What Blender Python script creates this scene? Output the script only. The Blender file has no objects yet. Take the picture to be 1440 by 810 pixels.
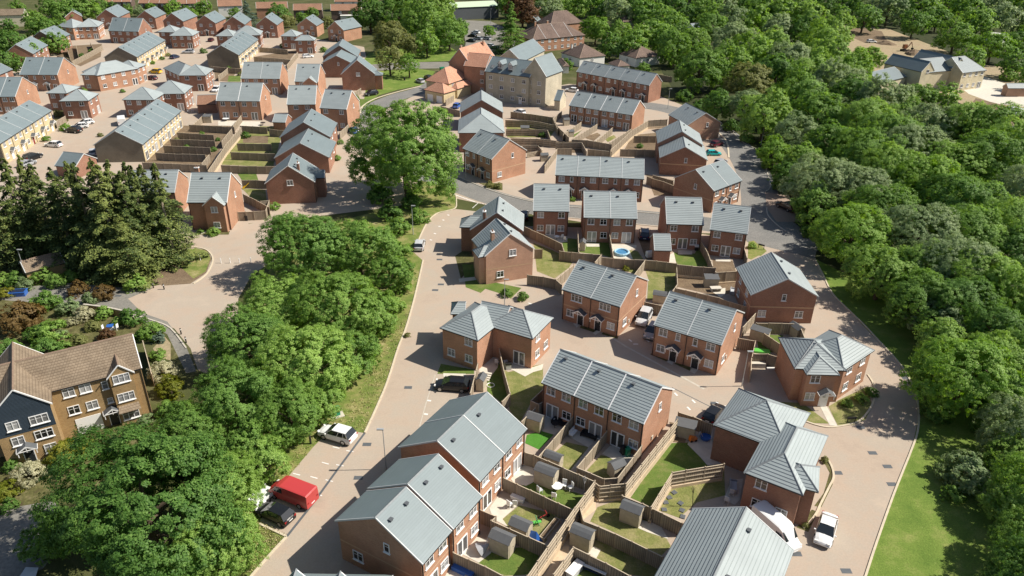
import bpy, bmesh, math, random
import numpy as np
from mathutils import Matrix, Vector
random.seed(7)
SC = bpy.context.scene
COL = SC.collection
# ---------------------------------------------------------------- camera, sky, sun, exposure
FOC, PITCH, CAMH, ROLL = 1050.0, math.radians(27.947), 57.296, math.radians(0.842)   # focal length in pixels of a 1440 px wide frame
_fw = np.array([0, math.cos(PITCH), -math.sin(PITCH)])
_u0 = np.array([0, math.sin(PITCH), math.cos(PITCH)]); _r0 = np.array([1.0, 0, 0])
_rt = _r0*math.cos(ROLL)+_u0*math.sin(ROLL); _up = _u0*math.cos(ROLL)-_r0*math.sin(ROLL)
def G(px, py, z=0.0):
    """photo pixel -> world point on the level z"""
    d = _fw+_rt*((px-720)/FOC)+_up*((405-py)/FOC)
    t = (z-CAMH)/d[2]
    return Vector((d[0]*t, d[1]*t, z))
def depth_of(p):
    return float(np.dot(np.array([p[0], p[1], p[2]-CAMH]), _fw))
cam_d = bpy.data.cameras.new('camera'); cam = bpy.data.objects.new('camera', cam_d); COL.objects.link(cam)
cam_d.sensor_width = 36.0; cam_d.lens = 36.0*FOC/1440.0; cam_d.clip_end = 6000
m = Matrix(((_rt[0], _up[0], -_fw[0]), (_rt[1], _up[1], -_fw[1]), (_rt[2], _up[2], -_fw[2]))).to_4x4()
m.translation = Vector((0, 0, CAMH)); cam.matrix_world = m
SC.camera = cam
SUN_EL, SUN_AZ = math.radians(45), math.radians(3)          # azimuth measured from +X, sun to the right
wd = bpy.data.worlds.new('World'); SC.world = wd; wd.use_nodes = True
nt = wd.node_tree; bg = nt.nodes['Background']; sky = nt.nodes.new('ShaderNodeTexSky')
sky.sky_type = 'NISHITA'; sky.sun_disc = False; sky.sun_elevation = SUN_EL; sky.sun_rotation = math.pi/2-SUN_AZ
sky.air_density = 1.0; sky.dust_density = 1.2
nt.links.new(sky.outputs[0], bg.inputs[0]); bg.inputs[1].default_value = 0.068
sd = bpy.data.lights.new('sun', 'SUN'); sd.energy = 5.0; sd.angle = math.radians(0.53); sd.color = (1.0, 0.93, 0.82)
so = bpy.data.objects.new('sun', sd); COL.objects.link(so)
sv = Vector((math.cos(SUN_AZ)*math.cos(SUN_EL), math.sin(SUN_AZ)*math.cos(SUN_EL), math.sin(SUN_EL)))
so.rotation_euler = sv.to_track_quat('Z', 'Y').to_euler(); so.location = (60, 60, 90)
SC.view_settings.view_transform = 'Standard'; SC.view_settings.look = 'None'; SC.view_settings.exposure = 0.45; SC.view_settings.gamma = 1.0

# ---------------------------------------------------------------- materials
MATS = {}
def newmat(name):
    mt = bpy.data.materials.new(name); mt.use_nodes = True
    MATS[name] = mt
    return mt, mt.node_tree.nodes, mt.node_tree.links, mt.node_tree.nodes['Principled BSDF']
def hexc(c): return (c[0], c[1], c[2], 1)
def plain(name, c, rough=0.7, var=0.12, scale=3.0, metal=0.0, spec=0.4, bump=0.0):
    mt, N, L, P = newmat(name)
    P.inputs['Roughness'].default_value = rough; P.inputs['Metallic'].default_value = metal
    P.inputs['Specular IOR Level'].default_value = spec
    if var > 0:
        tc = N.new('ShaderNodeTexCoord'); nz = N.new('ShaderNodeTexNoise'); nz.inputs['Scale'].default_value = scale; nz.inputs['Detail'].default_value = 5
        rp = N.new('ShaderNodeMapRange'); rp.inputs[3].default_value = 1-var; rp.inputs[4].default_value = 1+var
        rp.inputs[1].default_value = .25; rp.inputs[2].default_value = .75
        mx = N.new('ShaderNodeVectorMath'); mx.operation = 'SCALE'; mx.inputs[0].default_value = c[:3]
        L.new(tc.outputs['Object'], nz.inputs[0]); L.new(nz.outputs[0], rp.inputs[0]); L.new(rp.outputs[0], mx.inputs[3]); L.new(mx.outputs[0], P.inputs['Base Color'])
        if bump:
            b = N.new('ShaderNodeBump'); b.inputs['Strength'].default_value = bump; b.inputs['Distance'].default_value = .05
            L.new(nz.outputs[0], b.inputs['Height']); L.new(b.outputs[0], P.inputs['Normal'])
    else: P.inputs['Base Color'].default_value = hexc(c)
    return mt
def bricky(name, c1, c2, mortar, bw, bh, ms, rough=0.85, big=0.2, bump=0.3, coord='UV', spec=0.3, bigscale=.25, saw=False, lip=.24):
    """courses of bricks, tiles or paviours in metres, with broad uneven weathering"""
    mt, N, L, P = newmat(name)
    tc = N.new('ShaderNodeTexCoord'); br = N.new('ShaderNodeTexBrick')
    br.inputs['Color1'].default_value = hexc(c1); br.inputs['Color2'].default_value = hexc(c2); br.inputs['Mortar'].default_value = hexc(mortar)
    br.inputs['Scale'].default_value = 1; br.inputs['Mortar Size'].default_value = ms; br.inputs['Brick Width'].default_value = bw; br.inputs['Row Height'].default_value = bh
    br.inputs['Mortar Smooth'].default_value = .2; br.inputs['Bias'].default_value = -.1
    L.new(tc.outputs[coord], br.inputs[0])
    nz = N.new('ShaderNodeTexNoise'); nz.inputs['Scale'].default_value = bigscale; nz.inputs['Detail'].default_value = 6; nz.inputs['Roughness'].default_value = .65
    oi = N.new('ShaderNodeObjectInfo'); ad = N.new('ShaderNodeVectorMath'); ad.operation = 'ADD'
    L.new(tc.outputs[coord], ad.inputs[0]); L.new(oi.outputs['Random'], ad.inputs[1]); L.new(ad.outputs[0], nz.inputs[0])
    rp = N.new('ShaderNodeMapRange'); rp.inputs[1].default_value = .3; rp.inputs[2].default_value = .7; rp.inputs[3].default_value = 1-big; rp.inputs[4].default_value = 1+big
    L.new(nz.outputs[0], rp.inputs[0])
    ov = N.new('ShaderNodeMapRange'); ov.inputs[3].default_value = .93; ov.inputs[4].default_value = 1.07; L.new(oi.outputs['Random'], ov.inputs[0])
    pr = N.new('ShaderNodeMath'); pr.operation = 'MULTIPLY'; L.new(rp.outputs[0], pr.inputs[0]); L.new(ov.outputs[0], pr.inputs[1])
    mx = N.new('ShaderNodeVectorMath'); mx.operation = 'SCALE'
    L.new(br.outputs[0], mx.inputs[0]); L.new(pr.outputs[0], mx.inputs[3])
    L.new(mx.outputs[0], P.inputs['Base Color'])
    P.inputs['Roughness'].default_value = rough; P.inputs['Specular IOR Level'].default_value = spec
    if bump:
        b = N.new('ShaderNodeBump'); b.inputs['Strength'].default_value = bump; b.inputs['Distance'].default_value = .03
        if saw:                                            # overlapping courses: the lower edge of each row is a small step facing down the slope
            sp = N.new('ShaderNodeSeparateXYZ'); L.new(tc.outputs[coord], sp.inputs[0])
            d = N.new('ShaderNodeMath'); d.operation = 'DIVIDE'; d.inputs[1].default_value = bh; L.new(sp.outputs[1], d.inputs[0])
            f = N.new('ShaderNodeMath'); f.operation = 'FRACT'; L.new(d.outputs[0], f.inputs[0])
            lt = N.new('ShaderNodeMath'); lt.operation = 'LESS_THAN'; lt.inputs[1].default_value = lip; L.new(f.outputs[0], lt.inputs[0])
            mc = N.new('ShaderNodeMix'); mc.data_type = 'RGBA'; mc.inputs[6].default_value = (.5, .525, 1, 1); mc.inputs[7].default_value = (.5, .23, .92, 1); L.new(lt.outputs[0], mc.inputs[0])
            nm = N.new('ShaderNodeNormalMap'); nm.uv_map = 'UVMap'; L.new(mc.outputs[2], nm.inputs['Color']); nm.inputs['Strength'].default_value = 1.0
            L.new(nm.outputs[0], P.inputs['Normal']); return mt
        else:
            b.invert = True; L.new(br.outputs[1], b.inputs['Height'])
        L.new(b.outputs[0], P.inputs['Normal'])
    return mt
bricky('red_brick', (.305, .14, .092), (.235, .105, .07), (.36, .27, .2), .225, .075, .008)
bricky('orange_brick', (.43, .222, .137), (.345, .165, .10), (.42, .32, .23), .225, .075, .008)
bricky('buff_brick', (.58, .475, .285), (.51, .41, .235), (.5, .42, .28), .225, .075, .008)
bricky('stone_brick', (.52, .475, .37), (.46, .42, .32), (.42, .36, .26), .225, .075, .008)
bricky('cream_brick', (.66, .58, .40), (.60, .52, .34), (.6, .53, .4), .225, .075, .008)
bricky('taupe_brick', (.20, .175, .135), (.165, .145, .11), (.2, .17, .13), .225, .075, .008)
bricky('tan_brick', (.40, .27, .125), (.32, .20, .09), (.36, .27, .16), .225, .075, .008)
bricky('pink_brick', (.46, .27, .18), (.40, .22, .15), (.40, .30, .23), .225, .075, .008)
bricky('grey_tile', (.31, .352, .356), (.285, .325, .33), (.275, .31, .316), 6.0, .37, .012, rough=.55, big=.07, bump=.5, saw=True, spec=.35, lip=.22)
bricky('grey_slate', (.178, .22, .232), (.165, .205, .216), (.155, .19, .2), 3.0, .25, .006, rough=.5, big=.06, bump=.25, saw=True, spec=.4, lip=.07)
bricky('dark_slate', (.125, .15, .185), (.11, .133, .167), (.08, .1, .12), .5, .3, .012, rough=.5, big=.12, bump=.3, saw=True)
bricky('red_tile', (.56, .31, .21), (.48, .25, .165), (.3, .12, .07), .28, .28, .014, big=.12, bump=.4, saw=True)
bricky('brown_tile', (.245, .192, .135), (.205, .157, .108), (.12, .085, .06), .33, .34, .02, big=.2, bump=.5, saw=True, bigscale=.5, lip=.2)
bricky('rust_tile', (.34, .19, .125), (.28, .155, .10), (.14, .08, .05), .3, .33, .02, big=.15, bump=.4, saw=True)
bricky('umber_tile', (.19, .135, .11), (.15, .105, .085), (.06, .045, .04), .3, .3, .02, big=.2, bump=.4, saw=True)
bricky('fence_board', (.34, .285, .215), (.275, .228, .17), (.08, .06, .045), .115, 9.0, .010, rough=.85, big=.18, bump=.35, coord='Object', bigscale=.7)
bricky('weatherboard', (.045, .065, .09), (.04, .058, .08), (.015, .02, .028), 4.0, .16, .012, rough=.6, big=.06, bump=.5, saw=True)
plain('white_upvc', (.80, .80, .79), .35, .03)
plain('white_render', (.74, .73, .69), .8, .06)
plain('cream_render', (.66, .60, .44), .8, .06)
plain('ridge_grey', (.19, .21, .222), .6, .15)
plain('ridge_brown', (.20, .14, .10), .7, .2)
plain('ridge_red', (.46, .24, .17), .7, .2)
plain('verge_strip', (.50, .52, .52), .6, .06)
plain('gutter_black', (.025, .025, .028), .5, .0)
plain('lead_grey', (.10, .11, .12), .6, .1)
plain('string_course', (.50, .33, .21), .85, .08)
plain('door_dark', (.022, .025, .03), .4, .0)
plain('door_white', (.78, .78, .76), .4, .0)
plain('door_red', (.22, .03, .025), .4, .0)
plain('concrete', (.48, .44, .37), .9, .14, 2.0)
plain('kerb_cream', (.55, .48, .36), .9, .12, 2.0)
plain('patio_slab', (.58, .54, .46), .9, .12, 1.2)
plain('wood_post', (.36, .29, .21), .85, .15)
plain('rail_wood', (.50, .42, .31), .85, .12)
plain('retaining', (.54, .43, .30), .9, .16, 1.3)
plain('shed_wood', (.42, .37, .28), .8, .14, 2.0)
plain('shed_felt', (.105, .11, .115), .85, .1)
plain('green_sheet', (.50, .62, .44), .6, .06)
plain('tar_lamp', (.42, .44, .44), .45, .03, metal=.3)
plain('bark', (.10, .075, .05), .9, .25, 6.0)
plain('bark_grey', (.24, .20, .15), .9, .25, 6.0)
plain('tyre', (.015, .015, .016), .8, .0)
plain('rim', (.45, .46, .47), .3, .0, metal=.8)
plain('lamp_glass', (.75, .76, .74), .15, .0)
plain('tail_red', (.35, .01, .01), .25, .0)
plain('plastic_black', (.02, .02, .022), .5, .0)
for n_, c_ in dict(white=(.74, .75, .75), silver=(.50, .52, .54), grey=(.32, .33, .35), black=(.012, .013, .015), navy=(.02, .03, .07), blue=(.03, .12, .42),
                   red=(.46, .05, .05), yellow=(.75, .46, .02), teal=(.02, .42, .42), maroon=(.09, .015, .025), orange=(.7, .2, .03), green=(.02, .25, .13), lime=(.12, .5, .08), cream=(.65, .58, .42), rust=(.22, .085, .04)).items():
    plain('paint_'+n_, c_, .28, .0, spec=.6)
def glassmat():
    mt, N, L, P = newmat('glass'); P.inputs['Base Color'].default_value = (.03, .035, .04, 1); P.inputs['Roughness'].default_value = .08; P.inputs['Specular IOR Level'].default_value = .8
    tc = N.new('ShaderNodeTexCoord'); oi = N.new('ShaderNodeObjectInfo'); rp = N.new('ShaderNodeMapRange')
    rp.inputs[1].default_value = .25; rp.inputs[2].default_value = 1.0; rp.inputs[3].default_value = .02; rp.inputs[4].default_value = .42
    L.new(oi.outputs['Random'], rp.inputs[0])                # some panes paler: blinds and curtains, and sky reflection put into the colour
    cb = N.new('ShaderNodeCombineColor'); [L.new(rp.outputs[0], cb.inputs[i]) for i in range(3)]
    L.new(cb.outputs[0], P.inputs['Base Color'])
glassmat()
plain('car_glass', (.02, .024, .028), .06, .0, spec=.9)
def groundmat(name, stops, scale, rough=.95, bump=.3, fine=9.0, fv=.18, fleck=None):
    mt, N, L, P = newmat(name); P.inputs['Roughness'].default_value = rough; P.inputs['Specular IOR Level'].default_value = .2
    tc = N.new('ShaderNodeTexCoord'); nz = N.new('ShaderNodeTexNoise'); nz.inputs['Scale'].default_value = scale; nz.inputs['Detail'].default_value = 9; nz.inputs['Roughness'].default_value = .68
    rp = N.new('ShaderNodeValToRGB'); cr = rp.color_ramp
    while len(cr.elements) < len(stops): cr.elements.new(.5)
    for e, (p, c) in zip(cr.elements, stops): e.position = p; e.color = hexc(c)
    L.new(tc.outputs['Object'], nz.inputs[0]); L.new(nz.outputs[0], rp.inputs[0])
    n2 = N.new('ShaderNodeTexNoise'); n2.inputs['Scale'].default_value = fine; n2.inputs['Detail'].default_value = 4; L.new(tc.outputs['Object'], n2.inputs[0])
    mr = N.new('ShaderNodeMapRange'); mr.inputs[1].default_value = .3; mr.inputs[2].default_value = .7; mr.inputs[3].default_value = 1-fv; mr.inputs[4].default_value = 1+fv; L.new(n2.outputs[0], mr.inputs[0])
    mx = N.new('ShaderNodeVectorMath'); mx.operation = 'SCALE'; L.new(rp.outputs[0], mx.inputs[0]); L.new(mr.outputs[0], mx.inputs[3]); L.new(mx.outputs[0], P.inputs['Base Color'])
    if fleck:                                              # flower heads and dry stalks
        n3 = N.new('ShaderNodeTexNoise'); n3.inputs['Scale'].default_value = 2.6; n3.inputs['Detail'].default_value = 7; n3.inputs['Roughness'].default_value = .8; L.new(tc.outputs['Object'], n3.inputs[0])
        st = N.new('ShaderNodeMapRange'); st.inputs[1].default_value = .62; st.inputs[2].default_value = .68; L.new(n3.outputs[0], st.inputs[0])
        mf = N.new('ShaderNodeMix'); mf.data_type = 'RGBA'; mf.inputs[7].default_value = hexc(fleck); L.new(st.outputs[0], mf.inputs[0]); L.new(mx.outputs[0], mf.inputs[6]); L.new(mf.outputs[2], P.inputs['Base Color'])
    if bump:
        b = N.new('ShaderNodeBump'); b.inputs['Strength'].default_value = bump; b.inputs['Distance'].default_value = .15; L.new(n2.outputs[0], b.inputs['Height']); L.new(b.outputs[0], P.inputs['Normal'])
    return mt
groundmat('ground', [(.3, (.05, .055, .02)), (.5, (.075, .085, .028)), (.68, (.13, .115, .06))], .12)
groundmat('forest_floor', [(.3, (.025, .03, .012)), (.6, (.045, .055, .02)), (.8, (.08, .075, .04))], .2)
groundmat('verge_grass', [(.28, (.09, .14, .03)), (.46, (.15, .19, .045)), (.58, (.25, .235, .09)), (.72, (.42, .36, .2))], .4, fine=5, fleck=(.46, .42, .22))
groundmat('green_grass', [(.3, (.09, .155, .025)), (.52, (.14, .205, .038)), (.72, (.24, .26, .08))], .3, fine=6, fleck=(.34, .36, .14))
groundmat('lawn_green', [(.3, (.075, .135, .025)), (.52, (.115, .165, .035)), (.72, (.2, .2, .075))], .5, fine=7, fleck=(.22, .2, .09))
groundmat('lawn_dry', [(.3, (.12, .15, .04)), (.48, (.19, .2, .065)), (.7, (.31, .265, .135))], .5, fine=6, fleck=(.11, .155, .04))
groundmat('astro', [(.3, (.065, .20, .025)), (.7, (.08, .235, .035))], .5)
groundmat('soil', [(.3, (.13, .09, .06)), (.55, (.19, .14, .09)), (.8, (.26, .2, .13))], .5, fine=4)
groundmat('sand', [(.3, (.24, .18, .11)), (.46, (.36, .28, .18)), (.58, (.30, .25, .15)), (.74, (.47, .39, .27))], .2, fine=2)
groundmat('asphalt', [(.3, (.17, .17, .162)), (.55, (.205, .2, .188)), (.8, (.25, .24, .222))], .25, fine=3, bump=.1)
groundmat('asphalt_old', [(.3, (.17, .165, .15)), (.55, (.22, .21, .185)), (.8, (.27, .25, .22))], .3, fine=3, bump=.1)
groundmat('paving', [(.3, (.365, .295, .235)), (.45, (.42, .338, .265)), (.55, (.40, .34, .275)), (.7, (.45, .372, .292))], .16, fine=5.0, bump=.05, fv=.05)
groundmat('paving_red', [(.25, (.30, .225, .18)), (.5, (.33, .25, .20)), (.75, (.36, .275, .22))], .2, fine=5, bump=.05, fv=.05)
groundmat('bed_soil', [(.3, (.07, .05, .03)), (.5, (.10, .10, .035)), (.7, (.2, .17, .09))], .8, fine=4)
plain('white_line', (.72, .70, .66), .8, .12, 4.0)
plain('pool_blue', (.07, .23, .42), .2, .15); plain('pool_rim', (.36, .58, .72), .5, .05)
def leafmat(name, c, c2, trans=.45):
    mt, N, L, P = newmat(name); out = N['Material Output']
    oi = N.new('ShaderNodeObjectInfo'); ge = N.new('ShaderNodeNewGeometry'); tc = N.new('ShaderNodeTexCoord')
    nz = N.new('ShaderNodeTexNoise'); nz.inputs['Scale'].default_value = 2.6; nz.inputs['Detail'].default_value = 3; L.new(tc.outputs['Object'], nz.inputs[0])
    a = N.new('ShaderNodeMath'); a.operation = 'ADD'; L.new(nz.outputs[0], a.inputs[0])
    s = N.new('ShaderNodeMath'); s.operation = 'MULTIPLY_ADD'; s.inputs[1].default_value = .55; s.inputs[2].default_value = -.27; L.new(ge.outputs['Random Per Island'], s.inputs[0]); L.new(s.outputs[0], a.inputs[1])
    a2 = N.new('ShaderNodeMath'); a2.operation = 'MULTIPLY_ADD'; a2.inputs[1].default_value = .3; a2.inputs[2].default_value = -.15; L.new(oi.outputs['Random'], a2.inputs[0])
    a3 = N.new('ShaderNodeMath'); a3.operation = 'ADD'; L.new(a.outputs[0], a3.inputs[0]); L.new(a2.outputs[0], a3.inputs[1])
    rp = N.new('ShaderNodeValToRGB'); rp.color_ramp.elements[0].position = .25; rp.color_ramp.elements[1].position = .8
    rp.color_ramp.elements[0].color = hexc(c); rp.color_ramp.elements[1].color = hexc(c2); L.new(a3.outputs[0], rp.inputs[0])
    P.inputs['Roughness'].default_value = .55; P.inputs['Specular IOR Level'].default_value = .3; L.new(rp.outputs[0], P.inputs['Base Color'])
    tr = N.new('ShaderNodeBsdfTranslucent'); hs = N.new('ShaderNodeHueSaturation'); hs.inputs['Saturation'].default_value = 1.15; hs.inputs['Value'].default_value = 1.35; hs.inputs['Hue'].default_value = .49
    L.new(rp.outputs[0], hs.inputs['Color']); L.new(hs.outputs[0], tr.inputs[0])
    ms = N.new('ShaderNodeMixShader'); ms.inputs[0].default_value = trans; L.new(P.outputs[0], ms.inputs[1]); L.new(tr.outputs[0], ms.inputs[2]); L.new(ms.outputs[0], out.inputs[0])
leafmat('leaf_mid', (0.113, 0.226, 0.041), (0.282, 0.439, 0.104))
leafmat('leaf_dark', (0.082, 0.182, 0.036), (0.225, 0.377, 0.088))
leafmat('leaf_light', (0.173, 0.305, 0.059), (0.371, 0.525, 0.140))
leafmat('leaf_lime', (.165, .315, .044), (.31, .46, .10))
leafmat('leaf_grey', (0.186, 0.275, 0.116), (0.384, 0.464, 0.244))
leafmat('leaf_olive', (0.179, 0.213, 0.061), (0.371, 0.378, 0.152))
leafmat('leaf_conifer', (.045, .078, .020), (.23, .27, .072), .12)
leafmat('leaf_brown', (.11, .055, .025), (.19, .11, .05))
leafmat('leaf_rust', (.15, .10, .035), (.24, .165, .06))
leafmat('leaf_cream', (.30, .31, .17), (.62, .60, .42))
leafmat('leaf_yellow', (.15, .19, .02), (.30, .30, .045))
leafmat('leaf_blue', (0.08, 0.13, 0.085), (0.15, 0.21, 0.15), .12)

# ---------------------------------------------------------------- helpers
class MB:
    """collects faces with a material and metric uv each"""
    def __init__(s): s.v = []; s.f = []; s.m = []; s.uv = []
    def face(s, pts, m=0, uv=None):
        b = len(s.v); s.v += [tuple(p) for p in pts]; s.f.append(tuple(range(b, b+len(pts)))); s.m.append(m)
        if uv is None:
            p0 = Vector(pts[0]); e = (Vector(pts[1])-p0)
            n = Vector((0, 0, 0))
            for i in range(1, len(pts)-1): n += (Vector(pts[i])-p0).cross(Vector(pts[i+1])-p0)
            n = n.normalized() if n.length > 1e-9 else Vector((0, 0, 1))
            if abs(n.z) > .9: ux = Vector((1, 0, 0))
            else: ux = Vector((-n.y, n.x, 0)).normalized()
            uy = n.cross(ux)
            uv = [((Vector(p)).dot(ux), (Vector(p)).dot(uy)) for p in pts]
        s.uv.append(uv)
    def box(s, c, d, m=0, rz=0.0, top=None):
        x, y, z = d[0]/2, d[1]/2, d[2]/2
        M = Matrix.Translation(Vector(c)) @ Matrix.Rotation(rz, 4, 'Z')
        P = [M @ Vector(p) for p in ((-x, -y, -z), (x, -y, -z), (x, y, -z), (-x, y, -z), (-x, -y, z), (x, -y, z), (x, y, z), (-x, y, z))]
        for i, q in enumerate(((0, 3, 2, 1), (4, 5, 6, 7), (0, 1, 5, 4), (1, 2, 6, 5), (2, 3, 7, 6), (3, 0, 4, 7))):
            s.face([P[k] for k in q], (top if (top is not None and i == 1) else m))
    def tube(s, a, b, r0, r1=None, m=0, n=8, cap=True):
        a = Vector(a); b = Vector(b); r1 = r0 if r1 is None else r1
        d = (b-a).normalized(); t = d.orthogonal().normalized(); w = d.cross(t)
        A = [a+(t*math.cos(2*math.pi*i/n)+w*math.sin(2*math.pi*i/n))*r0 for i in range(n)]
        B = [b+(t*math.cos(2*math.pi*i/n)+w*math.sin(2*math.pi*i/n))*r1 for i in range(n)]
        for i in range(n):
            j = (i+1) % n; s.face([A[i], A[j], B[j], B[i]], m)
        if cap: s.face(B, m); s.face(A[::-1], m)
    def mesh(s, name, mats, smooth=False):
        me = bpy.data.meshes.new(name); me.from_pydata(s.v, [], s.f)
        ul = me.uv_layers.new(name='UVMap')
        ul.data.foreach_set('uv', [c for uv in s.uv for p in uv for c in p])
        for mm in mats: me.materials.append(MATS[mm])
        me.polygons.foreach_set('material_index', s.m)
        if smooth: me.polygons.foreach_set('use_smooth', [True]*len(s.f))
        me.update(); return me
    def build(s, name, mats, parent=None, smooth=False):
        return link(name, s.mesh(name, mats, smooth), parent)
def link(name, me, parent=None, mat=None):
    o = bpy.data.objects.new(name, me); COL.objects.link(o)
    if parent is not None: o.parent = parent
    if mat is not None: o.matrix_basis = mat
    return o
def thing(name, label, cat, loc=(0, 0, 0), rz=0.0, group=None):
    o = bpy.data.objects.new(name, None); COL.objects.link(o); o.location = loc; o.rotation_euler = (0, 0, rz); o.empty_display_size = .3
    return tag(o, label, cat, group)
def tag(o, label, cat, group=None, kind=None):
    o['label'] = label; o['category'] = cat
    if group: o['group'] = group
    if kind: o['kind'] = kind
    return o
def structure(o, label=None):
    o['kind'] = 'structure'
    if label: o['label'] = label
    return o
def frame(x, y, rz, z=0.0): return Matrix.Translation((x, y, z)) @ Matrix.Rotation(rz, 4, 'Z')

# ---------------------------------------------------------------- ground sheets
LEVEL = {}
def sheet(name, px, mat, lvl=1, label=None, world=False):
    P = [Vector(p) for p in px] if world else [G(*p) for p in px]
    z = lvl*.004+.0004*(LEVEL.setdefault(lvl, 0) % 8); LEVEL[lvl] += 1
    me = bpy.data.meshes.new(name); me.from_pydata([(p.x, p.y, z) for p in P], [], [tuple(range(len(P)))]); me.update()
    if me.polygons[0].normal.z < 0: me.flip_normals()
    me.materials.append(MATS[mat]); o = link(name, me); structure(o, label); return o
def ribbon(pts, w):
    """left and right borders of a strip of width w along world points"""
    Lf, Rt = [], []
    for i, p in enumerate(pts):
        a = pts[max(i-1, 0)]; b = pts[min(i+1, len(pts)-1)]; d = (b-a); d.z = 0; d.normalize(); n = Vector((-d.y, d.x, 0))
        Lf.append(p+n*w/2); Rt.append(p-n*w/2)
    return Lf, Rt
def smooth_line(P, k=5):
    out = []
    n = len(P)
    for i in range(n-1):
        p0, p1, p2, p3 = P[max(i-1, 0)], P[i], P[i+1], P[min(i+2, n-1)]
        for j in range(k):
            t = j/k
            out.append(.5*((2*p1)+(p2-p0)*t+(2*p0-5*p1+4*p2-p3)*t*t+(3*p1-p0-3*p2+p3)*t**3))
    out.append(P[-1]); return out
def road(name, px, w, mat, lvl, curve=True, label=None):
    P = [G(*p) for p in px]
    if curve: P = smooth_line(P)
    a, b = ribbon(P, w); return sheet(name, a+b[::-1], mat, lvl, label, world=True)
def kerb(px, w=.22, h=.11, mat='kerb_cream', curve=True, name='kerb'):
    P = [G(*p) for p in px]
    if curve and len(P) > 2: P = smooth_line(P, 4)
    a, b = ribbon(P, w); M = MB()
    for i in range(len(P)-1):
        A, B, C, D = b[i], b[i+1], a[i+1], a[i]; up = Vector((0, 0, h))
        M.face([A+up, B+up, C+up, D+up]); M.face([A, B, B+up, A+up]); M.face([C, D, D+up, C+up])
    return structure(M.build(name, [mat]))
def dashes(px, n, length, w, lvl=4, name='road_marking'):
    """n painted dashes along a pixel line, as one marking"""
    A, B = G(*px[0]), G(*px[1]); d = (B-A).normalized(); nrm = Vector((-d.y, d.x, 0)); M = MB(); z = Vector((0, 0, lvl*.004+.003))
    for i in range(n):
        c = A.lerp(B, (i+.5)/n); M.face([c-d*length/2-nrm*w/2+z, c+d*length/2-nrm*w/2+z, c+d*length/2+nrm*w/2+z, c-d*length/2+nrm*w/2+z])
    return structure(M.build(name, ['white_line']))
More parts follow.
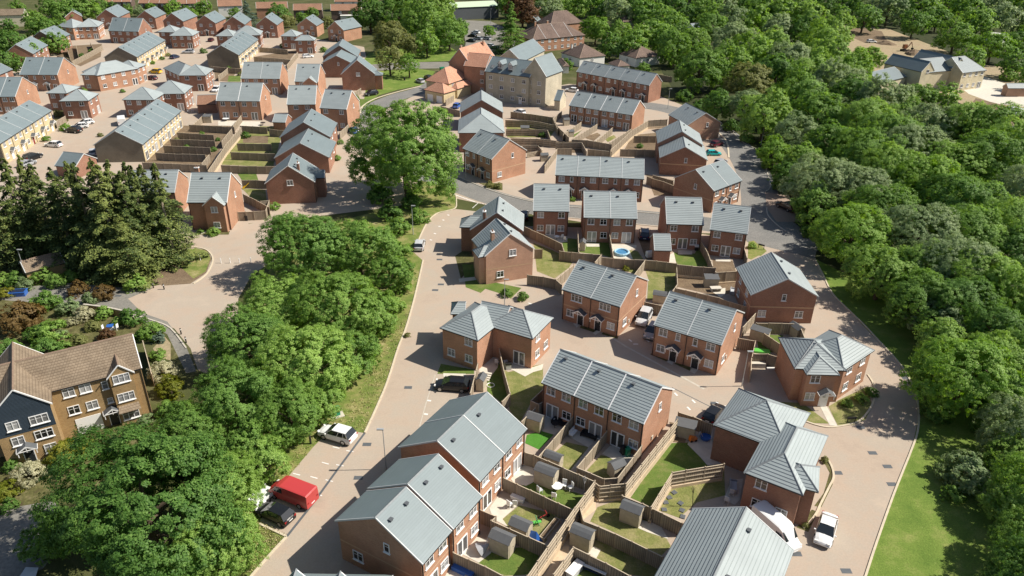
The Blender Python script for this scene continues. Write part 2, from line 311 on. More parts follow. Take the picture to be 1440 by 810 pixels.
FIT=dict(
h1=(-168.83,268.35,1.8064,16.81,9.68,3.34,5.0),
h2=(-175.33,294.85,1.6958,13.47,10.09,3.4,5.0),
h3=(-196.29,354.92,2.0921,9.08,7.18,2.59,5.0),
h5=(-167.19,318.69,-0.0907,13.07,10.77,4.51,4.81),
h6=(-131.11,265.42,1.6923,33.23,11.19,3.38,5.0),
h7=(-154.43,235.44,0.0416,11.62,12.41,4.15,5.0),
h8=(-147.74,207.27,0.102,8.36,13.27,4.02,5.0),
h9=(-160.22,235.17,1.6615,8.04,6.55,1.98,5.0),
h10=(-117.31,165.37,1.7146,29.1,9.51,2.85,5.0),
h11=(-86.38,168.57,1.6697,30.21,11.18,3.3,4.24),
h12=(-98.53,273.44,1.6604,32.1,11.57,3.42,4.61),
h13=(-179.2,353.32,1.7161,16.91,9.49,3.47,5.0),
h14=(-162.54,353.34,1.6434,14.28,8.44,3.15,4.98),
h15=(-146.48,344.61,1.5758,16.64,9.23,3.46,5.0),
h16=(-129.98,338.54,1.607,14.68,8.86,3.27,5.32),
h17=(-117.26,338.31,1.6957,15.09,9.5,3.37,5.0),
h18=(-102.62,336.15,1.6513,13.63,9.27,3.42,5.32),
h19=(-86.43,339.45,1.5382,11.46,8.99,3.21,4.73),
h20=(-72.4,328.02,1.1052,12.41,8.99,3.33,4.85),
h21a=(-55.83,260.7,1.6068,17.3,10.15,2.46,5.0),
h21b=(-55.82,271.81,1.6741,12.65,12.47,3.93,5.0),
h21c=(-44.76,242.8,1.6588,7.56,10.9,4.51,5.19),
h22=(-82.35,205.32,0.0225,12.03,10.87,3.85,5.36),
h23=(-85.24,234.76,0.0275,12.08,10.46,4.02,5.0),
h24=(-67.7,231.53,0.0298,7.24,11.66,4.19,5.0),
h25=(-62.52,203.91,0.0807,7.83,10.4,4.04,5.0),
h26=(-51.87,197.28,-0.1575,7.58,9.96,3.92,5.89),
h27=(-43.83,174.09,1.6528,12.26,12.07,3.71,5.0),
h28=(-41.71,162.65,1.6525,11.79,12.35,3.46,3.71),
h29=(-40.42,144.24,1.7079,8.41,10.03,3.64,4.55),
h30=(-60.54,129.19,0.0483,7.42,9.68,4.18,5.64),
h31=(-74.43,135.18,0.0806,8.89,8.67,3.19,5.0),
h33=(-3.0,198.84,1.6199,11.17,11.71,3.41,5.0),
h34=(-2.33,179.84,1.6238,12.3,11.52,1.94,5.0),
h35=(-11.77,165.13,-0.8441,10.31,10.56,3.5,5.54),
h37=(19.99,249.87,-0.7165,28.06,7.73,3.05,5.4),
h38=(15.13,209.06,-0.5202,19.16,9.77,3.06,4.59),
h39=(8.64,148.93,-0.0979,18.47,8.81,2.96,5.16),
h40=(41.81,201.91,-1.2614,10.64,10.07,2.92,4.28),
h41a=(44.06,163.52,1.4365,11.28,10.87,2.89,4.06),
h41b=(44.74,171.88,1.4495,9.95,10.76,3.14,5.0),
h42=(40.27,141.61,0.7293,9.94,10.23,3.22,4.81),
h43=(27.55,123.92,-0.0326,6.7,9.28,3.47,5.0),
h44=(34.78,121.68,-0.2864,6.51,9.46,3.35,5.0),
h45=(3.69,129.25,-0.0236,6.76,9.86,3.57,5.0),
h46=(12.9,126.35,-0.0289,9.76,9.66,3.42,5.0),
h47=(24.65,117.99,-0.0198,3.03,5.81,1.98,2.5),
h48a=(3.7,112.02,1.9374,6.88,8.77,3.38,5.26),
h48b=(1.89,119.82,1.5476,7.64,9.41,3.43,5.0),
h49=(7.37,98.01,-0.5668,9.58,10.2,2.94,5.17),
h50=(19.49,88.4,-0.5519,9.61,10.39,2.96,4.98),
h51=(3.68,74.32,-0.6032,13.68,8.27,2.69,5.0),
h52a=(-7.47,46.47,1.0535,4.6,10.19,2.98,5.0),
h52b=(-5.1,50.62,1.0442,5.04,10.36,3.08,5.0),
h52c=(-2.91,56.97,1.0531,9.78,10.35,3.07,5.0),
h53=(45.69,97.79,1.5466,9.24,10.13,2.88,4.69),
h54=(21.04,40.83,1.0222,9.34,9.61,2.71,5.0),
e1=(-51.15,66.38,0.6592,10.75,4.23,3.29,8.0),
e2=(-49.07,64.6,2.1032,10.17,6.12,2.91,8.0),
apt=(9.28,224.14,1.0311,10.52,8.42,4.97,9.13),
aptm=(-9.14,233.66,-0.5017,13.24,9.78,3.77,8.5),
red=(-14.03,242.18,1.098,16.25,8.55,4.76,8.5))
# ---------------------------------------------------------------- windows, doors, canopies (shared meshes)
SHARED = {}
def _win(w, h, lights, bars=True):
    M = MB(); t = .075; d = .07
    M.box((0, -d/2, h-t/2), (w, d, t)); M.box((0, -d/2, t/2), (w, d, t))
    for i in range(lights+1):
        x = -w/2+t/2+(w-t)*i/lights; M.box((x, -d/2, h/2), (t, d, h-2*t-.002))
    if bars: M.box((0, -.022, h*.62), (w-2*t, .024, .03))
    M.box((0, -.07, -.035), (w+.14, .16, .07))
    Q = MB(); Q.face([(-w/2+.01, -.016, .01), (w/2-.01, -.016, .01), (w/2-.01, -.016, h-.01), (-w/2+.01, -.016, h-.01)])
    return M.mesh('window', ['white_upvc']), Q.mesh('pane', ['glass'])
def _french(w, h):
    M = MB(); t = .11; d = .08
    M.box((0, -d/2, h-t/2), (w, d, t)); M.box((0, -d/2, t/2), (w, d, t))
    for x, tt in ((-w/2+t/2, t), (w/2-t/2, t), (0, .2)): M.box((x, -d/2, h/2), (tt, d, h-2*t-.002))
    Q = MB(); Q.face([(-w/2+.01, -.016, .01), (w/2-.01, -.016, .01), (w/2-.01, -.016, h-.01), (-w/2+.01, -.016, h-.01)])
    return M.mesh('french_door', ['white_upvc']), Q.mesh('pane', ['glass'])
def _door(col):
    M = MB(); M.box((0, -.03, 1.05), (.92, .06, 2.1), 1); M.box((0, -.035, 2.14), (1.08, .08, .09), 0)
    for x in (-.5, .5): M.box((x, -.035, 1.06), (.09, .08, 2.1), 0)
    M.box((0, -.066, 1.62), (.36, .02, .5), 2); M.box((.34, -.08, 1.02), (.04, .05, .14), 3)
    return M.mesh('door', ['white_upvc', col, 'glass', 'rim'])
def _canopy():
    M = MB(); w, p, z0, z1 = 1.0, .95, 2.28, 2.92
    for s in (-1, 1):
        A = [(0, 0, z1), (0, -p, z1), (s*w, -p, z0), (s*w, 0, z0)]
        M.face(A if s < 0 else A[::-1], 0); B = [(a, b, c-.1) for a, b, c in A]; M.face(B[::-1] if s < 0 else B, 1)
        M.box((s*w, -p/2, z0-.05), (.06, p, .12), 1)
        M.face([(0, -p-.03, z1), (0, -p-.03, z1-.2), (s*w, -p-.03, z0-.16), (s*w, -p-.03, z0)][::s], 1)
        M.box((s*(w-.12), -p+.1, z0-.35), (.08, .08, .6), 1)
    M.box((0, -p-.01, z0+.12), (.07, .05, .55), 1); M.box((0, -p-.01, z0+.02), (1.5, .05, .08), 1)
    return M.mesh('porch_canopy', ['lead_grey', 'white_upvc'])
def _flatcanopy():
    M = MB(); M.box((0, -.45, 2.4), (1.7, .9, .14), 0, top=1)
    return M.mesh('porch_canopy', ['white_upvc', 'lead_grey'])
def _vent():
    M = MB(); M.box((0, 0, .08), (.34, .30, .22)); M.box((0, -.02, .2), (.42, .36, .04)); return M.mesh('roof_vent', ['lead_grey'])
SH = dict(w1=_win(.66, 1.12, 1), w2=_win(1.22, 1.15, 2), w3=_win(1.8, 1.15, 3), ws=_win(.62, .7, 1), fd=_french(1.75, 2.12), dk=(_door('door_dark'), None), dw=(_door('door_white'), None), dr=(_door('door_red'), None),
          cp=(_canopy(), None), cf=(_flatcanopy(), None))
VENT = _vent()
_m = MB(); _m.box((0, -.06, .5), (.075, .075, .98)); PIPE = _m.mesh('downpipe', ['plastic_black'])
_m = MB(); _m.box((0, -.05, .25), (.4, .1, .5)); METER = _m.mesh('meter_box', ['concrete'])
NAMES = dict(w1='window', w2='window', w3='window', ws='window', fd='french_door', dk='door', dw='door', dr='door', cp='porch_canopy', cf='porch_canopy')
def put(root, kind, F, x, z, panes=True, sc=1.0):
    fr, pn = SH[kind]
    o = link(NAMES[kind], fr, root, F @ Matrix.Translation((x, 0, z)) @ Matrix.Diagonal((sc, 1, sc, 1)))
    if pn is not None: link('pane', pn, o)          # each window's own glass
    return o

# ---------------------------------------------------------------- houses
HOUSE_BLOCKS = {}
def block_px(p0, p1, p2=None, depth=8.0, ax='u', hip=(1, 1), ext=(0, 0), eave=5.0, k=.62, fl=False):
    """a roof block from the eave corners seen in the photo: p0-p1 is its front edge, p2 the next corner round"""
    a, b = G(p0[0], p0[1], eave), G(p1[0], p1[1], eave); d = b-a; Ln = d.length; d.normalize()
    a = a-d*ext[0]; Ln += ext[0]+ext[1]; rot = math.atan2(d.y, d.x); v = Vector((-d.y, d.x, 0))
    S = depth if p2 is None else max(2.0, (G(p2[0], p2[1], eave)-b).dot(v))
    if p2 is not None and depth > S and depth != 8.0: S = depth
    if ax == 'v':
        a = a+d*Ln; rot += math.pi/2; Ln, S = S, Ln
    return (a.x, a.y, rot, Ln, S, eave, k*min(S, Ln if hip[0] and hip[1] else S)/2, hip[0], hip[1])
def roof_faces(M, B, F, verge=.0, strips=(), strip_m=4, ridge_m=3, fascia_m=1):
    x, y, rot, L, S, E, R, hA, hB = B
    a = min(S/2, L/2) if hA else 0.0; b = min(S/2, L/2) if hB else 0.0
    T = lambda p: F @ Vector(p)
    c = [(0, 0, E), (L, 0, E), (L, S, E), (0, S, E)]; r0 = (a, S/2, E+R); r1 = (L-b, S/2, E+R); t = .16
    M.face([T(c[0]), T(c[1]), T(r1), T(r0)], 0); M.face([T(c[2]), T(c[3]), T(r0), T(r1)], 0)
    low = lambda p: (p[0], p[1], p[2]-t)
    for p, q in ((c[0], c[1]), (c[2], c[3])): M.face([T(low(p)), T(low(q)), T(q), T(p)], 2)
    if hA: M.face([T(c[3]), T(c[0]), T(r0)], 0); M.face([T(low(c[3])), T(low(c[0])), T(c[0]), T(c[3])], 2)
    else:
        M.face([T(low(c[3])), T(low(r0)), T(r0), T(c[3])], fascia_m); M.face([T(low(r0)), T(low(c[0])), T(c[0]), T(r0)], fascia_m)
    if hB: M.face([T(c[1]), T(c[2]), T(r1)], 0); M.face([T(low(c[1])), T(low(c[2])), T(c[2]), T(c[1])], 2)
    else:
        M.face([T(low(c[1])), T(low(r1)), T(r1), T(c[1])], fascia_m); M.face([T(low(r1)), T(low(c[2])), T(c[2]), T(r1)], fascia_m)
    M.face([T(low(p)) for p in (c[0], r0, r1, c[1])], fascia_m); M.face([T(low(p)) for p in (c[2], r1, r0, c[3])], fascia_m)
    if hA: M.face([T(low(p)) for p in (c[3], r0, c[0])], fascia_m)
    if hB: M.face([T(low(p)) for p in (c[1], r1, c[2])], fascia_m)
    def cap(p, q, w=.13, h=.07, m=ridge_m):                     # ridge and hip tiles
        p = Vector(p); q = Vector(q); d = (q-p)
        if d.length < .3: return
        n = Vector((-d.y, d.x, 0)).normalized()*w; u = Vector((0, 0, h))
        M.face([T(p-n-u*.8), T(q-n-u*.8), T(q+u), T(p+u)], m); M.face([T(q+n-u*.8), T(p+n-u*.8), T(p+u), T(q+u)], m)
    cap(r0, r1)
    if hA: cap(c[0], r0); cap(c[3], r0)
    if hB: cap(c[1], r1); cap(c[2], r1)
    def strip(u, w, h, m):                                      # a raised strip running up both slopes
        for s0, s1 in ((0, S/2), (S, S/2)):
            pts = [(u-w/2, s0, E), (u+w/2, s0, E), (u+w/2, s1, E+R), (u-w/2, s1, E+R)]
            up = [(p[0], p[1], p[2]+h) for p in pts]
            fs = [up, [pts[0], pts[3], up[3], up[0]], [pts[1], pts[2], up[2], up[1]], [pts[0], pts[1], up[1], up[0]]]
            for f in fs: M.face([T(p) for p in f], m)
    for u in strips: strip(u, .13, .05, strip_m)
    if not hA: strip(.05, .10, .03, strip_m)
    if not hB: strip(L-.05, .10, .03, strip_m)
def wall_faces(M, B, F, oe=.28, ov=.14, base=0.0, m=0):
    x, y, rot, L, S, E, R, hA, hB = B
    k = R/(S/2); u0 = oe if hA else ov; u1 = L-(oe if hB else ov); v0, v1 = oe, S-oe
    zt = E+k*oe-.17; T = lambda p: F @ Vector(p)
    M.face([T((u0, v0, base)), T((u1, v0, base)), T((u1, v0, zt)), T((u0, v0, zt))], m)
    M.face([T((u1, v1, base)), T((u0, v1, base)), T((u0, v1, zt)), T((u1, v1, zt))], m)
    za = E+R-.17
    f = [T((u0, v1, base)), T((u0, v0, base)), T((u0, v0, zt))]+([] if hA else [T((u0, S/2, za))])+[T((u0, v1, zt))]; M.face(f, m)
    f = [T((u1, v0, base)), T((u1, v1, base)), T((u1, v1, zt))]+([] if hB else [T((u1, S/2, za))])+[T((u1, v0, zt))]; M.face(f, m)
def faces_of(B, oe=.28, ov=.14):
    """the four wall planes of a block as local frames: x along the wall, y inwards"""
    x, y, rot, L, S, E, R, hA, hB = B
    u0 = oe if hA else ov; u1 = L-(oe if hB else ov); v0, v1 = oe, S-oe
    return dict(F=(frame(u0, v0, 0), u1-u0), B=(frame(u1, v0, math.pi/2), v1-v0), K=(frame(u1, v1, math.pi), u1-u0), A=(frame(u0, v1, -math.pi/2), v1-v0))
def seen(Fw):
    n = Fw.to_3x3() @ Vector((0, -1, 0)); p = Fw.translation
    return (Vector((0, 0, 0))-Vector((p.x, p.y, 0))).normalized().dot(n) > -.06
def inside(p, B):
    x, y, rot, L, S = B[:5]; dx, dy = p.x-x, p.y-y
    u = dx*math.cos(rot)+dy*math.sin(rot); v = -dx*math.sin(rot)+dy*math.cos(rot)
    return .1 < u < L-.1 and .1 < v < S-.1
def layout(root, Fl, W, kind, E, n=1, gable=None, R=3.0, doorcol='dk', Fw=None, others=(), upz=None):
    upz = (E-1.42) if upz is None else upz
    def P(k, x, z):
        if Fw is not None and others:
            p = Fw @ Vector((x, -.15, 0))
            if any(inside(p, o) for o in others): return
        put(root, k, Fl, x, z)
    w = W/n
    for i in range(n):
        X = lambda t: (i+t)*w
        mir = i % 2
        if kind == 'g':
            P('w2', X(.26), upz); P('w2', X(.74), upz); P('fd', X(.33 if not mir else .67), .08); P('w2', X(.78 if not mir else .22), .95)
        elif kind == 'g2':
            P('w2', X(.2), upz); P('w2', X(.8), upz); P('w2', X(.2), .95); P('fd', X(.5), .08); P('w2', X(.8), .95)
        elif kind == 'f':
            P('w2' if w > 4.2 else 'w1', X(.28 if not mir else .72), upz); P('w1', X(.74 if not mir else .26), upz)
            P('w2', X(.26 if not mir else .74), .95); P(doorcol, X(.66 if not mir else .34), .05); P('cp', X(.66 if not mir else .34), .0)
        elif kind == 'f3':
            P('w3', X(.5 if not mir else .5), upz); P('w2', X(.3 if not mir else .75), .95); P(doorcol, X(.68 if not mir else .3), .05); P('cp', X(.68 if not mir else .3), 0)
        elif kind == 't':
            P('w2', X(.3), upz); P('w2', X(.75), upz); P('w2', X(.26), .95); P('dr' if i % 3 == 2 else 'dw', X(.72), .05); P('cp', X(.72), 0)
        elif kind == 'w':
            P('w2', X(.27), upz); P('w2', X(.73), upz); P('w2', X(.27), .95); P('w2', X(.73), .95)
        elif kind == 'w1':
            P('w2', X(.5), upz); P('w2', X(.5), .95)
        elif kind == 'u':
            P('w2', X(.3), upz); P('w2', X(.7), upz)
        elif kind == 'G1': P('w1', X(.55), E-.9)
        elif kind == 'G2': P('w1', X(.5), E-.9); P('w2', X(.2), .95); P('w2', X(.78), .95)
        elif kind == 'G3': P('w1', X(.6), E-.9); P('w2', X(.22), 1.0)
        elif kind == 'GF': P('w2', X(.25), upz); P('w2', X(.75), upz); P('w2', X(.78), .95); P(doorcol, X(.5), .05); P('cp', X(.5), 0); P('w1', X(.22), .95)
        elif kind == 'GW': P('w2', X(.5), E-.6)
        elif kind == 'GW2': P('w2', X(.56), E-.7); P('w2', X(.3), .95)
        elif kind == 'cw': P('w2', X(.25), .95); P('w2', X(.76), .95); P('w2', X(.76), upz)
        elif kind == 'fd1': P('fd', X(.5), .08)
        elif kind == 'fdr': P('fd', X(.72), .08)
        elif kind == 'ww': P('w2', X(.3), upz); P('w2', X(.3), .95); P('w2', X(.75), .95)
        elif kind == 'dl': P('fd', X(.3), .08); P('w2', X(.7), upz)
        elif kind == 'dd': P('w2', X(.3), upz); P('w2', X(.25), .95); P('dw', X(.75), .05); P('cp', X(.75), 0)
        elif kind == 'auto':
            nb = max(1, int(round(W/3.1)))
            for j in range(nb):
                P('w2', W*(j+.5)/nb, upz); P('fd' if (j == nb-1 and W > 3.5) else 'w2', W*(j+.5)/nb, .08 if (j == nb-1 and W > 3.5) else .95)
def house(name, label, cat, blocks, wall='red_brick', roof='grey_tile', kinds=None, n=1, course=False, white=False, chimney=None, group=None, ridge='ridge_grey', vents=True, upz=None, base=0.0, doorcol='dk', vent_t=(.3, .75), extra=None):
    B0 = blocks[0]; root = thing(name, label, cat, (B0[0], B0[1], 0), B0[2], group)
    inv = frame(B0[0], B0[1], B0[2]).inverted()
    W = MB(); Rf = MB()
    for i, B in enumerate(blocks):
        F = inv @ frame(B[0], B[1], B[2]); L = B[3]
        wall_faces(W, B, F, base=base)
        roof_faces(Rf, B, F, strips=[L*j/n for j in range(1, n)] if i == 0 else (), fascia_m=1)
    W.build('wall', [wall], root)
    ro = Rf.build('roof', [roof, 'white_upvc' if white else 'verge_strip', 'gutter_black', ridge, 'white_upvc' if white else 'verge_strip'], root)
    if course:
        Cm = MB(); B = B0
        for nm, (Fl, Wd) in faces_of(B).items():
            A = Fl @ Vector((-.012, -.012, 0)); Bp = Fl @ Vector((Wd+.012, -.012, 0)); u = Vector((0, 0, 1))
            Cm.face([A+u*2.55, Bp+u*2.55, Bp+u*2.75, A+u*2.75])
        Cm.build('string_course', ['string_course'], root)
    for i, B in enumerate(blocks):
        F = inv @ frame(B[0], B[1], B[2]); others = [o for j, o in enumerate(blocks) if j != i]
        for nm, (Fl, Wd) in faces_of(B).items():
            Fw = frame(B[0], B[1], B[2]) @ Fl
            kd = (kinds or {}).get(nm if i == 0 else nm+str(i), (kinds or {}).get('*', None))
            if kd is None or not seen(Fw): continue
            layout(root, F @ Fl, Wd, kd, B[5], n if (nm in 'FK' and i == 0) else 1, R=B[6], doorcol=doorcol, Fw=Fw, others=others, upz=upz)
    x, y, rot, L, S, E, R, hA, hB = B0
    if vents and not (hA or hB):
        for j in range(n):
            for t, s in ((vent_t[0], .8), (vent_t[1], .8)):
                u = L*(j+t)/n; v = S/2*s
                if t == vent_t[1] and n > 1: continue
                link('roof_vent', VENT, ro, frame(u, v, 0, E+R*s))
    Fl, Wd = faces_of(B0)['F']; dist = math.hypot(B0[0], B0[1])
    if dist < 260 and not (hA or hB) and E > 4.5 and seen(frame(*B0[:3]) @ Fl):
        for j in range(n+1):
            xx = min(max(Wd*j/n, .12), Wd-.12)
            link('downpipe', PIPE, root, Fl @ Matrix.Translation((xx, 0, 0)) @ Matrix.Diagonal((1, 1, E, 1)))
    if dist < 130 and 'B' in (kinds or {}) and seen(frame(*B0[:3]) @ faces_of(B0)['B'][0]):
        Fb, Wb = faces_of(B0)['B']; link('meter_box', METER, root, Fb @ Matrix.Translation((Wb*.38, 0, .75)))
    if chimney:
        for (u, v) in chimney:
            zr = E+R*(1-abs(v-S/2)/(S/2)); M = MB()
            M.box((u, v, zr+.35), (.75, .5, 1.9), 0); M.box((u, v, zr+1.36), (.87, .62, .12), 1)
            for q in (-.18, .18): M.tube((u+q, v, zr+1.42), (u+q, v, zr+1.75), .1, .09, 2, 7)
            M.build('chimney', [wall, 'white_upvc' if white else 'concrete', 'rust_tile'], ro)
    HOUSE_BLOCKS[label] = blocks
    return root
def gab(k, dE=0): p = FIT[k]; return (p[0], p[1], p[2], p[3], p[4], p[6], p[5], 0, 0)
def sub(F0, u0, u1, v0, v1, ax, E, R, hA=0, hB=0):
    """a smaller roof block placed in the frame of a bigger one"""
    rot = F0[2]; c, s = math.cos(rot), math.sin(rot)
    if ax == 'u': o = (u0, v0); r = rot; L, S = u1-u0, v1-v0
    else: o = (u1, v0); r = rot+math.pi/2; L, S = v1-v0, u1-u0
    return (F0[0]+o[0]*c-o[1]*s, F0[1]+o[0]*s+o[1]*c, r, L, S, E, R, hA, hB)
Z = dict(A1=(0,0),A2=(180,0),A3=(360,0),A4=(0,115),A5=(200,115),A6=(360,115),B1=(560,0),B2=(740,0),B3=(1200,20),B4=(580,100),B5=(740,110),B6=(900,130),B7=(600,230),B8=(740,200),C1=(900,220),C2=(700,310),C3=(880,310),C4=(600,400),C5=(780,390),C6=(960,390),C7=(600,490),C8=(780,490),D1=(960,500),D2=(420,675),D3=(600,590),D4=(600,675),D5=(780,590),D6=(780,675),D7=(960,610),D8=(960,675),E1=(0,440),E2=(0,550),E3=(240,210))
def z6(reg, *uv):
    """points read in a six times enlarged window of the photo"""
    o = Z[reg]; r = [(o[0]+u/6, o[1]+v/6) for u, v in uv]
    return r if len(r) > 1 else r[0]
GE = 'red brick houses of the estate'
GT = 'buff brick terraces of the estate'
#    key    wall          n  kinds                          options   label
for key, wall, roof, n, kinds, opt, label in [
 ('h1', 'red_brick', 'grey_slate', 2, dict(F='w'), {}, 'red brick semi with pale grey roof at the far left end beside the trees'),
 ('h2', 'red_brick', 'grey_slate', 2, dict(F='w'), {}, 'red brick semi behind the house that stands against the far left trees'),
 ('h3', 'red_brick', 'grey_slate', 1, {}, dict(white=True), 'small gabled house with white bargeboards peeping out behind the far left corner houses'),
 ('h5', 'red_brick', 'grey_slate', 2, dict(F='g', B='G1'), {}, 'brick semi with long grey roof and sunlit right gable behind the narrow buff terrace'),
 ('h7', 'orange_brick', 'grey_slate', 2, dict(F='f', B='G1'), {}, 'wide brick house with sunlit orange gable and white porch left of the curved house'),
 ('h8', 'orange_brick', 'grey_slate', 2, dict(F='w', B='G1'), {}, 'brick house with sunlit orange gable cut by the left edge of the photo'),
 ('h9', 'red_brick', 'grey_slate', 1, dict(F='w1'), {}, 'tip of a small grey roofed house at the left edge with sunlit brick end'),
 ('h13', 'red_brick', 'grey_slate', 1, dict(A='GF'), {}, 'leftmost of the gabled detached houses in the back row'),
 ('h14', 'red_brick', 'grey_slate', 1, dict(A='GF'), {}, 'second gabled detached house from the left in the back row'),
 ('h15', 'red_brick', 'grey_slate', 1, dict(A='GF'), {}, 'third gabled detached house in the back row behind a corner house'),
 ('h16', 'red_brick', 'grey_slate', 1, dict(A='GF'), {}, 'gabled brick house in the back row with white porch facing a beige drive'),
 ('h17', 'red_brick', 'grey_slate', 1, dict(A='GF'), {}, 'gabled brick house in the back row half hidden behind the corner house and terrace'),
 ('h18', 'red_brick', 'grey_slate', 1, dict(A='GF'), {}, 'gabled brick house in the back row below the big bluish conifer'),
 ('h19', 'orange_brick', 'grey_slate', 1, dict(A='GF'), {}, 'gabled brick house in the back row beside the olive shrub'),
 ('h20', 'orange_brick', 'grey_slate', 1, dict(A='GF'), {}, 'last brick house of the back row with a blank sunlit orange side by the trees'),
 ('h21a', 'red_brick', 'grey_slate', 1, dict(A='G1'), dict(vents=False), 'front half of the long staggered brick house with blank dark gable'),
 ('h21b', 'red_brick', 'grey_slate', 1, {}, dict(vents=False), 'rear half of the long staggered brick house near the oak on the green'),
 ('h22', 'orange_brick', 'grey_tile', 2, dict(F='g', B='G1'), dict(white=True), 'brick semi with two pale patios and french doors above the fenced gardens'),
 ('h23', 'orange_brick', 'grey_tile', 2, dict(F='g'), {}, 'brick semi with split grey roof directly behind the semi with patios'),
 ('h25', 'orange_brick', 'grey_tile', 1, dict(F='u'), dict(white=True), 'detached brick house with ribbed grey roof beside the small flat garage roof'),
 ('h26', 'orange_brick', 'grey_tile', 1, dict(F='g2', B='G1'), dict(white=True), 'detached brick house with tall blank orange side where the asphalt road curves'),
 ('h27', 'red_brick', 'grey_slate', 1, dict(F='u'), {}, 'rearmost of the three stepped gables left of the round oak'),
 ('h28', 'red_brick', 'grey_slate', 1, dict(F='u'), {}, 'middle one of the three stepped gables left of the round oak'),
 ('h29', 'red_brick', 'grey_slate', 1, dict(A='GW', F='w1'), dict(white=True, chimney=[(1.3, 3.2)]), 'front one of the three stepped gables, with chimney and white bargeboards'),
 ('h30', 'orange_brick', 'grey_tile', 1, {'F': 'w1', 'B': 'G1', 'A1': 'w1'}, dict(white=True, chimney=[(.9, 5.6)]), 'brick house with small front gable and chimney beside the tall conifers'),
 ('h31', 'orange_brick', 'grey_tile', 1, dict(F='w'), {}, 'brick house mostly hidden behind the tall conifers, orange gable showing'),
 ('h33', 'red_brick', 'grey_tile', 1, {}, dict(vents=False), 'brick house with plain dark gable standing in front of the stone apartment block'),
 ('h35', 'orange_brick', 'grey_tile', 2, dict(F='f', B='G3'), dict(course=True), 'brick semi with big sunlit side and pale band right of the round oak'),
 ('h37', 'red_brick', 'grey_tile', 5, dict(F='f'), {}, 'row of five brick terraced houses with small gabled porches near the wood'),
 ('h38', 'orange_brick', 'grey_tile', 4, dict(F='g'), dict(white=True), 'brick terrace of four with back gardens split by pale fences'),
 ('h39', 'red_brick', 'grey_tile', 4, dict(F='f'), {}, 'terrace of four whose pale roofs step down beside the curving road'),
 ('h40', 'pink_brick', 'grey_tile', 1, dict(B='G3'), dict(course=True), 'brick house with pinkish sunlit gable nearest the dark wood at the road bend'),
 ('h41a', 'red_brick', 'grey_tile', 1, dict(A='G1'), dict(course=True), 'front one of two joined houses with dark brick gable and pale band'),
 ('h41b', 'red_brick', 'grey_tile', 1, {}, {}, 'rear one of two joined houses, its roof set slightly back and higher'),
 ('h42', 'orange_brick', 'grey_slate', 2, dict(F='f', A='G1'), dict(course=True), 'brick semi whose pale smooth roof faces the shaded asphalt road'),
 ('h43', 'red_brick', 'grey_tile', 1, dict(F='g2'), {}, 'detached house with white back door behind the little tiled garage'),
 ('h44', 'red_brick', 'grey_tile', 1, dict(F='g2'), {}, 'detached house with ribbed roof at the road junction, white french doors'),
 ('h45', 'red_brick', 'grey_tile', 1, dict(F='g2'), {}, 'detached house with square pale roof and open back door left of the pool garden'),
 ('h46', 'red_brick', 'grey_tile', 2, dict(F='g'), {}, 'pair of houses with pale ribbed roof above the round swimming pool'),
 ('h48a', 'pink_brick', 'grey_tile', 1, dict(A='GW2', F='w1'), dict(white=True, course=True, chimney=[(2.4, 6.6)]), 'front house of the chimneyed pair beside the paved lane, large pink brick gable'),
 ('h48b', 'red_brick', 'grey_tile', 1, {}, dict(white=True, chimney=[(.9, 6.9)]), 'rear house of the chimneyed pair beside the paved lane'),
 ('h49', 'orange_brick', 'grey_tile', 2, dict(F='f3', B='G3'), dict(course=True), 'brick semi with two porches left of the parked silver car with sunroof'),
 ('h50', 'orange_brick', 'grey_tile', 2, dict(F='f', B='G3'), {}, 'brick semi with two porches right of the parked silver car with sunroof'),
 ('h51', 'orange_brick', 'grey_tile', 3, dict(F='g', B='G1'), dict(white=True), 'terrace of three ribbed roofs with lawns behind in the middle of the estate'),
 ('h52a', 'orange_brick', 'grey_slate', 1, dict(F='g', A='G3'), dict(course=True, vent_t=(.2, .7)), 'nearest house of the big smooth roofed row with shaded gable and small windows'),
 ('h52b', 'orange_brick', 'grey_slate', 1, dict(F='g'), dict(course=True, vent_t=(.3, .8)), 'middle house of the big smooth roofed row beside the paved lane'),
 ('h52c', 'orange_brick', 'grey_slate', 2, dict(F='g'), dict(course=True), 'rear pair of the big smooth roofed row, set higher than its neighbours'),
 ('h53', 'red_brick', 'grey_tile', 1, dict(A='G2', K='w'), dict(course=True), 'brick house with broad dark gable and three windows beside the tree shaded lane'),
 ('h54', 'red_brick', 'grey_tile', 1, {}, dict(vent_t=(.45, .85)), 'large ribbed roof cut by the bottom edge beside the white panel van')]:
    B = gab(key)
    if key == 'h54':
        x, y, r, L, S, E, R, _, _ = B; c, s = math.cos(r), math.sin(r); B = (x-6*c, y-6*s, r, L+6, S, E, R, 0, 0)
    if key == 'h52a':
        pass
    if key == 'h43': x, y, r, L, S, E, R, _, _ = B; B = (x, y, r, L, S, E, R, 0, 0)
    house('terraced_house' if n > 2 else 'brick_house', label, 'house', [B]+([sub(B, B[3]*.42, B[3]*.97, -1.0, B[4]*.5, 'v', B[5]-.2, 1.75)] if key == 'h30' else []) +
          ([sub(B, B[3]*.35, B[3]*.75, -1.6, B[4]*.4, 'v', B[5]-.2, 1.2)] if key == 'h29' else []) + ([sub(B, .3, 3.4, B[4]*.6, B[4]+1.0, 'v', B[5]-.2, 1.2, 0, 1)] if key == 'h48a' else []) +
          ([sub(B, 1.5, 5.5, B[4]*.6, B[4]+2.0, 'v', B[5]-.2, 1.5, 0, 1)] if key == 'h48b' else []), wall, roof, kinds, n, group=GE, **opt)
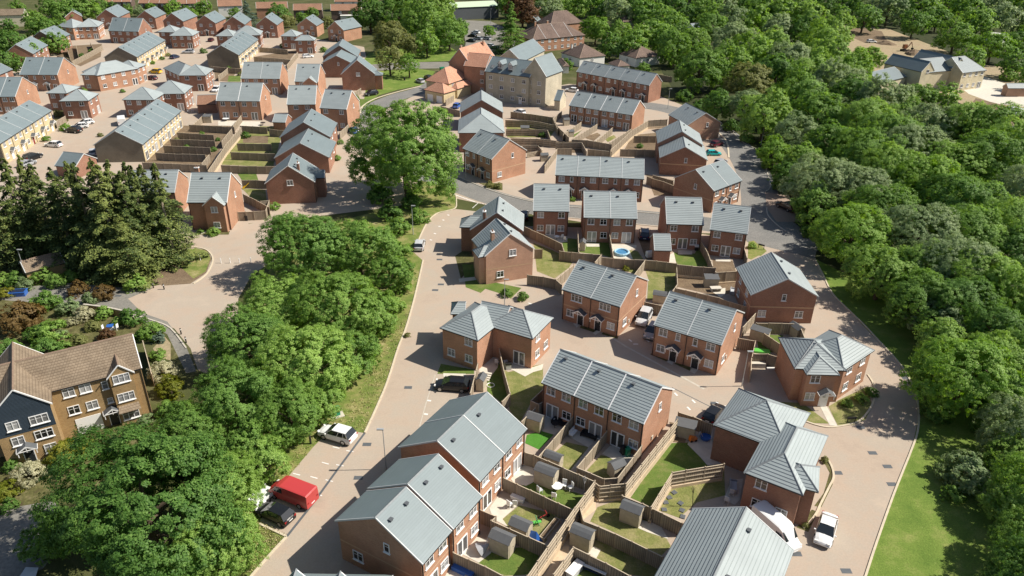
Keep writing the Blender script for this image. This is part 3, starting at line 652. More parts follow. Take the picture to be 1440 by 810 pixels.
for key, n, label in [('h6', 6, 'buff terrace with pale smooth roof seen end on behind the curved brick house'), ('h10', 5, 'buff terrace with red doors running off the left edge'),
                      ('h11', 6, 'long buff terrace above the fenced back gardens, dark blank end gable'), ('h12', 6, 'buff terrace at the back between two corner houses')]:
    B = gab(key); kw = dict(F='g' if key == 'h11' else 't')
    if key == 'h10': x, y, r, L, S, E, R, _, _ = B
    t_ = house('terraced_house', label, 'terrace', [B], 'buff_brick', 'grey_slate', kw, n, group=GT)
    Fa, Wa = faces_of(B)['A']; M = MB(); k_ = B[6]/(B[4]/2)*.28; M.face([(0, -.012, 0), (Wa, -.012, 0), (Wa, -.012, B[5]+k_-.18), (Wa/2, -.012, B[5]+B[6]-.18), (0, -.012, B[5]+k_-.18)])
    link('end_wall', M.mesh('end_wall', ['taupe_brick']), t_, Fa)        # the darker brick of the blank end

# L-shaped and hipped corner houses, each a few roof blocks meeting at their hips
B_ = block_px
cornerhouse = [
 ('hip roofed pair of corner houses behind the two houses by the far left trees', [B_(*z6('A1', (470, 222), (612, 236), (690, 214)), ax='v', depth=9), B_(*z6('A1', (640, 230), (828, 225), (886, 188)), depth=8)], 'orange_brick'),
 ('curved brick corner house with bay windows beside the yellow car', [B_(*z6('A1', (842, 634), (1146, 582)), depth=9, ext=(1, 1)), B_(*z6('A1', (678, 632), (842, 634)), depth=8), B_(*z6('A1', (1146, 580), (1236, 546)), depth=8)], 'orange_brick'),
 ('hipped brick corner house overlooking the two white parked cars', [B_(*z6('A4', (498, 164), (745, 160), (858, 100)), hip=(1, 1)), B_(*z6('A4', (388, 96), (560, 98)), depth=8)], 'red_brick'),
 ('L shaped hipped house across the beige drive from the curved house', [B_(*z6('A4', (1028, 152), (1298, 154)), depth=8.5), B_(*z6('A5', (60, 104), (356, 100), (436, 38)), depth=8)], 'red_brick'),
 ('hipped brick house right of the yellow car, with tall bay', [B_(*z6('A2', (430, 637), (655, 636), (724, 584))), B_(*z6('A2', (296, 575), (430, 637)), depth=8)], 'red_brick'),
 ('hipped corner house in front of the third back row gable, silver car below', [B_(*z6('A2', (348, 302), (545, 302), (606, 268))), B_(*z6('A2', (250, 270), (400, 272)), depth=8)], 'red_brick'),
 ('hip roofed L house tucked behind the right hand buff terrace', [B_(*z6('A2', (738, 304), (890, 306)), depth=8), B_(*z6('A2', (880, 300), (1118, 296), (1162, 262)), depth=8)], 'red_brick'),
 ('hipped corner house above the white car at the end of the gardens', [B_(*z6('A3', (322, 342), (492, 342), (548, 322))), B_(*z6('A3', (204, 304), (340, 308)), depth=8)], 'red_brick'),
 ('L shaped pair with hipped roofs and white french doors beside the black car', [B_(*z6('C4', (108, 366), (430, 476), (574, 366)), ax='v', depth=8.6), B_(*z6('C4', (640, 385), (895, 460), (1102, 290)), ext=(2.6, 0)), B_(*z6('C4', (574, 366), (690, 390)), depth=6.2, ext=(3.2, -.9), hip=(0, 0)), B_(*z6('C4', (200, 250), (330, 250)), depth=3.4, ext=(0, 0), ax='u', hip=(1, 0))], 'orange_brick'),
 ('hipped corner house with small pointed front bay and white door on the lawn corner', [B_(*z6('C6', (944, 770), (1385, 785)), depth=7.5), B_(*z6('C6', (834, 546), (944, 770)), depth=6.5), B_((1188.5, 520), (1222.5, 497.5), depth=6.5, ext=(.3, 1.4)), B_((1134, 526.5), (1181.5, 527.5), depth=5.0, ax='v', hip=(1, 0))], 'orange_brick'),
 ('hipped L house with zigzag ribbed roof beside the white van', [B_(*z6('D7', (513, 326), (1016, 520), (1058, 470)), ax='v', depth=11), B_(*z6('D1', (255, 582), (545, 692)), depth=8.5, ext=(0, 4.5)), B_(*z6('D7', (1046, 468), (1148, 494), (1226, 294)), ext=(3, 0))], 'red_brick'),
]
for label, blocks, wall in cornerhouse:
    kd = {'*': 'auto'}
    if 'black car' in label: kd = {'A': 'cw', 'F': 'fd1', 'F1': 'fdr', 'B1': 'ww'}
    if 'zigzag' in label: kd = {'A': 'ww', 'F1': 'fdr', 'K': 'w1', 'F2': 'w1', 'B2': 'w1'}
    if 'pointed front bay' in label: kd = {'F': 'w', 'F1': 'ww', 'F2': 'w', 'A3': 'dd', 'F3': 'dd'}
    house('corner_house', label, 'house', blocks, wall, 'grey_tile', kd, 1, group='hip roofed corner houses', vents=False)
b = gab('h34'); house('brick_house', 'hip ended brick house between the plain gable and the semi by the oak', 'house', [b[:6]+(3.1, 1, 0)], 'red_brick', 'grey_tile', {}, group=GE, vents=False)
b = gab('h21c'); house('brick_house', 'brick house with low side wing and white window in its gable by the black car', 'house', [b, sub(b, 1.0, 4.5, -2.2, b[4]*.3, 'v', b[5]-.6, 1.0, 1, 0)], 'red_brick', 'grey_slate', dict(A='GW'), group=GE, white=True, vents=False)
b = gab('h24'); house('brick_house', 'brick house with a small pointed dormer gable between two split roofs', 'house', [b, sub(b, b[3]*.35, b[3]*.97, -.9, b[4]*.5, 'v', b[5]-.2, 1.7)], 'orange_brick', 'grey_tile', dict(F='w'), group=GE, white=True)
house('garage', 'little garage with ribbed tile roof behind the garden of the pool', 'garage', [gab('h47')], 'red_brick', 'grey_tile', {}, group='garages', vents=False)
house('garage', 'small garage with flat looking grey roof between the detached brick houses', 'garage', [block_px(*z6('A6', (135, 340), (248, 344)), depth=5.2, hip=(0, 0), eave=2.5)], 'red_brick', 'grey_tile', {}, group='garages', vents=False)
house('garage', 'grey roofed garage block behind the conifers beside the blue car', 'garage', [block_px((76, 233), (105, 236), depth=7, hip=(0, 0), eave=2.6)], 'red_brick', 'grey_slate', {}, group='garages', vents=False)
house('garage', 'low double garage beneath the beige roof at the end of the fenced gardens', 'garage', [block_px((276, 147.5), (304, 146.5), depth=6.5, hip=(0, 0), eave=2.6)], 'red_brick', 'rust_tile', {}, group='garages', vents=False)
# stone apartment block and its red roofed neighbour
b = gab('apt'); am = gab('aptm')
am = (am[0]-.3, am[1], am[2], am[3]+2.5, 9.8, am[5], 3.8, 0, 0)
r_ = house('apartment_block', 'pale stone apartment block of three storeys with dormers and a tall gable', 'apartment block', [am, b, block_px(*z6('B1', (1092, 500), (1240, 425)), depth=9, ext=(5, 0), hip=(0, 0), eave=9.0, k=.8)], 'stone_brick', 'grey_slate', {}, 1, white=True, vents=False, chimney=None)
inv = frame(am[0], am[1], am[2]).inverted()
for i, Bk in enumerate((am, b)):
    F = inv @ frame(*Bk[:3])
    for nm, (Fl, Wd) in faces_of(Bk).items():
        if not seen(frame(*Bk[:3]) @ Fl) or (i, nm) not in ((0, 'F'), (1, 'A')): continue
        nb = 4 if i == 0 else 2
        for zz in (.95, 3.6, 6.3):
            for j in range(nb): put(r_, 'w2', F @ Fl, Wd*(j+.5)/nb if i == 0 else Wd*(.3+.42*j), zz)
        if i == 0: put(r_, 'dw', F @ Fl, Wd*.8, .05); put(r_, 'cf', F @ Fl, Wd*.8, 0)
for t in (.32, .55):                                      # two dormers on the front slope
    M = MB(); u = am[3]*t; e, R, S = am[5], am[6], am[4]
    zb = e+R*.25; M.box((u, 1.9, zb+.9), (1.5, 2.4, 1.8), 0)
    for s in (-1, 1): M.face([(u, .5, zb+2.7), (u, 4.2, zb+2.7), (u+s*1.0, 4.2, zb+1.6), (u+s*1.0, .5, zb+1.6)][::s], 1)
    M.face([(u-.8, .69, zb+1.8), (u+.8, .69, zb+1.8), (u, .69, zb+2.6)], 2)
    d = M.build('dormer', ['lead_grey', 'grey_slate', 'white_upvc'], r_); put(d, 'w2', frame(u, .69, 0), 0, zb+.55)
for t, s in ((.12, .35), (.8, .35)):
    M = MB(); e, R, S = am[5], am[6], am[4]; u = am[3]*t; v = S/2*s; ang = math.atan2(R, S/2)
    M.box((0, 0, .05), (.9, 1.2, .1), 0); M.box((0, 0, .104), (.7, 1.0, .02), 1)
    o = M.build('skylight', ['lead_grey', 'glass'], r_); o.matrix_basis = Matrix.Translation((u, v, e+R*s)) @ Matrix.Rotation(ang, 4, 'X')
rd = gab('red')
r2 = house('apartment_block', 'red tiled gabled brick block joined to the stone apartments', 'apartment block', [rd, block_px(*z6('B1', (600, 560), (740, 572)), depth=9, hip=(0, 0), eave=8.5, k=.75, ext=(2, 0))], 'orange_brick', 'red_tile', {}, ridge='ridge_red', vents=False, chimney=[(2.6, 5.2), (14, 3.4)])
F = frame(0, 0, 0)
for nm, (Fl, Wd) in faces_of(rd).items():
    if nm == 'F':
        for zz in (.95, 3.6, 6.3):
            for t in (.15, .4): put(r2, 'w2', Fl, Wd*t, zz)
Bk = block_px(*z6('B1', (600, 560), (740, 572)), depth=9, hip=(0, 0), eave=8.5, k=.75, ext=(2, 0)); F = frame(*rd[:3]).inverted() @ frame(*Bk[:3]); Fl, Wd = faces_of(Bk)['F']
for zz in (.95, 3.6, 6.3): put(r2, 'w2', F @ Fl, Wd*.82, zz)
r3 = house('lodge', 'low red hipped lodge with white garage doors in front of the red roofed block', 'house', [block_px(*z6('B1', (215, 757), (385, 790), (470, 756)), eave=3.2, k=.75), block_px(*z6('B1', (435, 706), (604, 648)), depth=9, eave=4.6, k=.8, ext=(.5, 0)), block_px(*z6('B1', (500, 752), (622, 712)), depth=4, eave=3.0, k=.6, hip=(1, 0))], 'buff_brick', 'red_tile', {}, ridge='ridge_red', vents=False)
Bk = block_px(*z6('B1', (215, 757), (385, 790), (470, 756)), eave=3.2, k=.75); Fl, Wd = faces_of(Bk)['F']
for t in (.27, .76):
    M = MB(); M.box((0, -.02, 1.05), (2.2, .06, 2.1)); link('garage_door', M.mesh('garage_door', ['door_white']), r3, Fl @ Matrix.Translation((Wd*t, 0, 0)))
Bk2 = block_px(*z6('B1', (435, 706), (604, 648)), depth=9, eave=4.6, k=.8, ext=(.5, 0)); F2 = frame(*Bk[:3]).inverted() @ frame(*Bk2[:3]); Fl, Wd = faces_of(Bk2)['F']
for t in (.2, .55, .8): put(r3, 'w2', F2 @ Fl, Wd*t, 3.1)
house('bin_store', 'tiny pale store with pitched roof against the tall stone gable', 'shed', [block_px(*z6('B4', (1192, 246), (1246, 252), (1310, 214)), eave=3.0, hip=(0, 0), k=.8)], 'stone_brick', 'grey_slate', {}, vents=False)
# dark boarded and tan brick house at the left edge
e1 = (-51.4-14*.854, 68.7-14*.52, .547, 23.06, 7.8, 6.9, 2.75, 0, 0)
e2 = (-50.4, 66.3, 2.109, 11.0, 6.1, 6.9, 2.9, 0, 0)
e3 = sub(e1, 23.06-3.9, 23.06-.9, -.5, 3.9, 'v', 6.9, 1.5)
le = house('tan_house', 'tan brick house with brown tiled roof and dark blue boarded gable at the left edge', 'house', [e1, e2, e3], 'tan_brick', 'brown_tile', {}, ridge='ridge_brown', white=True, vents=False)
inv = frame(*e1[:3]).inverted()
Fl, Wd = faces_of(e1)['F']
for x, z, k in ((15.0, 5.45, 'w2'), (16.7, 5.45, 'w2'), (18.7, 5.2, 'w1'), (15.0, 3.0, 'w2'), (16.9, 3.0, 'w2'), (18.8, 3.2, 'ws')): put(le, k, Fl, x, z)
Fl3, W3 = faces_of(e3)['A']; F3 = inv @ frame(*e3[:3]) @ Fl3
for z, k in ((5.9, 'w3'), (3.3, 'w3'), (.7, 'w3')): put(le, k, F3, W3*.5, z)
M = MB(); M.face([(0, 0, 2.75), (W3*.9, 0, 2.75), (W3*.9+.1, -.9, 2.25), (-.1, -.9, 2.25)]); M.face([(W3*.9, 0, 2.75), (W3*.9, 0, 2.25), (W3*.9+.1, -.9, 2.25)]); M.face([(0, 0, 2.75), (-.1, -.9, 2.25), (0, 0, 2.25)])
link('bay_roof', M.mesh('bay_roof', ['brown_tile']), le, F3 @ Matrix.Translation((W3*.05, 0, 0)))
M = MB(); M.box((0, -.03, 1.1), (2.7, .06, 2.2)); link('garage_door', M.mesh('garage_door', ['door_white']), le, Fl @ Matrix.Translation((16.1, 0, 0)))
put(le, 'dk', Fl, 18.7, .05); put(le, 'cp', Fl, 18.7, 0)
Fl2, W2 = faces_of(e2)['A']; F2 = inv @ frame(*e2[:3]) @ Fl2
E_, R_ = e2[5], e2[6]
M = MB(); y0 = -.02; M.face([(0, y0, 4.1), (W2, y0, 4.1), (W2, y0, E_+.05), (W2/2, y0, E_+R_-.2), (0, y0, E_+.05)])
link('weatherboarding', M.mesh('weatherboarding', ['weatherboard']), le, F2)
F2b = F2 @ Matrix.Translation((0, -.02, 0))
for x, z, k in ((W2*.3, 4.75, 'w2'), (W2*.75, 4.75, 'w3'), (W2*.3, 2.7, 'w2'), (W2*.75, 2.75, 'w3'), (W2*.78, .7, 'w2')): put(le, k, F2b, x, z)
put(le, 'dk', F2, W2*.4, .05); put(le, 'cp', F2, W2*.4, 0)

# older buildings round the estate
def far_row(label, pts, depth=8, wall='pink_brick', roof='rust_tile', kinds=None, n=1, eave=5.0, k=.55, cat='house', group='older houses along the top of the photo', name='older_house', **kw):
    bl = block_px(*pts, depth=depth, hip=(0, 0), eave=eave, k=k)
    return house(name, label, cat, [bl], wall, roof, kinds or {}, n, group=group, ridge='ridge_brown', vents=False, **kw)
far_row('beige house with plain pinkish roof in the trees at the top left corner', [(-8, 22), (33, 21)], 8, 'cream_render', 'brown_tile', dict(B='G1'))
far_row('dark fronted terrace with orange roof at the top edge behind the leftmost gables', [(144, 3), (184, 2.5)], 9, 'umber_tile', 'rust_tile', dict(F='u'), 3)
far_row('older terrace with orange roof at the top edge, second from the left', [(194, 4.5), (238, 4.5)], 9, 'umber_tile', 'rust_tile', dict(F='u'), 3)
far_row('older terrace with orange roof at the top edge, third from the left', [(248, 5.5), (291, 4.5)], 9, 'umber_tile', 'rust_tile', dict(F='u', B='G1'), 3)
far_row('pale fronted older house with orange roof left of the bluish conifer', [(306, 9), (341, 8)], 9, 'white_render', 'rust_tile', dict(F='u'))
far_row('older house with plain orange roof right of the bluish conifer', [(360, 12), (405, 11)], 9, 'orange_brick', 'rust_tile', dict(B='G1'))
far_row('older house with reddish brown roof and shaded wall behind the olive shrub', [(412, 14.5), (453, 14)], 9, 'umber_tile', 'rust_tile', dict(F='u', B='G1'))
far_row('older house with red roof and long white extension beside the big trees', [(465, 15), (508.5, 14.5)], 9, 'umber_tile', 'rust_tile', dict(F='u', B='G1'))
far_row('older house roof cut by the top edge above the white extension', [(470, 2.5), (508, 2.2)], 9, 'white_render', 'rust_tile', dict(F='u'))
b = block_px((478, 22), (507, 22), depth=4, hip=(0, 0), eave=2.8, k=.15); house('extension', 'long white single storey extension against the red roofed older house', 'extension', [b], 'white_render', 'white_render', {}, vents=False)
far_row('long shed with pale green sheet roof at the top of the photo', [(637, 11), (702, 8)], 14, 'lead_grey', 'green_sheet', {}, 1, 6.0, .25, 'shed', name='warehouse', group=None)
pub = [block_px(*z6('B2', (124, 332), (500, 296)), depth=14, eave=5.0, k=.66, hip=(1, 1), ext=(4, 0)), block_px(*z6('B2', (205, 215), (480, 190)), depth=11, eave=5.5, k=.9, hip=(1, 1))]
pb = house('inn', 'large old brick inn with brown hipped roof and red chimneys', 'inn', pub, 'orange_brick', 'umber_tile', {'F': 'w'}, 4, ridge='ridge_brown', vents=False, chimney=[(6, 7.5), (12, 7.5)])
for label, pts, ch in (('white bungalow with brown hipped roof nearest the old inn', [(290, 442), (450, 492), (574, 440)], (3, 3)), ('white bungalow with brown hipped roof beside the yellow hedge', [(778, 452), (926, 492), (1078, 452)], (3, 5))):
    house('bungalow', label, 'bungalow', [block_px(*z6('B2', *pts), eave=3.3, k=.62)], 'white_render', 'umber_tile', {'F': 'w1', 'B': 'w1'}, 1, group='white bungalows', ridge='ridge_brown', vents=False, upz=1.4, chimney=[ch])
for label, pts in (('small brown pyramid roof in front of the right white bungalow', [(688, 530), (772, 562), (858, 545)]), ('small brown roof beside the left white bungalow', [(262, 500), (310, 560), (352, 540)])):
    house('outbuilding', label, 'outbuilding', [block_px(*z6('B2', *pts), eave=2.5, k=.6)], 'white_render', 'umber_tile', {}, ridge='ridge_brown', vents=False)
house('older_house', 'shaded grey house with hipped roof and white chimney among the trees', 'house', [block_px(*z6('B2', (985, 276), (1112, 276)), depth=8, eave=4.0, k=.8)], 'stone_brick', 'umber_tile', {'F': 'w1'}, ridge='ridge_brown', vents=False, chimney=[(1, 3)])
house('older_house', 'brown hipped roof among the trees behind the shaded grey house', 'house', [block_px(*z6('B2', (815, 185), (965, 175)), depth=8, eave=5.0, k=.8)], 'stone_brick', 'umber_tile', {'F': 'w1'}, ridge='ridge_brown', vents=False)
house('outbuilding', 'grey gabled double garage beside the dark evergreen near the inn', 'garage', [block_px(*z6('B1', (1080, 190), (1190, 196)), depth=7, eave=2.8, hip=(0, 0), k=.9, ax='v')], 'lead_grey', 'grey_slate', {}, vents=False)
house('older_house', 'pale gabled house half sunk in the trees right of the old inn', 'house', [block_px((978, 42), (998, 40), depth=7, eave=5, hip=(0, 0))], 'white_render', 'grey_slate', {'F': 'u'}, vents=False)
house('older_house', 'pale flat roofed building among the trees near the top right corner', 'house', [block_px((1388, 48), (1412, 51), depth=8, eave=4, hip=(0, 0), k=.15)], 'white_render', 'white_render', {}, vents=False)
house('outbuilding', 'brown roof tip showing between the trees above the terrace of five', 'outbuilding', [block_px((962, 66), (974, 66), depth=5, eave=3)], 'tan_brick', 'umber_tile', {}, vents=False)
house('older_house', 'small red roofed cottage beneath the copper beech', 'house', [block_px((752, 16), (764, 16), depth=6, eave=4, hip=(0, 0))], 'orange_brick', 'rust_tile', {}, vents=False)
# school in the wood
sc_ = [block_px(*z6('B3', (575, 487), (690, 474)), depth=15, eave=6.5, hip=(0, 0), k=.95, ax='v'), block_px(*z6('B3', (640, 492), (835, 474)), depth=10, eave=6.0, hip=(0, 0), k=.7),
       block_px(*z6('B3', (832, 456), (955, 446)), depth=17, eave=6.8, hip=(0, 0), k=.95, ax='v'), block_px(*z6('B3', (925, 496), (1128, 472)), depth=11, eave=6.0, hip=(0, 1), k=.75), block_px(*z6('B3', (238, 580), (452, 528)), depth=10, eave=4.0, hip=(0, 0), k=.5)]
s_ = house('school', 'cream gabled school with dark slate roofs in the clearing at the right', 'school', sc_, 'cream_brick', 'grey_slate', {'A': 'GW', 'A2': 'GW', 'F3': 'auto'}, white=True, vents=False)
house('garage', 'small brick garage with white door standing alone on the school yard', 'garage', [block_px(*z6('B3', (1256, 606), (1308, 625), (1432, 608)), eave=2.8, hip=(0, 0), k=.8, ax='v')], 'pink_brick', 'grey_slate', {}, group='garages', vents=False)
house('outbuilding', 'low building with pale metal roof below the school yard', 'outbuilding', [block_px((1352, 166), (1392, 173), depth=7, eave=3.5, hip=(0, 0), k=.2)], 'umber_tile', 'lead_grey', {}, vents=False)
house('outbuilding', 'brown shed with flat tan roof beside the parked vans', 'outbuilding', [block_px((1374, 158), (1385, 167), (1405, 161), eave=3.2, hip=(0, 0), k=.1)], 'rust_tile', 'brown_tile', {}, vents=False)
house('outbuilding', 'pale roof corner at the right edge below the parked vans', 'outbuilding', [block_px((1417, 180), (1450, 192), depth=7, eave=3, hip=(0, 0), k=.2)], 'stone_brick', 'lead_grey', {}, vents=False)
house('shed', 'old garage with weathered tile roof shaded by the conifers', 'garage', [block_px((35.5, 384), (92, 369.5), depth=4.6, eave=2.3, hip=(0, 0), k=.55)], 'tan_brick', 'brown_tile', {}, ridge='ridge_brown', vents=False)
# low house cut by the bottom edge, left of the big row
b = block_px((400, 818), (560, 826), depth=9, eave=4.2, hip=(0, 0), k=.3); 
house('brick_house', 'pointed porch gables and grey roof poking up at the bottom edge by the shaded gable', 'house', [(-19.2, 40.5, .0, 9, 6.4, 3.2, 2.0, 0, 0), (-16.6, 39.0, math.pi/2, 6.5, 3.4, 3.2, 2.2, 0, 0), (-13.0, 39.0, math.pi/2, 6.5, 3.0, 3.2, 2.0, 0, 0)], 'red_brick', 'grey_slate', {}, group=GE, white=True, vents=False)
# ---------------------------------------------------------------- ground, roads, paving, lawns
sheet('ground', [(-1500, -200, 0), (1500, -200, 0), (1500, 2500, 0), (-1500, 2500, 0)], 'ground', 0, world=True)
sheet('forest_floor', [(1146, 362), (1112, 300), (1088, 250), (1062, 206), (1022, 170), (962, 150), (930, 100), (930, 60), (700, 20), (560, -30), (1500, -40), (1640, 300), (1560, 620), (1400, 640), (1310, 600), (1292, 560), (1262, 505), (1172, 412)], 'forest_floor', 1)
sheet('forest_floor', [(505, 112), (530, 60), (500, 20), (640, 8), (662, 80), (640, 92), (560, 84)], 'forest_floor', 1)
sheet('grass', [(330, 830), (352, 808), (403, 755), (365, 737), (372, 705), (403, 673), (442, 627), (465, 604), (492, 606), (513, 609), (545, 536), (560, 489), (570, 464), (586, 406), (594, 366), (581, 354), (589, 337), (601, 313), (613, 301), (641, 293), (638, 275), (618, 262), (585, 290), (520, 300), (400, 330), (300, 560), (250, 700), (280, 830)], 'verge_grass', 2)
sheet('grass', [(1216, 814), (1232, 765), (1255, 700), (1282, 632), (1291, 590), (1288, 556), (1262, 508), (1170, 412), (1148, 365), (1260, 420), (1340, 560), (1470, 640), (1500, 840)], 'green_grass', 2)
sheet('paving', [(-30, 205), (-30, 110), (60, 38), (300, 30), (512, 66), (525, 130), (505, 172), (520, 230), (560, 262), (612, 270), (560, 290), (480, 300), (380, 312), (250, 322), (-30, 300)], 'paving', 1)
sheet('paving', [(352, 812), (403, 755), (365, 737), (372, 705), (403, 673), (442, 627), (465, 604), (492, 606), (513, 609), (545, 536), (560, 489), (570, 464), (586, 406), (594, 366), (581, 354), (589, 337), (601, 313), (613, 301), (641, 294), (668, 297), (740, 318), (900, 322), (960, 325), (1060, 340), (1145, 362), (1170, 412), (1215, 457), (1262, 508), (1288, 556), (1291, 590), (1282, 632), (1255, 700), (1232, 765), (1216, 812), (1200, 850), (330, 850)], 'paving', 1)
sheet('paving', [(560, 262), (525, 200), (530, 160), (600, 126), (640, 120), (700, 135), (800, 118), (910, 128), (990, 160), (1040, 190), (1075, 270), (1060, 330), (900, 325), (740, 300)], 'paving', 1)
sheet('paving', [(120, 428), (165, 412), (228, 400), (250, 330), (240, 288), (290, 285), (350, 315), (378, 310), (405, 330), (395, 362), (355, 385), (335, 420), (335, 470), (300, 530), (278, 520), (268, 490), (245, 462), (215, 450), (180, 440), (140, 434)], 'paving', 2)
sheet('path', [(-20, 408), (100, 398), (160, 404), (215, 405), (180, 420), (200, 440), (235, 452), (262, 488), (276, 522), (262, 525), (235, 470), (190, 447), (120, 432), (-20, 425)], 'asphalt_old', 3)
sheet('path', [(-20, 735), (20, 710), (60, 690), (110, 740), (60, 800), (-20, 830)], 'asphalt_old', 2)
sheet('soil', [(208, 392), (215, 375), (238, 352), (262, 349), (290, 351), (298, 364), (290, 384), (268, 399), (228, 402)], 'soil', 4)
sheet('grass', [(250, 372), (258, 352), (276, 349), (292, 353), (296, 364), (289, 382), (272, 392)], 'verge_grass', 5)
road('road', [(672, 62), (664, 85), (640, 100), (600, 124), (560, 136), (530, 150), (516, 172), (530, 205), (575, 238), (640, 259), (700, 280), (760, 293), (830, 299), (930, 308), (1000, 316), (1060, 328), (1150, 352)], 7.2, 'asphalt', 3)
road('road', [(845, 142), (900, 147), (942, 154), (985, 168), (1022, 192), (1050, 225), (1066, 262), (1070, 300), (1062, 328)], 8.0, 'asphalt', 4)
sheet('road', [(1040, 292), (1062, 268), (1100, 300), (1150, 340), (1146, 364), (1050, 340)], 'asphalt', 5)
sheet('car_park', [(648, 28), (690, 30), (712, 40), (706, 70), (672, 72), (650, 90), (655, 60)], 'asphalt_old', 3)
sheet('car_park', [(724, 52), (742, 50), (752, 62), (736, 72), (720, 66)], 'asphalt_old', 3)
sheet('parking_bay', [(1076, 270), (1108, 275), (1128, 312), (1092, 312), (1078, 292)], 'paving_red', 6)
sheet('path', [(506, 92), (560, 88), (625, 87), (670, 90), (668, 98), (625, 96), (560, 97), (512, 101)], 'asphalt_old', 3)
sheet('grass', [(510, 152), (532, 134), (560, 126), (600, 118), (612, 100), (590, 97), (532, 100), (516, 115)], 'green_grass', 2)
sheet('grass', [(505, 92), (520, 74), (570, 68), (632, 66), (664, 84), (625, 86), (560, 88)], 'green_grass', 2)
sheet('grass', z6('A6', (870, 145), (990, 142), (1005, 155), (930, 190), (880, 212)), 'lawn_green', 3)
sheet('grass', [(592, 254), (640, 265), (642, 292), (612, 301), (598, 312), (588, 335), (570, 320), (570, 270)], 'verge_grass', 3)
sheet('sand', [(1186, 36), (1248, 40), (1332, 72), (1340, 84), (1450, 100), (1460, 190), (1380, 160), (1320, 130), (1262, 118), (1220, 96), (1192, 70)], 'sand', 2)
sheet('soil', [(1372, 138), (1420, 150), (1445, 160), (1440, 178), (1385, 160), (1365, 148)], 'soil', 3)
sheet('yard', [(1345, 118), (1385, 108), (1445, 128), (1440, 150), (1400, 146), (1362, 132)], 'patio_slab', 3)
sheet('soil', [(1195, 36), (1240, 44), (1248, 58), (1215, 60), (1192, 50)], 'soil', 3)
sheet('grass', [(1400, 268), (1450, 262), (1460, 300), (1415, 305)], 'lawn_dry', 3)
# paving zones of the lane and the parking bays
kerb([(352, 812), (378, 782), (403, 755)]); kerb([(513, 609), (530, 572), (545, 536), (560, 489), (570, 464), (580, 430), (586, 406), (592, 380), (595, 366)])
kerb([(586, 345), (592, 330), (601, 313), (613, 301), (627, 297), (640, 293), (642, 285), (640, 273), (628, 262), (615, 254)], curve=True)
kerb([(403, 755), (440, 708), (475, 660), (513, 609)], h=.03, mat='lead_grey', name='drain_channel', w=.25)
kerb([(365, 737), (403, 755)], curve=False)
kerb([(1216, 814), (1232, 765), (1255, 700), (1270, 662), (1282, 632), (1290, 608), (1292, 582), (1288, 556), (1277, 530), (1262, 508), (1238, 482), (1215, 457), (1192, 435), (1170, 412), (1158, 388), (1146, 364)])
kerb([(1097, 580), (1120, 588), (1145, 597), (1165, 601), (1185, 599), (1205, 594), (1216, 585), (1226, 570), (1230, 555), (1228, 540), (1220, 527)])
kerb([(1129, 743), (1140, 733), (1148, 722), (1154, 709), (1166, 685), (1172, 672), (1170, 658), (1163, 645)])
kerb([(272, 399), (288, 388), (297, 374), (299, 362), (291, 352), (276, 348), (262, 348)])
kerb([(1012, 188), (1022, 200), (1025, 222)], w=.4); kerb([(1031, 187), (1047, 202), (1067, 214), (1083, 258), (1076, 270)], mat='concrete')
kerb([(1078, 292), (1080, 303), (1092, 316), (1106, 326)], mat='concrete'); kerb([(1108, 275), (1128, 312)], mat='concrete', curve=False)
kerb([(640, 247), (668, 259), (700, 271), (750, 284), (802, 291), (860, 295), (928, 301)], mat='concrete'); kerb([(748, 302), (817, 308), (927, 319)], mat='concrete')
kerb([(507, 160), (508, 152), (516, 145), (530, 138), (560, 129), (592, 121)], w=.4)
kerb([(262, 490), (240, 462), (215, 451), (180, 441)], mat='concrete')
dashes([(637, 273), (668, 284)], 7, .9, .3); dashes([(668, 284), (686, 288)], 4, .9, .12); dashes([(663, 294), (674, 284)], 1, 3.2, .14)
dashes([(1054, 336), (1095, 345)], 5, .9, .3); dashes([(1095, 345), (1145, 357)], 6, .9, .12); dashes([(1104, 355), (1102, 346)], 1, 3.0, .14)
dashes([(1087, 326), (1105, 328)], 3, 1.0, .35); dashes([(1062, 297), (1064, 306)], 1, 3.2, .14); dashes([(1070, 213), (1080, 250)], 8, .6, .1)
dashes([(1094, 318), (1104, 323)], 1, 2.6, 1.4)
for a in [((466, 628), (479, 631)), ((452, 650), (463, 653)), ((436, 670), (447, 673)), ((413, 666), (421, 668)), ((489, 634), (495, 635)), ((475, 654), (481, 655)), ((459, 675), (467, 677)), ((444, 694), (452, 697))]:
    dashes(a, 1, .9, .14)
kerb([(612, 527), (600, 564), (590, 600)], w=.12, h=.012, mat='concrete', curve=False, name='bay_edge')
for a in [((600, 563), (607, 564)), ((596, 582), (602, 583)), ((629, 302), (632, 303)), ((622, 309), (625, 310)), ((616, 318), (620, 319)), ((610, 328), (613, 329)), ((604, 337), (608, 338))]: dashes(a, 1, .5, .3)
kerb([(945, 545), (1003, 574)], w=.12, h=.012, mat='lead_grey', curve=False, name='bay_edge')
for a in [((949, 553), (952, 556)), ((974, 563), (977, 566)), ((998, 574), (1001, 577)), ((967, 573), (970, 576)), ((743, 426), (748, 428)), ((884, 477), (889, 481)), ((892, 484), (896, 484)), ((909, 478), (913, 481))]: dashes(a, 1, .7, .25)
kerb([(840, 462), (880, 487), (990, 547)], w=.3, h=.01, mat='concrete', curve=False, name='bay_edge')
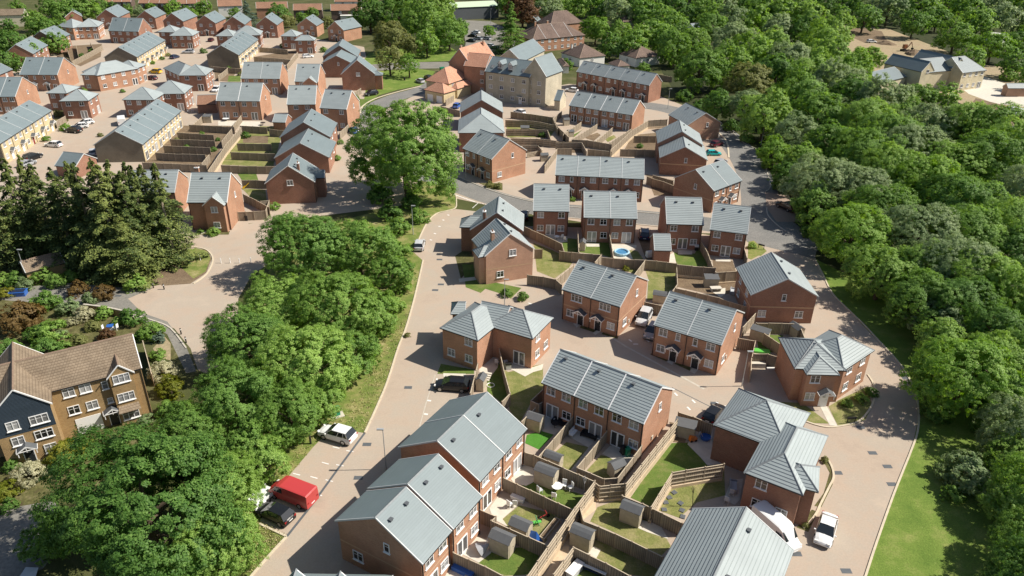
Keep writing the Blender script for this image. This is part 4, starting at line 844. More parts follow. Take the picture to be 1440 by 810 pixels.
for a in [(574, 545), (516, 625), (504, 672), (612, 408), (618, 365), (620, 400), (1005, 567), (1227, 637), (1248, 656), (1178, 665), (1254, 681), (1190, 803), (1120, 779), (1140, 592), (1210, 601), (166, 416), (1270, 528), (1274, 532)]:
    q = G(*a); M = MB(); M.box((0, 0, .006), (1.0, .6, .012)); o = M.build('drain_cover', ['lead_grey']); o.location = (q.x, q.y, .004); structure(o)

# gardens
def lawn(pts, mat='lawn_green', lvl=4, name='lawn'): return sheet(name, pts, mat, lvl)
def patio(pts, lvl=7, mat='patio_slab'): return sheet('patio', pts, mat, lvl)
lawn(z6('C7', (690, 200), (980, 130), (985, 330), (880, 460), (780, 640), (700, 520), (650, 180)), 'lawn_dry'); patio(z6('C7', (640, 70), (700, 60), (895, 160), (985, 130), (975, 180), (900, 200), (830, 238), (720, 180), (660, 170)))
lawn(z6('C7', (510, 240), (620, 30), (700, 380), (630, 460), (510, 360)), 'lawn_green'); patio(z6('C7', (440, 150), (560, 70), (610, 60), (600, 160), (540, 240), (450, 230)))
lawn(z6('C7', (120, 130), (400, 180), (400, 215), (90, 215)), 'lawn_green', 5); patio(z6('C7', (140, 210), (330, 215), (330, 240), (140, 240)))
lawn(z6('D3', (845, 130), (985, 90), (1075, 125), (950, 255), (830, 200)), 'astro'); patio(z6('C7', (985, 570), (1230, 560), (1190, 640), (1080, 730), (975, 700)))
lawn(z6('D3', (1080, 280), (1180, 190), (1375, 235), (1210, 430), (960, 350)), 'lawn_dry'); patio(z6('D5', (110, 130), (250, 70), (380, 170), (290, 240), (130, 150)))
lawn(z6('D5', (270, 430), (390, 300), (560, 340), (640, 330), (560, 500), (420, 500)), 'lawn_dry'); patio(z6('D5', (400, 290), (470, 220), (740, 260), (610, 380), (545, 365)))
patio(z6('D5', (190, 410), (140, 420), (330, 180), (440, 130), (400, 170)), mat='concrete')
lawn(z6('D3', (800, 560), (880, 520), (1270, 620), (1330, 640), (1230, 760), (1000, 680)), 'lawn_green'); patio(z6('D3', (690, 480), (830, 380), (930, 420), (920, 520), (840, 560), (740, 540)))
lawn(z6('D4', (640, 330), (780, 215), (1140, 300), (1000, 530), (720, 450)), 'lawn_dry'); patio(z6('D4', (530, 240), (600, 140), (720, 180), (760, 220), (640, 330), (690, 400), (560, 330)))
patio(z6('D4', (960, 490), (1080, 340), (1115, 350), (1020, 500)), 8)
lawn(z6('D4', (430, 700), (560, 580), (1000, 560), (860, 800), (620, 810)), 'lawn_green'); patio(z6('D4', (290, 620), (420, 480), (600, 520), (540, 620), (440, 700)))
patio(z6('D4', (150, 830), (240, 620), (420, 700), (500, 860), (300, 900)))
lawn(z6('D5', (960, 200), (1260, 190), (1330, 400), (990, 450), (820, 740), (640, 660)), 'lawn_green'); patio(z6('D5', (1120, 210), (1190, 80), (1330, 60), (1330, 330), (1430, 370), (1290, 390), (1230, 320)))
patio(z6('D5', (970, 20), (1130, 60), (1100, 200), (990, 190)), mat='soil')
lawn(z6('D5', (830, 750), (990, 500), (1430, 420), (1440, 640), (1200, 700), (1050, 830)), 'lawn_dry'); patio(z6('D7', (345, 560), (410, 390), (510, 380), (480, 560), (440, 600)))
lawn(z6('D6', (300, 350), (360, 230), (560, 160), (880, 380), (980, 560), (900, 640), (520, 450)), 'lawn_dry'); patio(z6('D6', (690, 400), (740, 340), (890, 380), (960, 500), (900, 480), (780, 440)))
lawn(z6('D6', (200, 480), (300, 480), (900, 680), (840, 820), (620, 800), (240, 620)), 'lawn_dry'); patio(z6('D6', (270, 620), (330, 560), (390, 590), (350, 665)))
lawn(z6('D6', (60, 800), (160, 600), (620, 820), (500, 900)), 'lawn_green')
sheet('path', z6('D4', (860, 820), (1300, 250), (1420, 130), (1430, 250), (1200, 430), (1200, 660), (1060, 700), (900, 860)), 'retaining', 4)
lawn(z6('C2', (300, 190), (460, 250), (640, 340), (600, 400), (480, 490), (330, 430), (320, 340)), 'lawn_dry'); lawn(z6('C2', (540, 170), (600, 150), (680, 160), (680, 280), (560, 265)), 'lawn_green')
lawn(z6('C2', (690, 190), (760, 180), (960, 190), (975, 320), (870, 290), (690, 270)), 'lawn_green'); patio(z6('C2', (740, 190), (860, 195), (860, 222), (750, 222))); patio(z6('C2', (420, 130), (560, 110), (590, 180), (520, 190)))
patio(z6('C2', (960, 200), (1170, 210), (1170, 236), (1120, 240), (1140, 325), (980, 320))); lawn(z6('C2', (1110, 250), (1180, 260), (1230, 330), (1140, 330)), 'lawn_dry', 8)
patio(z6('C2', (1180, 140), (1310, 130), (1310, 330), (1250, 330)), mat='soil')
lawn(z6('C2', (880, 320), (1250, 340), (1150, 450), (930, 370)), 'lawn_dry'); lawn(z6('C3', (165, 420), (340, 430), (430, 430), (420, 560), (300, 650), (180, 680), (190, 490)), 'lawn_dry', 5)
lawn(z6('C3', (400, 270), (580, 280), (640, 190), (720, 400), (430, 370)), 'lawn_green'); patio(z6('C3', (440, 250), (560, 260), (560, 288), (440, 288))); patio(z6('C3', (370, 290), (405, 270), (425, 360), (350, 355)))
lawn(z6('C3', (730, 330), (900, 340), (930, 430), (770, 440), (740, 400)), 'soil'); patio(z6('C3', (750, 320), (885, 320), (885, 348), (760, 345)))
lawn(z6('C3', (440, 470), (760, 480), (930, 440), (950, 600), (780, 640), (430, 560)), 'soil'); patio(z6('C3', (710, 590), (840, 570), (840, 620), (800, 650)))
lawn(z6('C1', (940, 690), (1000, 720), (1070, 800), (1020, 840), (920, 820)), 'verge_grass', 4)
lawn(z6('C3', (1035, 180), (1080, 170), (1190, 260), (1060, 330), (1030, 320)), 'verge_grass', 5)
lawn(z6('C6', (620, 480), (850, 490), (830, 570), (830, 640), (640, 620)), 'lawn_green')
lawn(z6('D1', (770, 390), (1010, 400), (1240, 575), (1100, 570), (960, 510), (800, 430)), 'lawn_dry'); lawn(z6('D1', (1230, 430), (1330, 370), (1560, 260), (1600, 430), (1540, 540), (1440, 585), (1310, 595)), 'lawn_dry')
sheet('path', z6('D1', (1150, 412), (1205, 412), (1308, 595), (1240, 590)), 'patio_slab', 6)
sheet('bed', z6('D7', (1110, 610), (1190, 500), (1240, 330), (1170, 200), (1230, 220), (1275, 320), (1265, 430), (1170, 620)), 'bed_soil', 4)
sheet('bed', z6('D7', (960, 790), (1090, 640), (1140, 660), (1060, 830)), 'bed_soil', 4)
lawn(z6('C4', (440, 20), (560, -20), (800, 30), (710, 120), (600, 70)), 'lawn_green')
lawn([(650, 372), (668, 372), (690, 400), (676, 412), (655, 404)], 'lawn_green'); sheet('path', [(645, 392), (680, 388), (682, 392), (646, 397)], 'patio_slab', 6)
for q in (z6('C5', (155, 390), (205, 375), (232, 390), (185, 425)), z6('C5', (320, 470), (362, 445), (385, 460), (345, 487)), z6('C5', (945, 715), (985, 690), (1015, 700), (990, 740)), z6('C5', (1140, 795), (1165, 760), (1215, 775), (1180, 815))): sheet('path', q, 'patio_slab', 6)
for q in (z6('C5', (70, 340), (160, 385), (180, 375), (90, 320)), z6('C5', (210, 425), (330, 465), (360, 440), (240, 390)), z6('C5', (395, 480), (530, 520), (540, 490), (420, 450)), z6('C5', (805, 650), (940, 710), (970, 690), (830, 630)), z6('C5', (1010, 730), (1140, 790), (1150, 755), (1030, 705))): sheet('bed', q, 'bed_soil', 5)
lawn(z6('B7', (440, 165), (640, 165), (640, 225), (560, 220)), 'bed_soil', 4, 'bed')
for q, m in ((z6('B5', (390, 480), (470, 440), (490, 420), (400, 500)), 'lawn_green'), (z6('B5', (480, 500), (600, 460), (630, 480), (570, 530)), 'soil'), (z6('B5', (660, 510), (740, 480), (760, 500), (690, 540)), 'lawn_dry'),
             (z6('B4', (790, 420), (1150, 440), (1200, 500), (1160, 560), (800, 560)), 'lawn_dry'), (z6('B4', (820, 560), (1215, 590), (1060, 650), (930, 620)), 'soil'), (z6('B4', (1220, 590), (1440, 590), (1440, 690), (1230, 690)), 'soil'),
             (z6('A5', (330, 370), (800, 370), (760, 400), (550, 760), (0, 760), (20, 660)), 'soil'), (z6('A5', (830, 370), (1200, 380), (1170, 480), (1100, 720), (670, 700), (720, 580), (850, 460)), 'lawn_dry'),
             (z6('A5', (850, 455), (1065, 460), (1060, 520), (850, 515)), 'soil'), (z6('A5', (770, 680), (1110, 680), (1110, 710), (760, 705)), 'lawn_dry'), (z6('E3', (560, 200), (720, 200), (740, 260), (600, 260)), 'lawn_green'),
             (z6('E3', (600, 330), (800, 340), (810, 440), (700, 430)), 'lawn_dry'), (z6('A1', (560, 390), (860, 370), (850, 480), (680, 560), (470, 470)), 'soil'), (z6('A2', (850, 640), (950, 640), (950, 690), (840, 690)), 'lawn_green'),
             (z6('A2', (1060, 480), (1430, 420), (1340, 540), (1100, 510)), 'soil'), (z6('A2', (720, 560), (950, 570), (850, 690), (740, 680)), 'soil'), (z6('B5', (900, 480), (1100, 460), (1110, 660), (800, 650)), 'soil'),
             (z6('A4', (440, 200), (560, 220), (580, 330), (470, 400)), 'bed_soil'), (z6('C1', (50, 150), (280, 200), (300, 330), (120, 330)), 'soil')):
    sheet('garden', q, m, 5)
patio(z6('A5', (640, 330), (1000, 335), (990, 380), (640, 370))); patio(z6('E3', (205, 690), (300, 690), (300, 700), (260, 715)))
sheet('bed', z6('E3', (200, 690), (310, 680), (500, 690), (490, 720), (240, 720)), 'bed_soil', 6)
sheet('bed', [(640, 360), (662, 345), (668, 372), (648, 392)], 'bed_soil', 4)
sheet('garden', [(-20, 420), (120, 432), (190, 448), (240, 480), (262, 525), (215, 480), (150, 470), (60, 560), (-20, 540)], 'bed_soil', 4)
sheet('garden', [(-20, 650), (100, 600), (215, 580), (240, 640), (100, 700), (-20, 720)], 'bed_soil', 3)
sheet('soil', z6('E1', (1290, 300), (1390, 200), (1440, 260), (1440, 400), (1330, 380)), 'sand', 5)
# ---------------------------------------------------------------- garden fences
def _panel(rails):
    M = MB(); M.box((.5, 0, .5), (1, .035, 1))
    if rails:
        for z in (.18, .5, .82): M.box((.5, -.05, z), (1, .05, .055), 1); M.box((.5, .05, z), (1, .05, .055), 1)
    M.box((.5, 0, 1.012), (1, .09, .025), 1)
    return M.mesh('fence_panel', ['fence_board', 'rail_wood'])
PANEL, PANELR = _panel(False), _panel(True)
_m = MB(); _m.box((0, 0, .5), (.11, .11, 1)); _m.box((0, 0, 1.01), (.14, .14, .03)); POST = _m.mesh('fence_post', ['wood_post'])
FENCES = []
def fence(label, px, h=1.8, base=0.0, rails=False, group='garden fences', cat='fence', step=1.85):
    """px: the fence's top line as seen in the photo; base: height of the retaining wall under it"""
    P = [G(u, v, h+base) for u, v in px]; P = [Vector((p.x, p.y, 0)) for p in P]
    t = thing('garden_fence', label, cat, P[0], 0, group); o0 = P[0]
    for a, b in zip(P, P[1:]):
        d = b-a; L = d.length
        if L < .3: continue
        n = max(1, int(round(L/step))); rz = math.atan2(d.y, d.x); w = L/n
        for i in range(n):
            p = a+d*(i/n)-o0; dz = random.uniform(-.03, .03)
            link('fence_panel', PANELR if rails else PANEL, t, Matrix.Translation((p.x, p.y, base+.02)) @ Matrix.Rotation(rz, 4, 'Z') @ Matrix.Diagonal((w, 1, h+dz, 1)))
            link('fence_post', POST, t, Matrix.Translation((p.x, p.y, 0)) @ Matrix.Rotation(rz, 4, 'Z') @ Matrix.Diagonal((1, 1, h+base+.08, 1)))
        if base > 0:
            M = MB(); c = (a+b)/2-o0; M.box((c.x, c.y, base/2), (L, .34, base), 0, rz); M.build('retaining_wall', ['retaining'], t)
    p = P[-1]-o0; link('fence_post', POST, t, Matrix.Translation((p.x, p.y, 0)) @ Matrix.Diagonal((1, 1, h+base+.08, 1)))
    return t
for label, reg, pts, kw in [
 ('fence with green netting behind the garden of the patio set', 'D3', [(830, 280), (905, 300), (1415, 525)], {}),
 ('brown fence between the patio set garden and the garden with red toy', 'D3', [(650, 495), (1235, 765)], {}),
 ('brown fence behind the half sunk shed, garden with red toy', 'D4', [(545, 345), (1030, 560)], {}),
 ('short brown side fence at the house wall above the cream patio', 'D4', [(455, 258), (585, 312), (545, 348)], {}),
 ('lowest brown fence by the blue sheet at the bottom edge', 'D4', [(225, 615), (495, 735), (640, 812)], {}),
 ('long pale railed fence on a retaining wall running down to the bottom edge', 'D4', [(1420, 12), (1250, 240), (850, 815)], dict(base=.8, rails=True)),
 ('short railed fence joining the two long retaining fences', 'D5', [(338, 530), (380, 566), (475, 556), (596, 545)], dict(base=.3, rails=True)),
 ('long railed fence on a pale retaining wall beside the terrace alley', 'D5', [(1035, 5), (600, 548)], dict(base=.7, rails=True)),
 ('brown fence behind the shed with curved grey roof', 'D6', [(570, 135), (745, 205), (1080, 368)], {}),
 ('pale railed fence round the sloping garden with stepping stones', 'D5', [(1430, 378), (1110, 430), (992, 450), (815, 742)], dict(base=.4, rails=True)),
 ('brown fence between the two lower lawns with sheds', 'D6', [(215, 235), (245, 350), (375, 400), (515, 460), (655, 525), (915, 652)], {}),
 ('brown fence above the garden sofa at the bottom edge', 'D6', [(158, 572), (435, 705), (640, 815)], {}),
 ('pale fence left of the garden sofa', 'D6', [(158, 572), (-10, 800)], dict(base=.3, rails=True)),
 ('fence round the right hand lawn of the middle terrace', 'D5', [(735, 225), (530, 497), (418, 505), (190, 410)], {}),
 ('fence between second and third lawn behind the middle terrace', 'D5', [(440, 100), (390, 165), (190, 405)], {}),
 ('pale fence between the green turf and the second lawn', 'D3', [(1250, -40), (1195, 25), (940, 322)], {}),
 ('short fence left of the green turf with pale shed', 'C7', [(915, 505), (800, 622)], {}),
 ('low fence corner at the side of the middle terrace', 'C7', [(985, 345), (880, 445), (945, 475), (985, 450)], {}),
 ('fence that splits the two gardens of the L shaped pair', 'C7', [(612, 5), (655, 200), (705, 380), (635, 452)], {}),
 ('pale fence beside the black car on its drive', 'C7', [(432, 130), (368, 382)], {}),
 ('long brown fence curving from the chimneyed pair to the small lawn', 'C2', [(220, 52), (385, 125), (540, 200), (562, 268)], {}),
 ('short fence across the dry lawn strip beside the pink gable', 'C2', [(312, 245), (376, 245)], {}),
 ('back fence of the two small lawns below the pool garden', 'C2', [(522, 260), (625, 272), (720, 283), (875, 290), (820, 355)], {}),
 ('fence beside the little shed with grey roof', 'C2', [(676, 90), (684, 272)], {}),
 ('fence left of the pool garden', 'C2', [(945, 118), (978, 322)], {}),
 ('back fence of the pool garden', 'C2', [(880, 315), (1070, 330), (1245, 338), (1150, 462)], {}),
 ('dark fence behind the turquoise trampoline pad', 'C3', [(170, 338), (260, 345), (430, 365)], {}),
 ('stepped fence below the striped lawn of the detached house', 'C3', [(432, 374), (560, 388), (757, 402)], dict(base=.4)),
 ('fence right of the striped lawn', 'C3', [(638, 180), (690, 270), (735, 392)], {}),
 ('fence behind the bare soil terrace beside the dark gable', 'C3', [(757, 440), (850, 436), (940, 430)], dict(base=.3)),
 ('white edged fence between the bright lawn and the bare soil garden', 'C3', [(430, 400), (437, 540), (395, 598)], {}),
 ('long brown fence behind the semi right of the silver car', 'C3', [(420, 572), (600, 612), (790, 655), (880, 690), (1085, 750)], {}),
 ('brown fence beside the paved corner below the pink gable', 'C2', [(250, 462), (385, 478), (490, 500), (540, 545)], {}),
 ('pale fence between dry lawn and the semi with two porches', 'C2', [(640, 375), (490, 502)], {}),
 ('fence at the end of the drive behind the silver car', 'C5', [(760, 210), (900, 240)], {}),
 ('fence round the small garden with green shed and lean to', 'C6', [(622, 388), (838, 392), (985, 396), (1030, 515)], {}),
 ('white edged fence at the corner of the sunlit brick side', 'C6', [(620, 300), (508, 425)], {}),
 ('pale fence dropping past the green play mat', 'C6', [(690, 478), (830, 572)], {}),
 ('short reddish fence across the drive by the lamp post', 'C6', [(470, 515), (615, 540), (580, 700), (578, 790)], {}),
 ('brown fence closing the drive with a white step', 'C6', [(600, 650), (720, 650), (795, 672)], {}),
 ('brown fence behind the lean to shelter and orange toys', 'C8', [(1045, 540), (1170, 580), (1330, 645)], {}),
 ('railed fence in the top row of gardens below the stone apartments', 'B4', [(785, 415), (970, 420), (1080, 432), (1190, 456)], dict(rails=True)),
 ('railed fence in the middle row of gardens below the stone apartments', 'B4', [(790, 492), (990, 490), (1140, 500), (1168, 582)], dict(rails=True)),
 ('railed fence in the lower row of gardens below the stone apartments', 'B4', [(830, 572), (1050, 572), (1215, 590)], dict(rails=True)),
 ('short railed fence beside the semi right of the oak', 'B4', [(930, 630), (1060, 632), (1085, 660)], dict(rails=True)),
 ('fence below the paved parking band of the apartments', 'B4', [(830, 345), (1000, 365), (1185, 392), (1225, 470), (1320, 560)], {}),
 ('railed fence left of the terrace of four', 'B4', [(1210, 600), (1330, 602), (1430, 605), (1470, 680)], dict(rails=True)),
 ('pale fence climbing beside the stepped roof terrace', 'B4', [(1345, 655), (1222, 658), (1115, 800)], {}),
 ('white railed low fence by the pink gable of the oak semi', 'B4', [(970, 692), (1095, 668), (1100, 640)], dict(h=1.2, rails=True)),
 ('first pale fence between the gardens of the terrace of four', 'B5', [(465, 370), (310, 475)], {}),
 ('second pale fence between the gardens of the terrace of four', 'B5', [(600, 388), (395, 512)], {}),
 ('third pale fence between the gardens of the terrace of four', 'B5', [(728, 418), (585, 535)], {}),
 ('back fence of the gardens of the terrace of four', 'B5', [(385, 520), (520, 525), (720, 560)], {}),
 ('long pale fence on a retaining wall right of the terrace of four', 'B5', [(1190, 348), (1030, 358), (895, 440), (710, 610)], dict(base=.5)),
 ('inner pale fence of the last garden of the terrace of four', 'B5', [(890, 428), (705, 545)], {}),
 ('brown fence behind the stepped roofs, with dark sheets', 'B5', [(520, 600), (640, 612), (720, 622)], {}),
 ('pale fence at the back of the store beside the stone gable', 'B5', [(300, 280), (225, 340), (265, 430)], {}),
 ('fence of the shaded yard below the two joined houses', 'B5', [(795, 600), (1000, 605), (1090, 610)], {}),
 ('tan fence behind the shaded yard beside the joined houses', 'B5', [(910, 490), (1095, 488)], {}),
 ('ochre fence beside the pale roofed semi', 'C1', [(60, 170), (110, 190), (200, 215), (320, 262)], {}),
 ('upper ochre fence behind the pale roofed semi', 'C1', [(110, 160), (280, 205)], {}),
 ('long pale fence cutting diagonally through the gardens of the buff terrace', 'A5', [(835, 382), (700, 540), (555, 755)], dict(base=.5)),
 ('second pale diagonal fence beside the long one', 'A5', [(755, 398), (668, 505)], {}),
 ('third pale diagonal fence at the lower end', 'A5', [(565, 615), (500, 692)], {}),
 ('topmost fence across the gardens of the buff terrace', 'A5', [(395, 365), (570, 372), (775, 385)], {}),
 ('second fence across the gardens of the buff terrace', 'A5', [(295, 430), (440, 440), (600, 450)], {}),
 ('third fence across the gardens of the buff terrace', 'A5', [(235, 486), (400, 490), (610, 500)], {}),
 ('fourth fence across the gardens of the buff terrace', 'A5', [(178, 540), (330, 548), (570, 556)], {}),
 ('fifth fence across the gardens of the buff terrace', 'A5', [(110, 600), (270, 610), (530, 616)], {}),
 ('lowest fence across the gardens of the buff terrace', 'A5', [(0, 682), (180, 690), (540, 705)], {}),
 ('fence below the patios of the semi with french doors', 'A5', [(825, 372), (930, 378), (1050, 385)], {}),
 ('pale fence splitting the two patios of the semi with french doors', 'A5', [(835, 285), (765, 372)], {}),
 ('pale fence left of the patio with white garden furniture', 'A5', [(528, 270), (430, 362)], {}),
 ('fence in front of the small flat garage roof', 'A5', [(1070, 400), (1140, 410), (1205, 412)], {}),
 ('upper fence of the soil gardens right of the diagonal fence', 'A5', [(800, 522), (940, 524), (1085, 526)], {}),
 ('middle fence of the gardens right of the diagonal fence', 'A5', [(745, 595), (900, 602), (1120, 610)], {}),
 ('lower fence of the gardens right of the diagonal fence', 'A5', [(665, 706), (890, 714), (1120, 716)], {}),
 ('fence by the yellow slide', 'E3', [(600, 262), (720, 262), (805, 268)], {}),
 ('long plain fence behind the wheelie bins', 'E3', [(610, 378), (720, 430), (830, 490)], {}),
 ('fence corner beside the wheelie bins and gate', 'E3', [(565, 532), (700, 526), (800, 520), (832, 432), (760, 440)], {}),
 ('pale fence in the gardens behind the curved brick house', 'A1', [(862, 385), (740, 450), (608, 518)], {}),
 ('left dividing fence in the gardens behind the curved brick house', 'A1', [(560, 400), (600, 515)], {}),
 ('middle dividing fence in the gardens behind the curved brick house', 'A1', [(640, 370), (660, 470)], {}),
 ('right dividing fence in the gardens behind the curved brick house', 'A1', [(760, 355), (790, 420)], {}),
 ('back fence of the gardens of the two semis by the far left trees', 'A1', [(480, 470), (590, 500)], {}),
 ('white picket corner beside the buff terrace end', 'A2', [(845, 572), (800, 610), (758, 640)], {}),
 ('dark fence below the end gable of the upper buff terrace', 'A2', [(700, 560), (850, 575), (955, 580)], {}),
 ('fence row in the grey gardens right of the upper buff terrace', 'A2', [(1105, 400), (1250, 410), (1345, 420)], dict(rails=True)),
 ('lower fence row in the grey gardens right of the upper buff terrace', 'A2', [(1060, 480), (1200, 490), (1370, 505)], dict(rails=True)),
 ('pale fence beside the white car below the hipped corner house', 'A2', [(1432, 440), (1340, 548)], {}),
 ('pale fence by the bright hedge at the end of the buff terrace', 'A4', [(468, 335), (550, 290)], {}),
 ('fence left of the black car by the green', 'A6', [(885, 55), (800, 110)], {}),
 ('pale fence beside the blue car under the oak', 'A6', [(780, 362), (705, 430)], {}),
 ('ochre fence across the yard of the red lodge', 'B4', [(240, 298), (400, 335)], {}),
 ('ochre fence wall in front of the red lodge', 'B4', [(350, 205), (280, 245)], {}),
 ('tan fence at the end of the terrace of five', 'B2', [(1108, 628), (1230, 650)], {}),
 ('fence between house and drive at the detached house with ribbed roof', 'C3', [(990, 200), (1025, 320)], {}),
 ('garden fence in the shade right of the tan house', 'E1', [(1205, 240), (1280, 520)], {})]:
    fence(label, z6(reg, *pts), **kw)
M = MB()
P = [G(*p, 1.2) for p in [(118, 428), (150, 432), (178, 438), (190, 447)]]
t = thing('garden_wall', 'low tan brick wall curving round the shrubs by the left lane', 'wall', (P[0].x, P[0].y, 0))
for a, b in zip(P, P[1:]):
    d = b-a; c = (a+b)/2-Vector((P[0].x, P[0].y, 0)); M.box((c.x, c.y, .6), (d.length+.2, .24, 1.2), 0, math.atan2(d.y, d.x)); M.box((c.x, c.y, 1.23), (d.length+.2, .3, .06), 1, math.atan2(d.y, d.x))
M.build('brickwork', ['tan_brick', 'concrete'], t)
# ---------------------------------------------------------------- trees and shrubs
def crown_mesh(seed, n_lobes, n_clumps, n_leaf, leaf, flat=.9, gappy=.0, spread=.07, up=.35, core=.62, lobe=(.17, .30)):
    """a crown of unit radius: many leafy boughs, each bough a cloud of small folded leaf sprays"""
    r = np.random.RandomState(seed)
    K = np.array([1, 1, flat]); lob = []; ph = r.rand(6)*6.28
    for i in range(n_lobes):
        a = 2*math.pi*(i*.618+r.rand()*.3); zz = 1-1.75*((i+.5)/n_lobes)
        q = math.sqrt(max(0, 1-zz*zz)); wob = 1+.13*math.sin(2*a+ph[0])+.10*math.sin(3*a+ph[1]+2*zz)+.08*math.sin(5*a+ph[2]-3*zz)
        rad = (.66+.12*r.rand())*wob
        lob.append((np.array([q*math.cos(a)*rad, q*math.sin(a)*rad, zz*rad])*K, lobe[0]+(lobe[1]-lobe[0])*r.rand()))
    lob.append((np.array([0, 0, .0]), core))
    LC = np.array([l[0] for l in lob]); LS = np.array([l[1] for l in lob])
    cl = []
    while len(cl) < n_clumps:
        k = r.randint(len(lob)); c, s = lob[k]
        d = r.normal(size=3); d /= np.linalg.norm(d)
        if d[2] < -.3 and r.rand() < .6: continue
        p = c+d*s*(.8+.3*r.rand())*K
        if (np.linalg.norm((p-LC)/K, axis=1) < LS*.62).any() or p[2] < -.8*flat or r.rand() < gappy: continue
        dd = d*.45+p/np.linalg.norm(p)*.75
        cl.append((p, dd/np.linalg.norm(dd), .65+.7*r.rand()))
    C = np.array([c[0] for c in cl]); D = np.array([c[1] for c in cl]); SZ = np.array([c[2] for c in cl])
    idx = np.repeat(np.arange(len(cl)), n_leaf); n = len(idx)
    off = r.normal(size=(n, 3)); off /= np.linalg.norm(off, axis=1)[:, None]; off *= (r.rand(n)**.5)[:, None]
    P = C[idx]+off*spread*SZ[idx][:, None]*np.array([1, 1, .75])
    N = D[idx]*1.15+off*.5+r.normal(size=(n, 3))*.38+np.array([0, 0, up]); N /= np.linalg.norm(N, axis=1)[:, None]
    T = np.cross(N, r.normal(size=(n, 3))); T /= np.linalg.norm(T, axis=1)[:, None]; B = np.cross(N, T)
    s = leaf*(.6+.8*r.rand(n))[:, None]
    return np.stack([P-T*s, P-B*s*.62+N*s*.12, P+T*s, P+B*s*.62+N*s*.12], 1).reshape(-1, 3)
def quads(name, V):
    me = bpy.data.meshes.new(name); n = len(V)//4
    me.vertices.add(len(V)); me.vertices.foreach_set('co', V.astype(np.float32).ravel())
    me.loops.add(len(V)); me.loops.foreach_set('vertex_index', np.arange(len(V), dtype=np.int32))
    me.polygons.add(n); me.polygons.foreach_set('loop_start', np.arange(0, len(V), 4, dtype=np.int32))
    me.polygons.foreach_set('loop_total', np.full(n, 4, dtype=np.int32))
    me.update(); me.validate(); me.materials.append(MATS['leaf_mid']); return me
def conifer_mesh(seed, tiers, leaf, wide=.34, sparse=0.0, per=6):
    """unit height evergreen: layered boughs that droop from the leader, each bough a flat fan of small sprays"""
    r = np.random.RandomState(seed); P = []; N = []; S = []
    for i in range(tiers):
        t = (i+.5)/tiers; z = .04+.95*t
        env = wide*(min(1.0, (1-t)*1.35+.07))*(.7+.5*r.rand())
        for k in range(max(3, int(per*(1.15-.55*t)))):
            if r.rand() < sparse: continue
            a = r.rand()*6.283; L = env*(.6+.55*r.rand()); tip = np.array([math.cos(a), math.sin(a), 0]); sd = np.array([-tip[1], tip[0], 0]); rise = .10*(r.rand()-.35); wd = .26+.16*r.rand()
            for j in range(120):
                u = .25+.75*r.rand()**.7; q = r.normal()*wd*L*(1.12-u)
                p = np.array([0, 0, z])+tip*L*u+sd*q+np.array([0, 0, rise*u-.05*u*u-.25*abs(q)+r.normal()*.0045])
                P.append(p); nn = np.array([0, 0, 1.])+tip*.45+r.normal(size=3)*.32; N.append(nn/np.linalg.norm(nn)); S.append(leaf*(.6+.8*r.rand()))
    P = np.array(P); N = np.array(N); S = np.array(S)[:, None]; n = len(P)
    T = np.cross(N, r.normal(size=(n, 3))); T /= np.linalg.norm(T, axis=1)[:, None]; B = np.cross(N, T)
    return np.stack([P-T*S, P-B*S*.5, P+T*S, P+B*S*.5], 1).reshape(-1, 3)
CR = {}
CR['fine'] = [quads('crown', crown_mesh(s, 60, 2300, 38, .0148, fl, spread=.055)) for s, fl in ((1, .9), (2, .95), (3, .85))]
CR['huge'] = [quads('crown', crown_mesh(5, 90, 3400, 36, .0125, .9, spread=.048, lobe=(.12, .21)))]
CR['mid'] = [quads('crown', crown_mesh(s, 38, 1000, 26, .026, fl, spread=.075)) for s, fl in ((11, .95), (12, .9), (13, 1.0), (14, .85))]
CR['far'] = [quads('crown', crown_mesh(s, 24, 340, 18, .052, fl, spread=.11, lobe=(.22, .34))) for s, fl in ((21, 1.0), (22, .95), (23, 1.05), (24, .9))]
CR['thin'] = [quads('crown', crown_mesh(s, 26, 300, 18, .034, fl, gappy=.45, spread=.09, core=.35)) for s, fl in ((31, .95), (32, 1.0))]
CR['bush'] = [quads('crown', crown_mesh(s, 16, 260, 26, .055, fl, spread=.13, up=.2, lobe=(.24, .38))) for s, fl in ((41, .85), (42, .95))]
CON = [quads('crown', conifer_mesh(s, 36, .0105, w)) for s, w in ((51, .29), (52, .32), (54, .27))]; CONS = quads('crown', conifer_mesh(53, 32, .010, .26, .42))
def trunk_mesh(seed, limbs=6):
    r = random.Random(seed); M = MB(); M.tube((0, 0, 0), (.03, .02, .5), .052, .038, 0, 8); M.tube((.03, .02, .5), (0, .03, .9), .038, .014, 0, 6)
    for i in range(limbs):
        a = i*2.4+r.random(); z = .34+.4*i/limbs; l = .22+.16*r.random()
        q = (math.cos(a)*l, math.sin(a)*l, z+.2+.12*r.random()); M.tube((.02, .02, z), q, .022, .011, 0, 5); 
        for b in (-.5, .5): M.tube(q, (q[0]+math.cos(a+b)*.14, q[1]+math.sin(a+b)*.14, q[2]+.12), .011, .004, 0, 4)
    return M.mesh('trunk', ['bark'])
TR = [trunk_mesh(s) for s in (1, 2, 3)]
_m = MB(); _m.tube((0, 0, 0), (0, 0, .96), .022, .004, 0, 7); TRC = _m.mesh('trunk', ['bark_grey'])
TREES = []
def tint(o, leaf):
    o.material_slots[0].link = 'OBJECT'; o.material_slots[0].material = MATS[leaf]
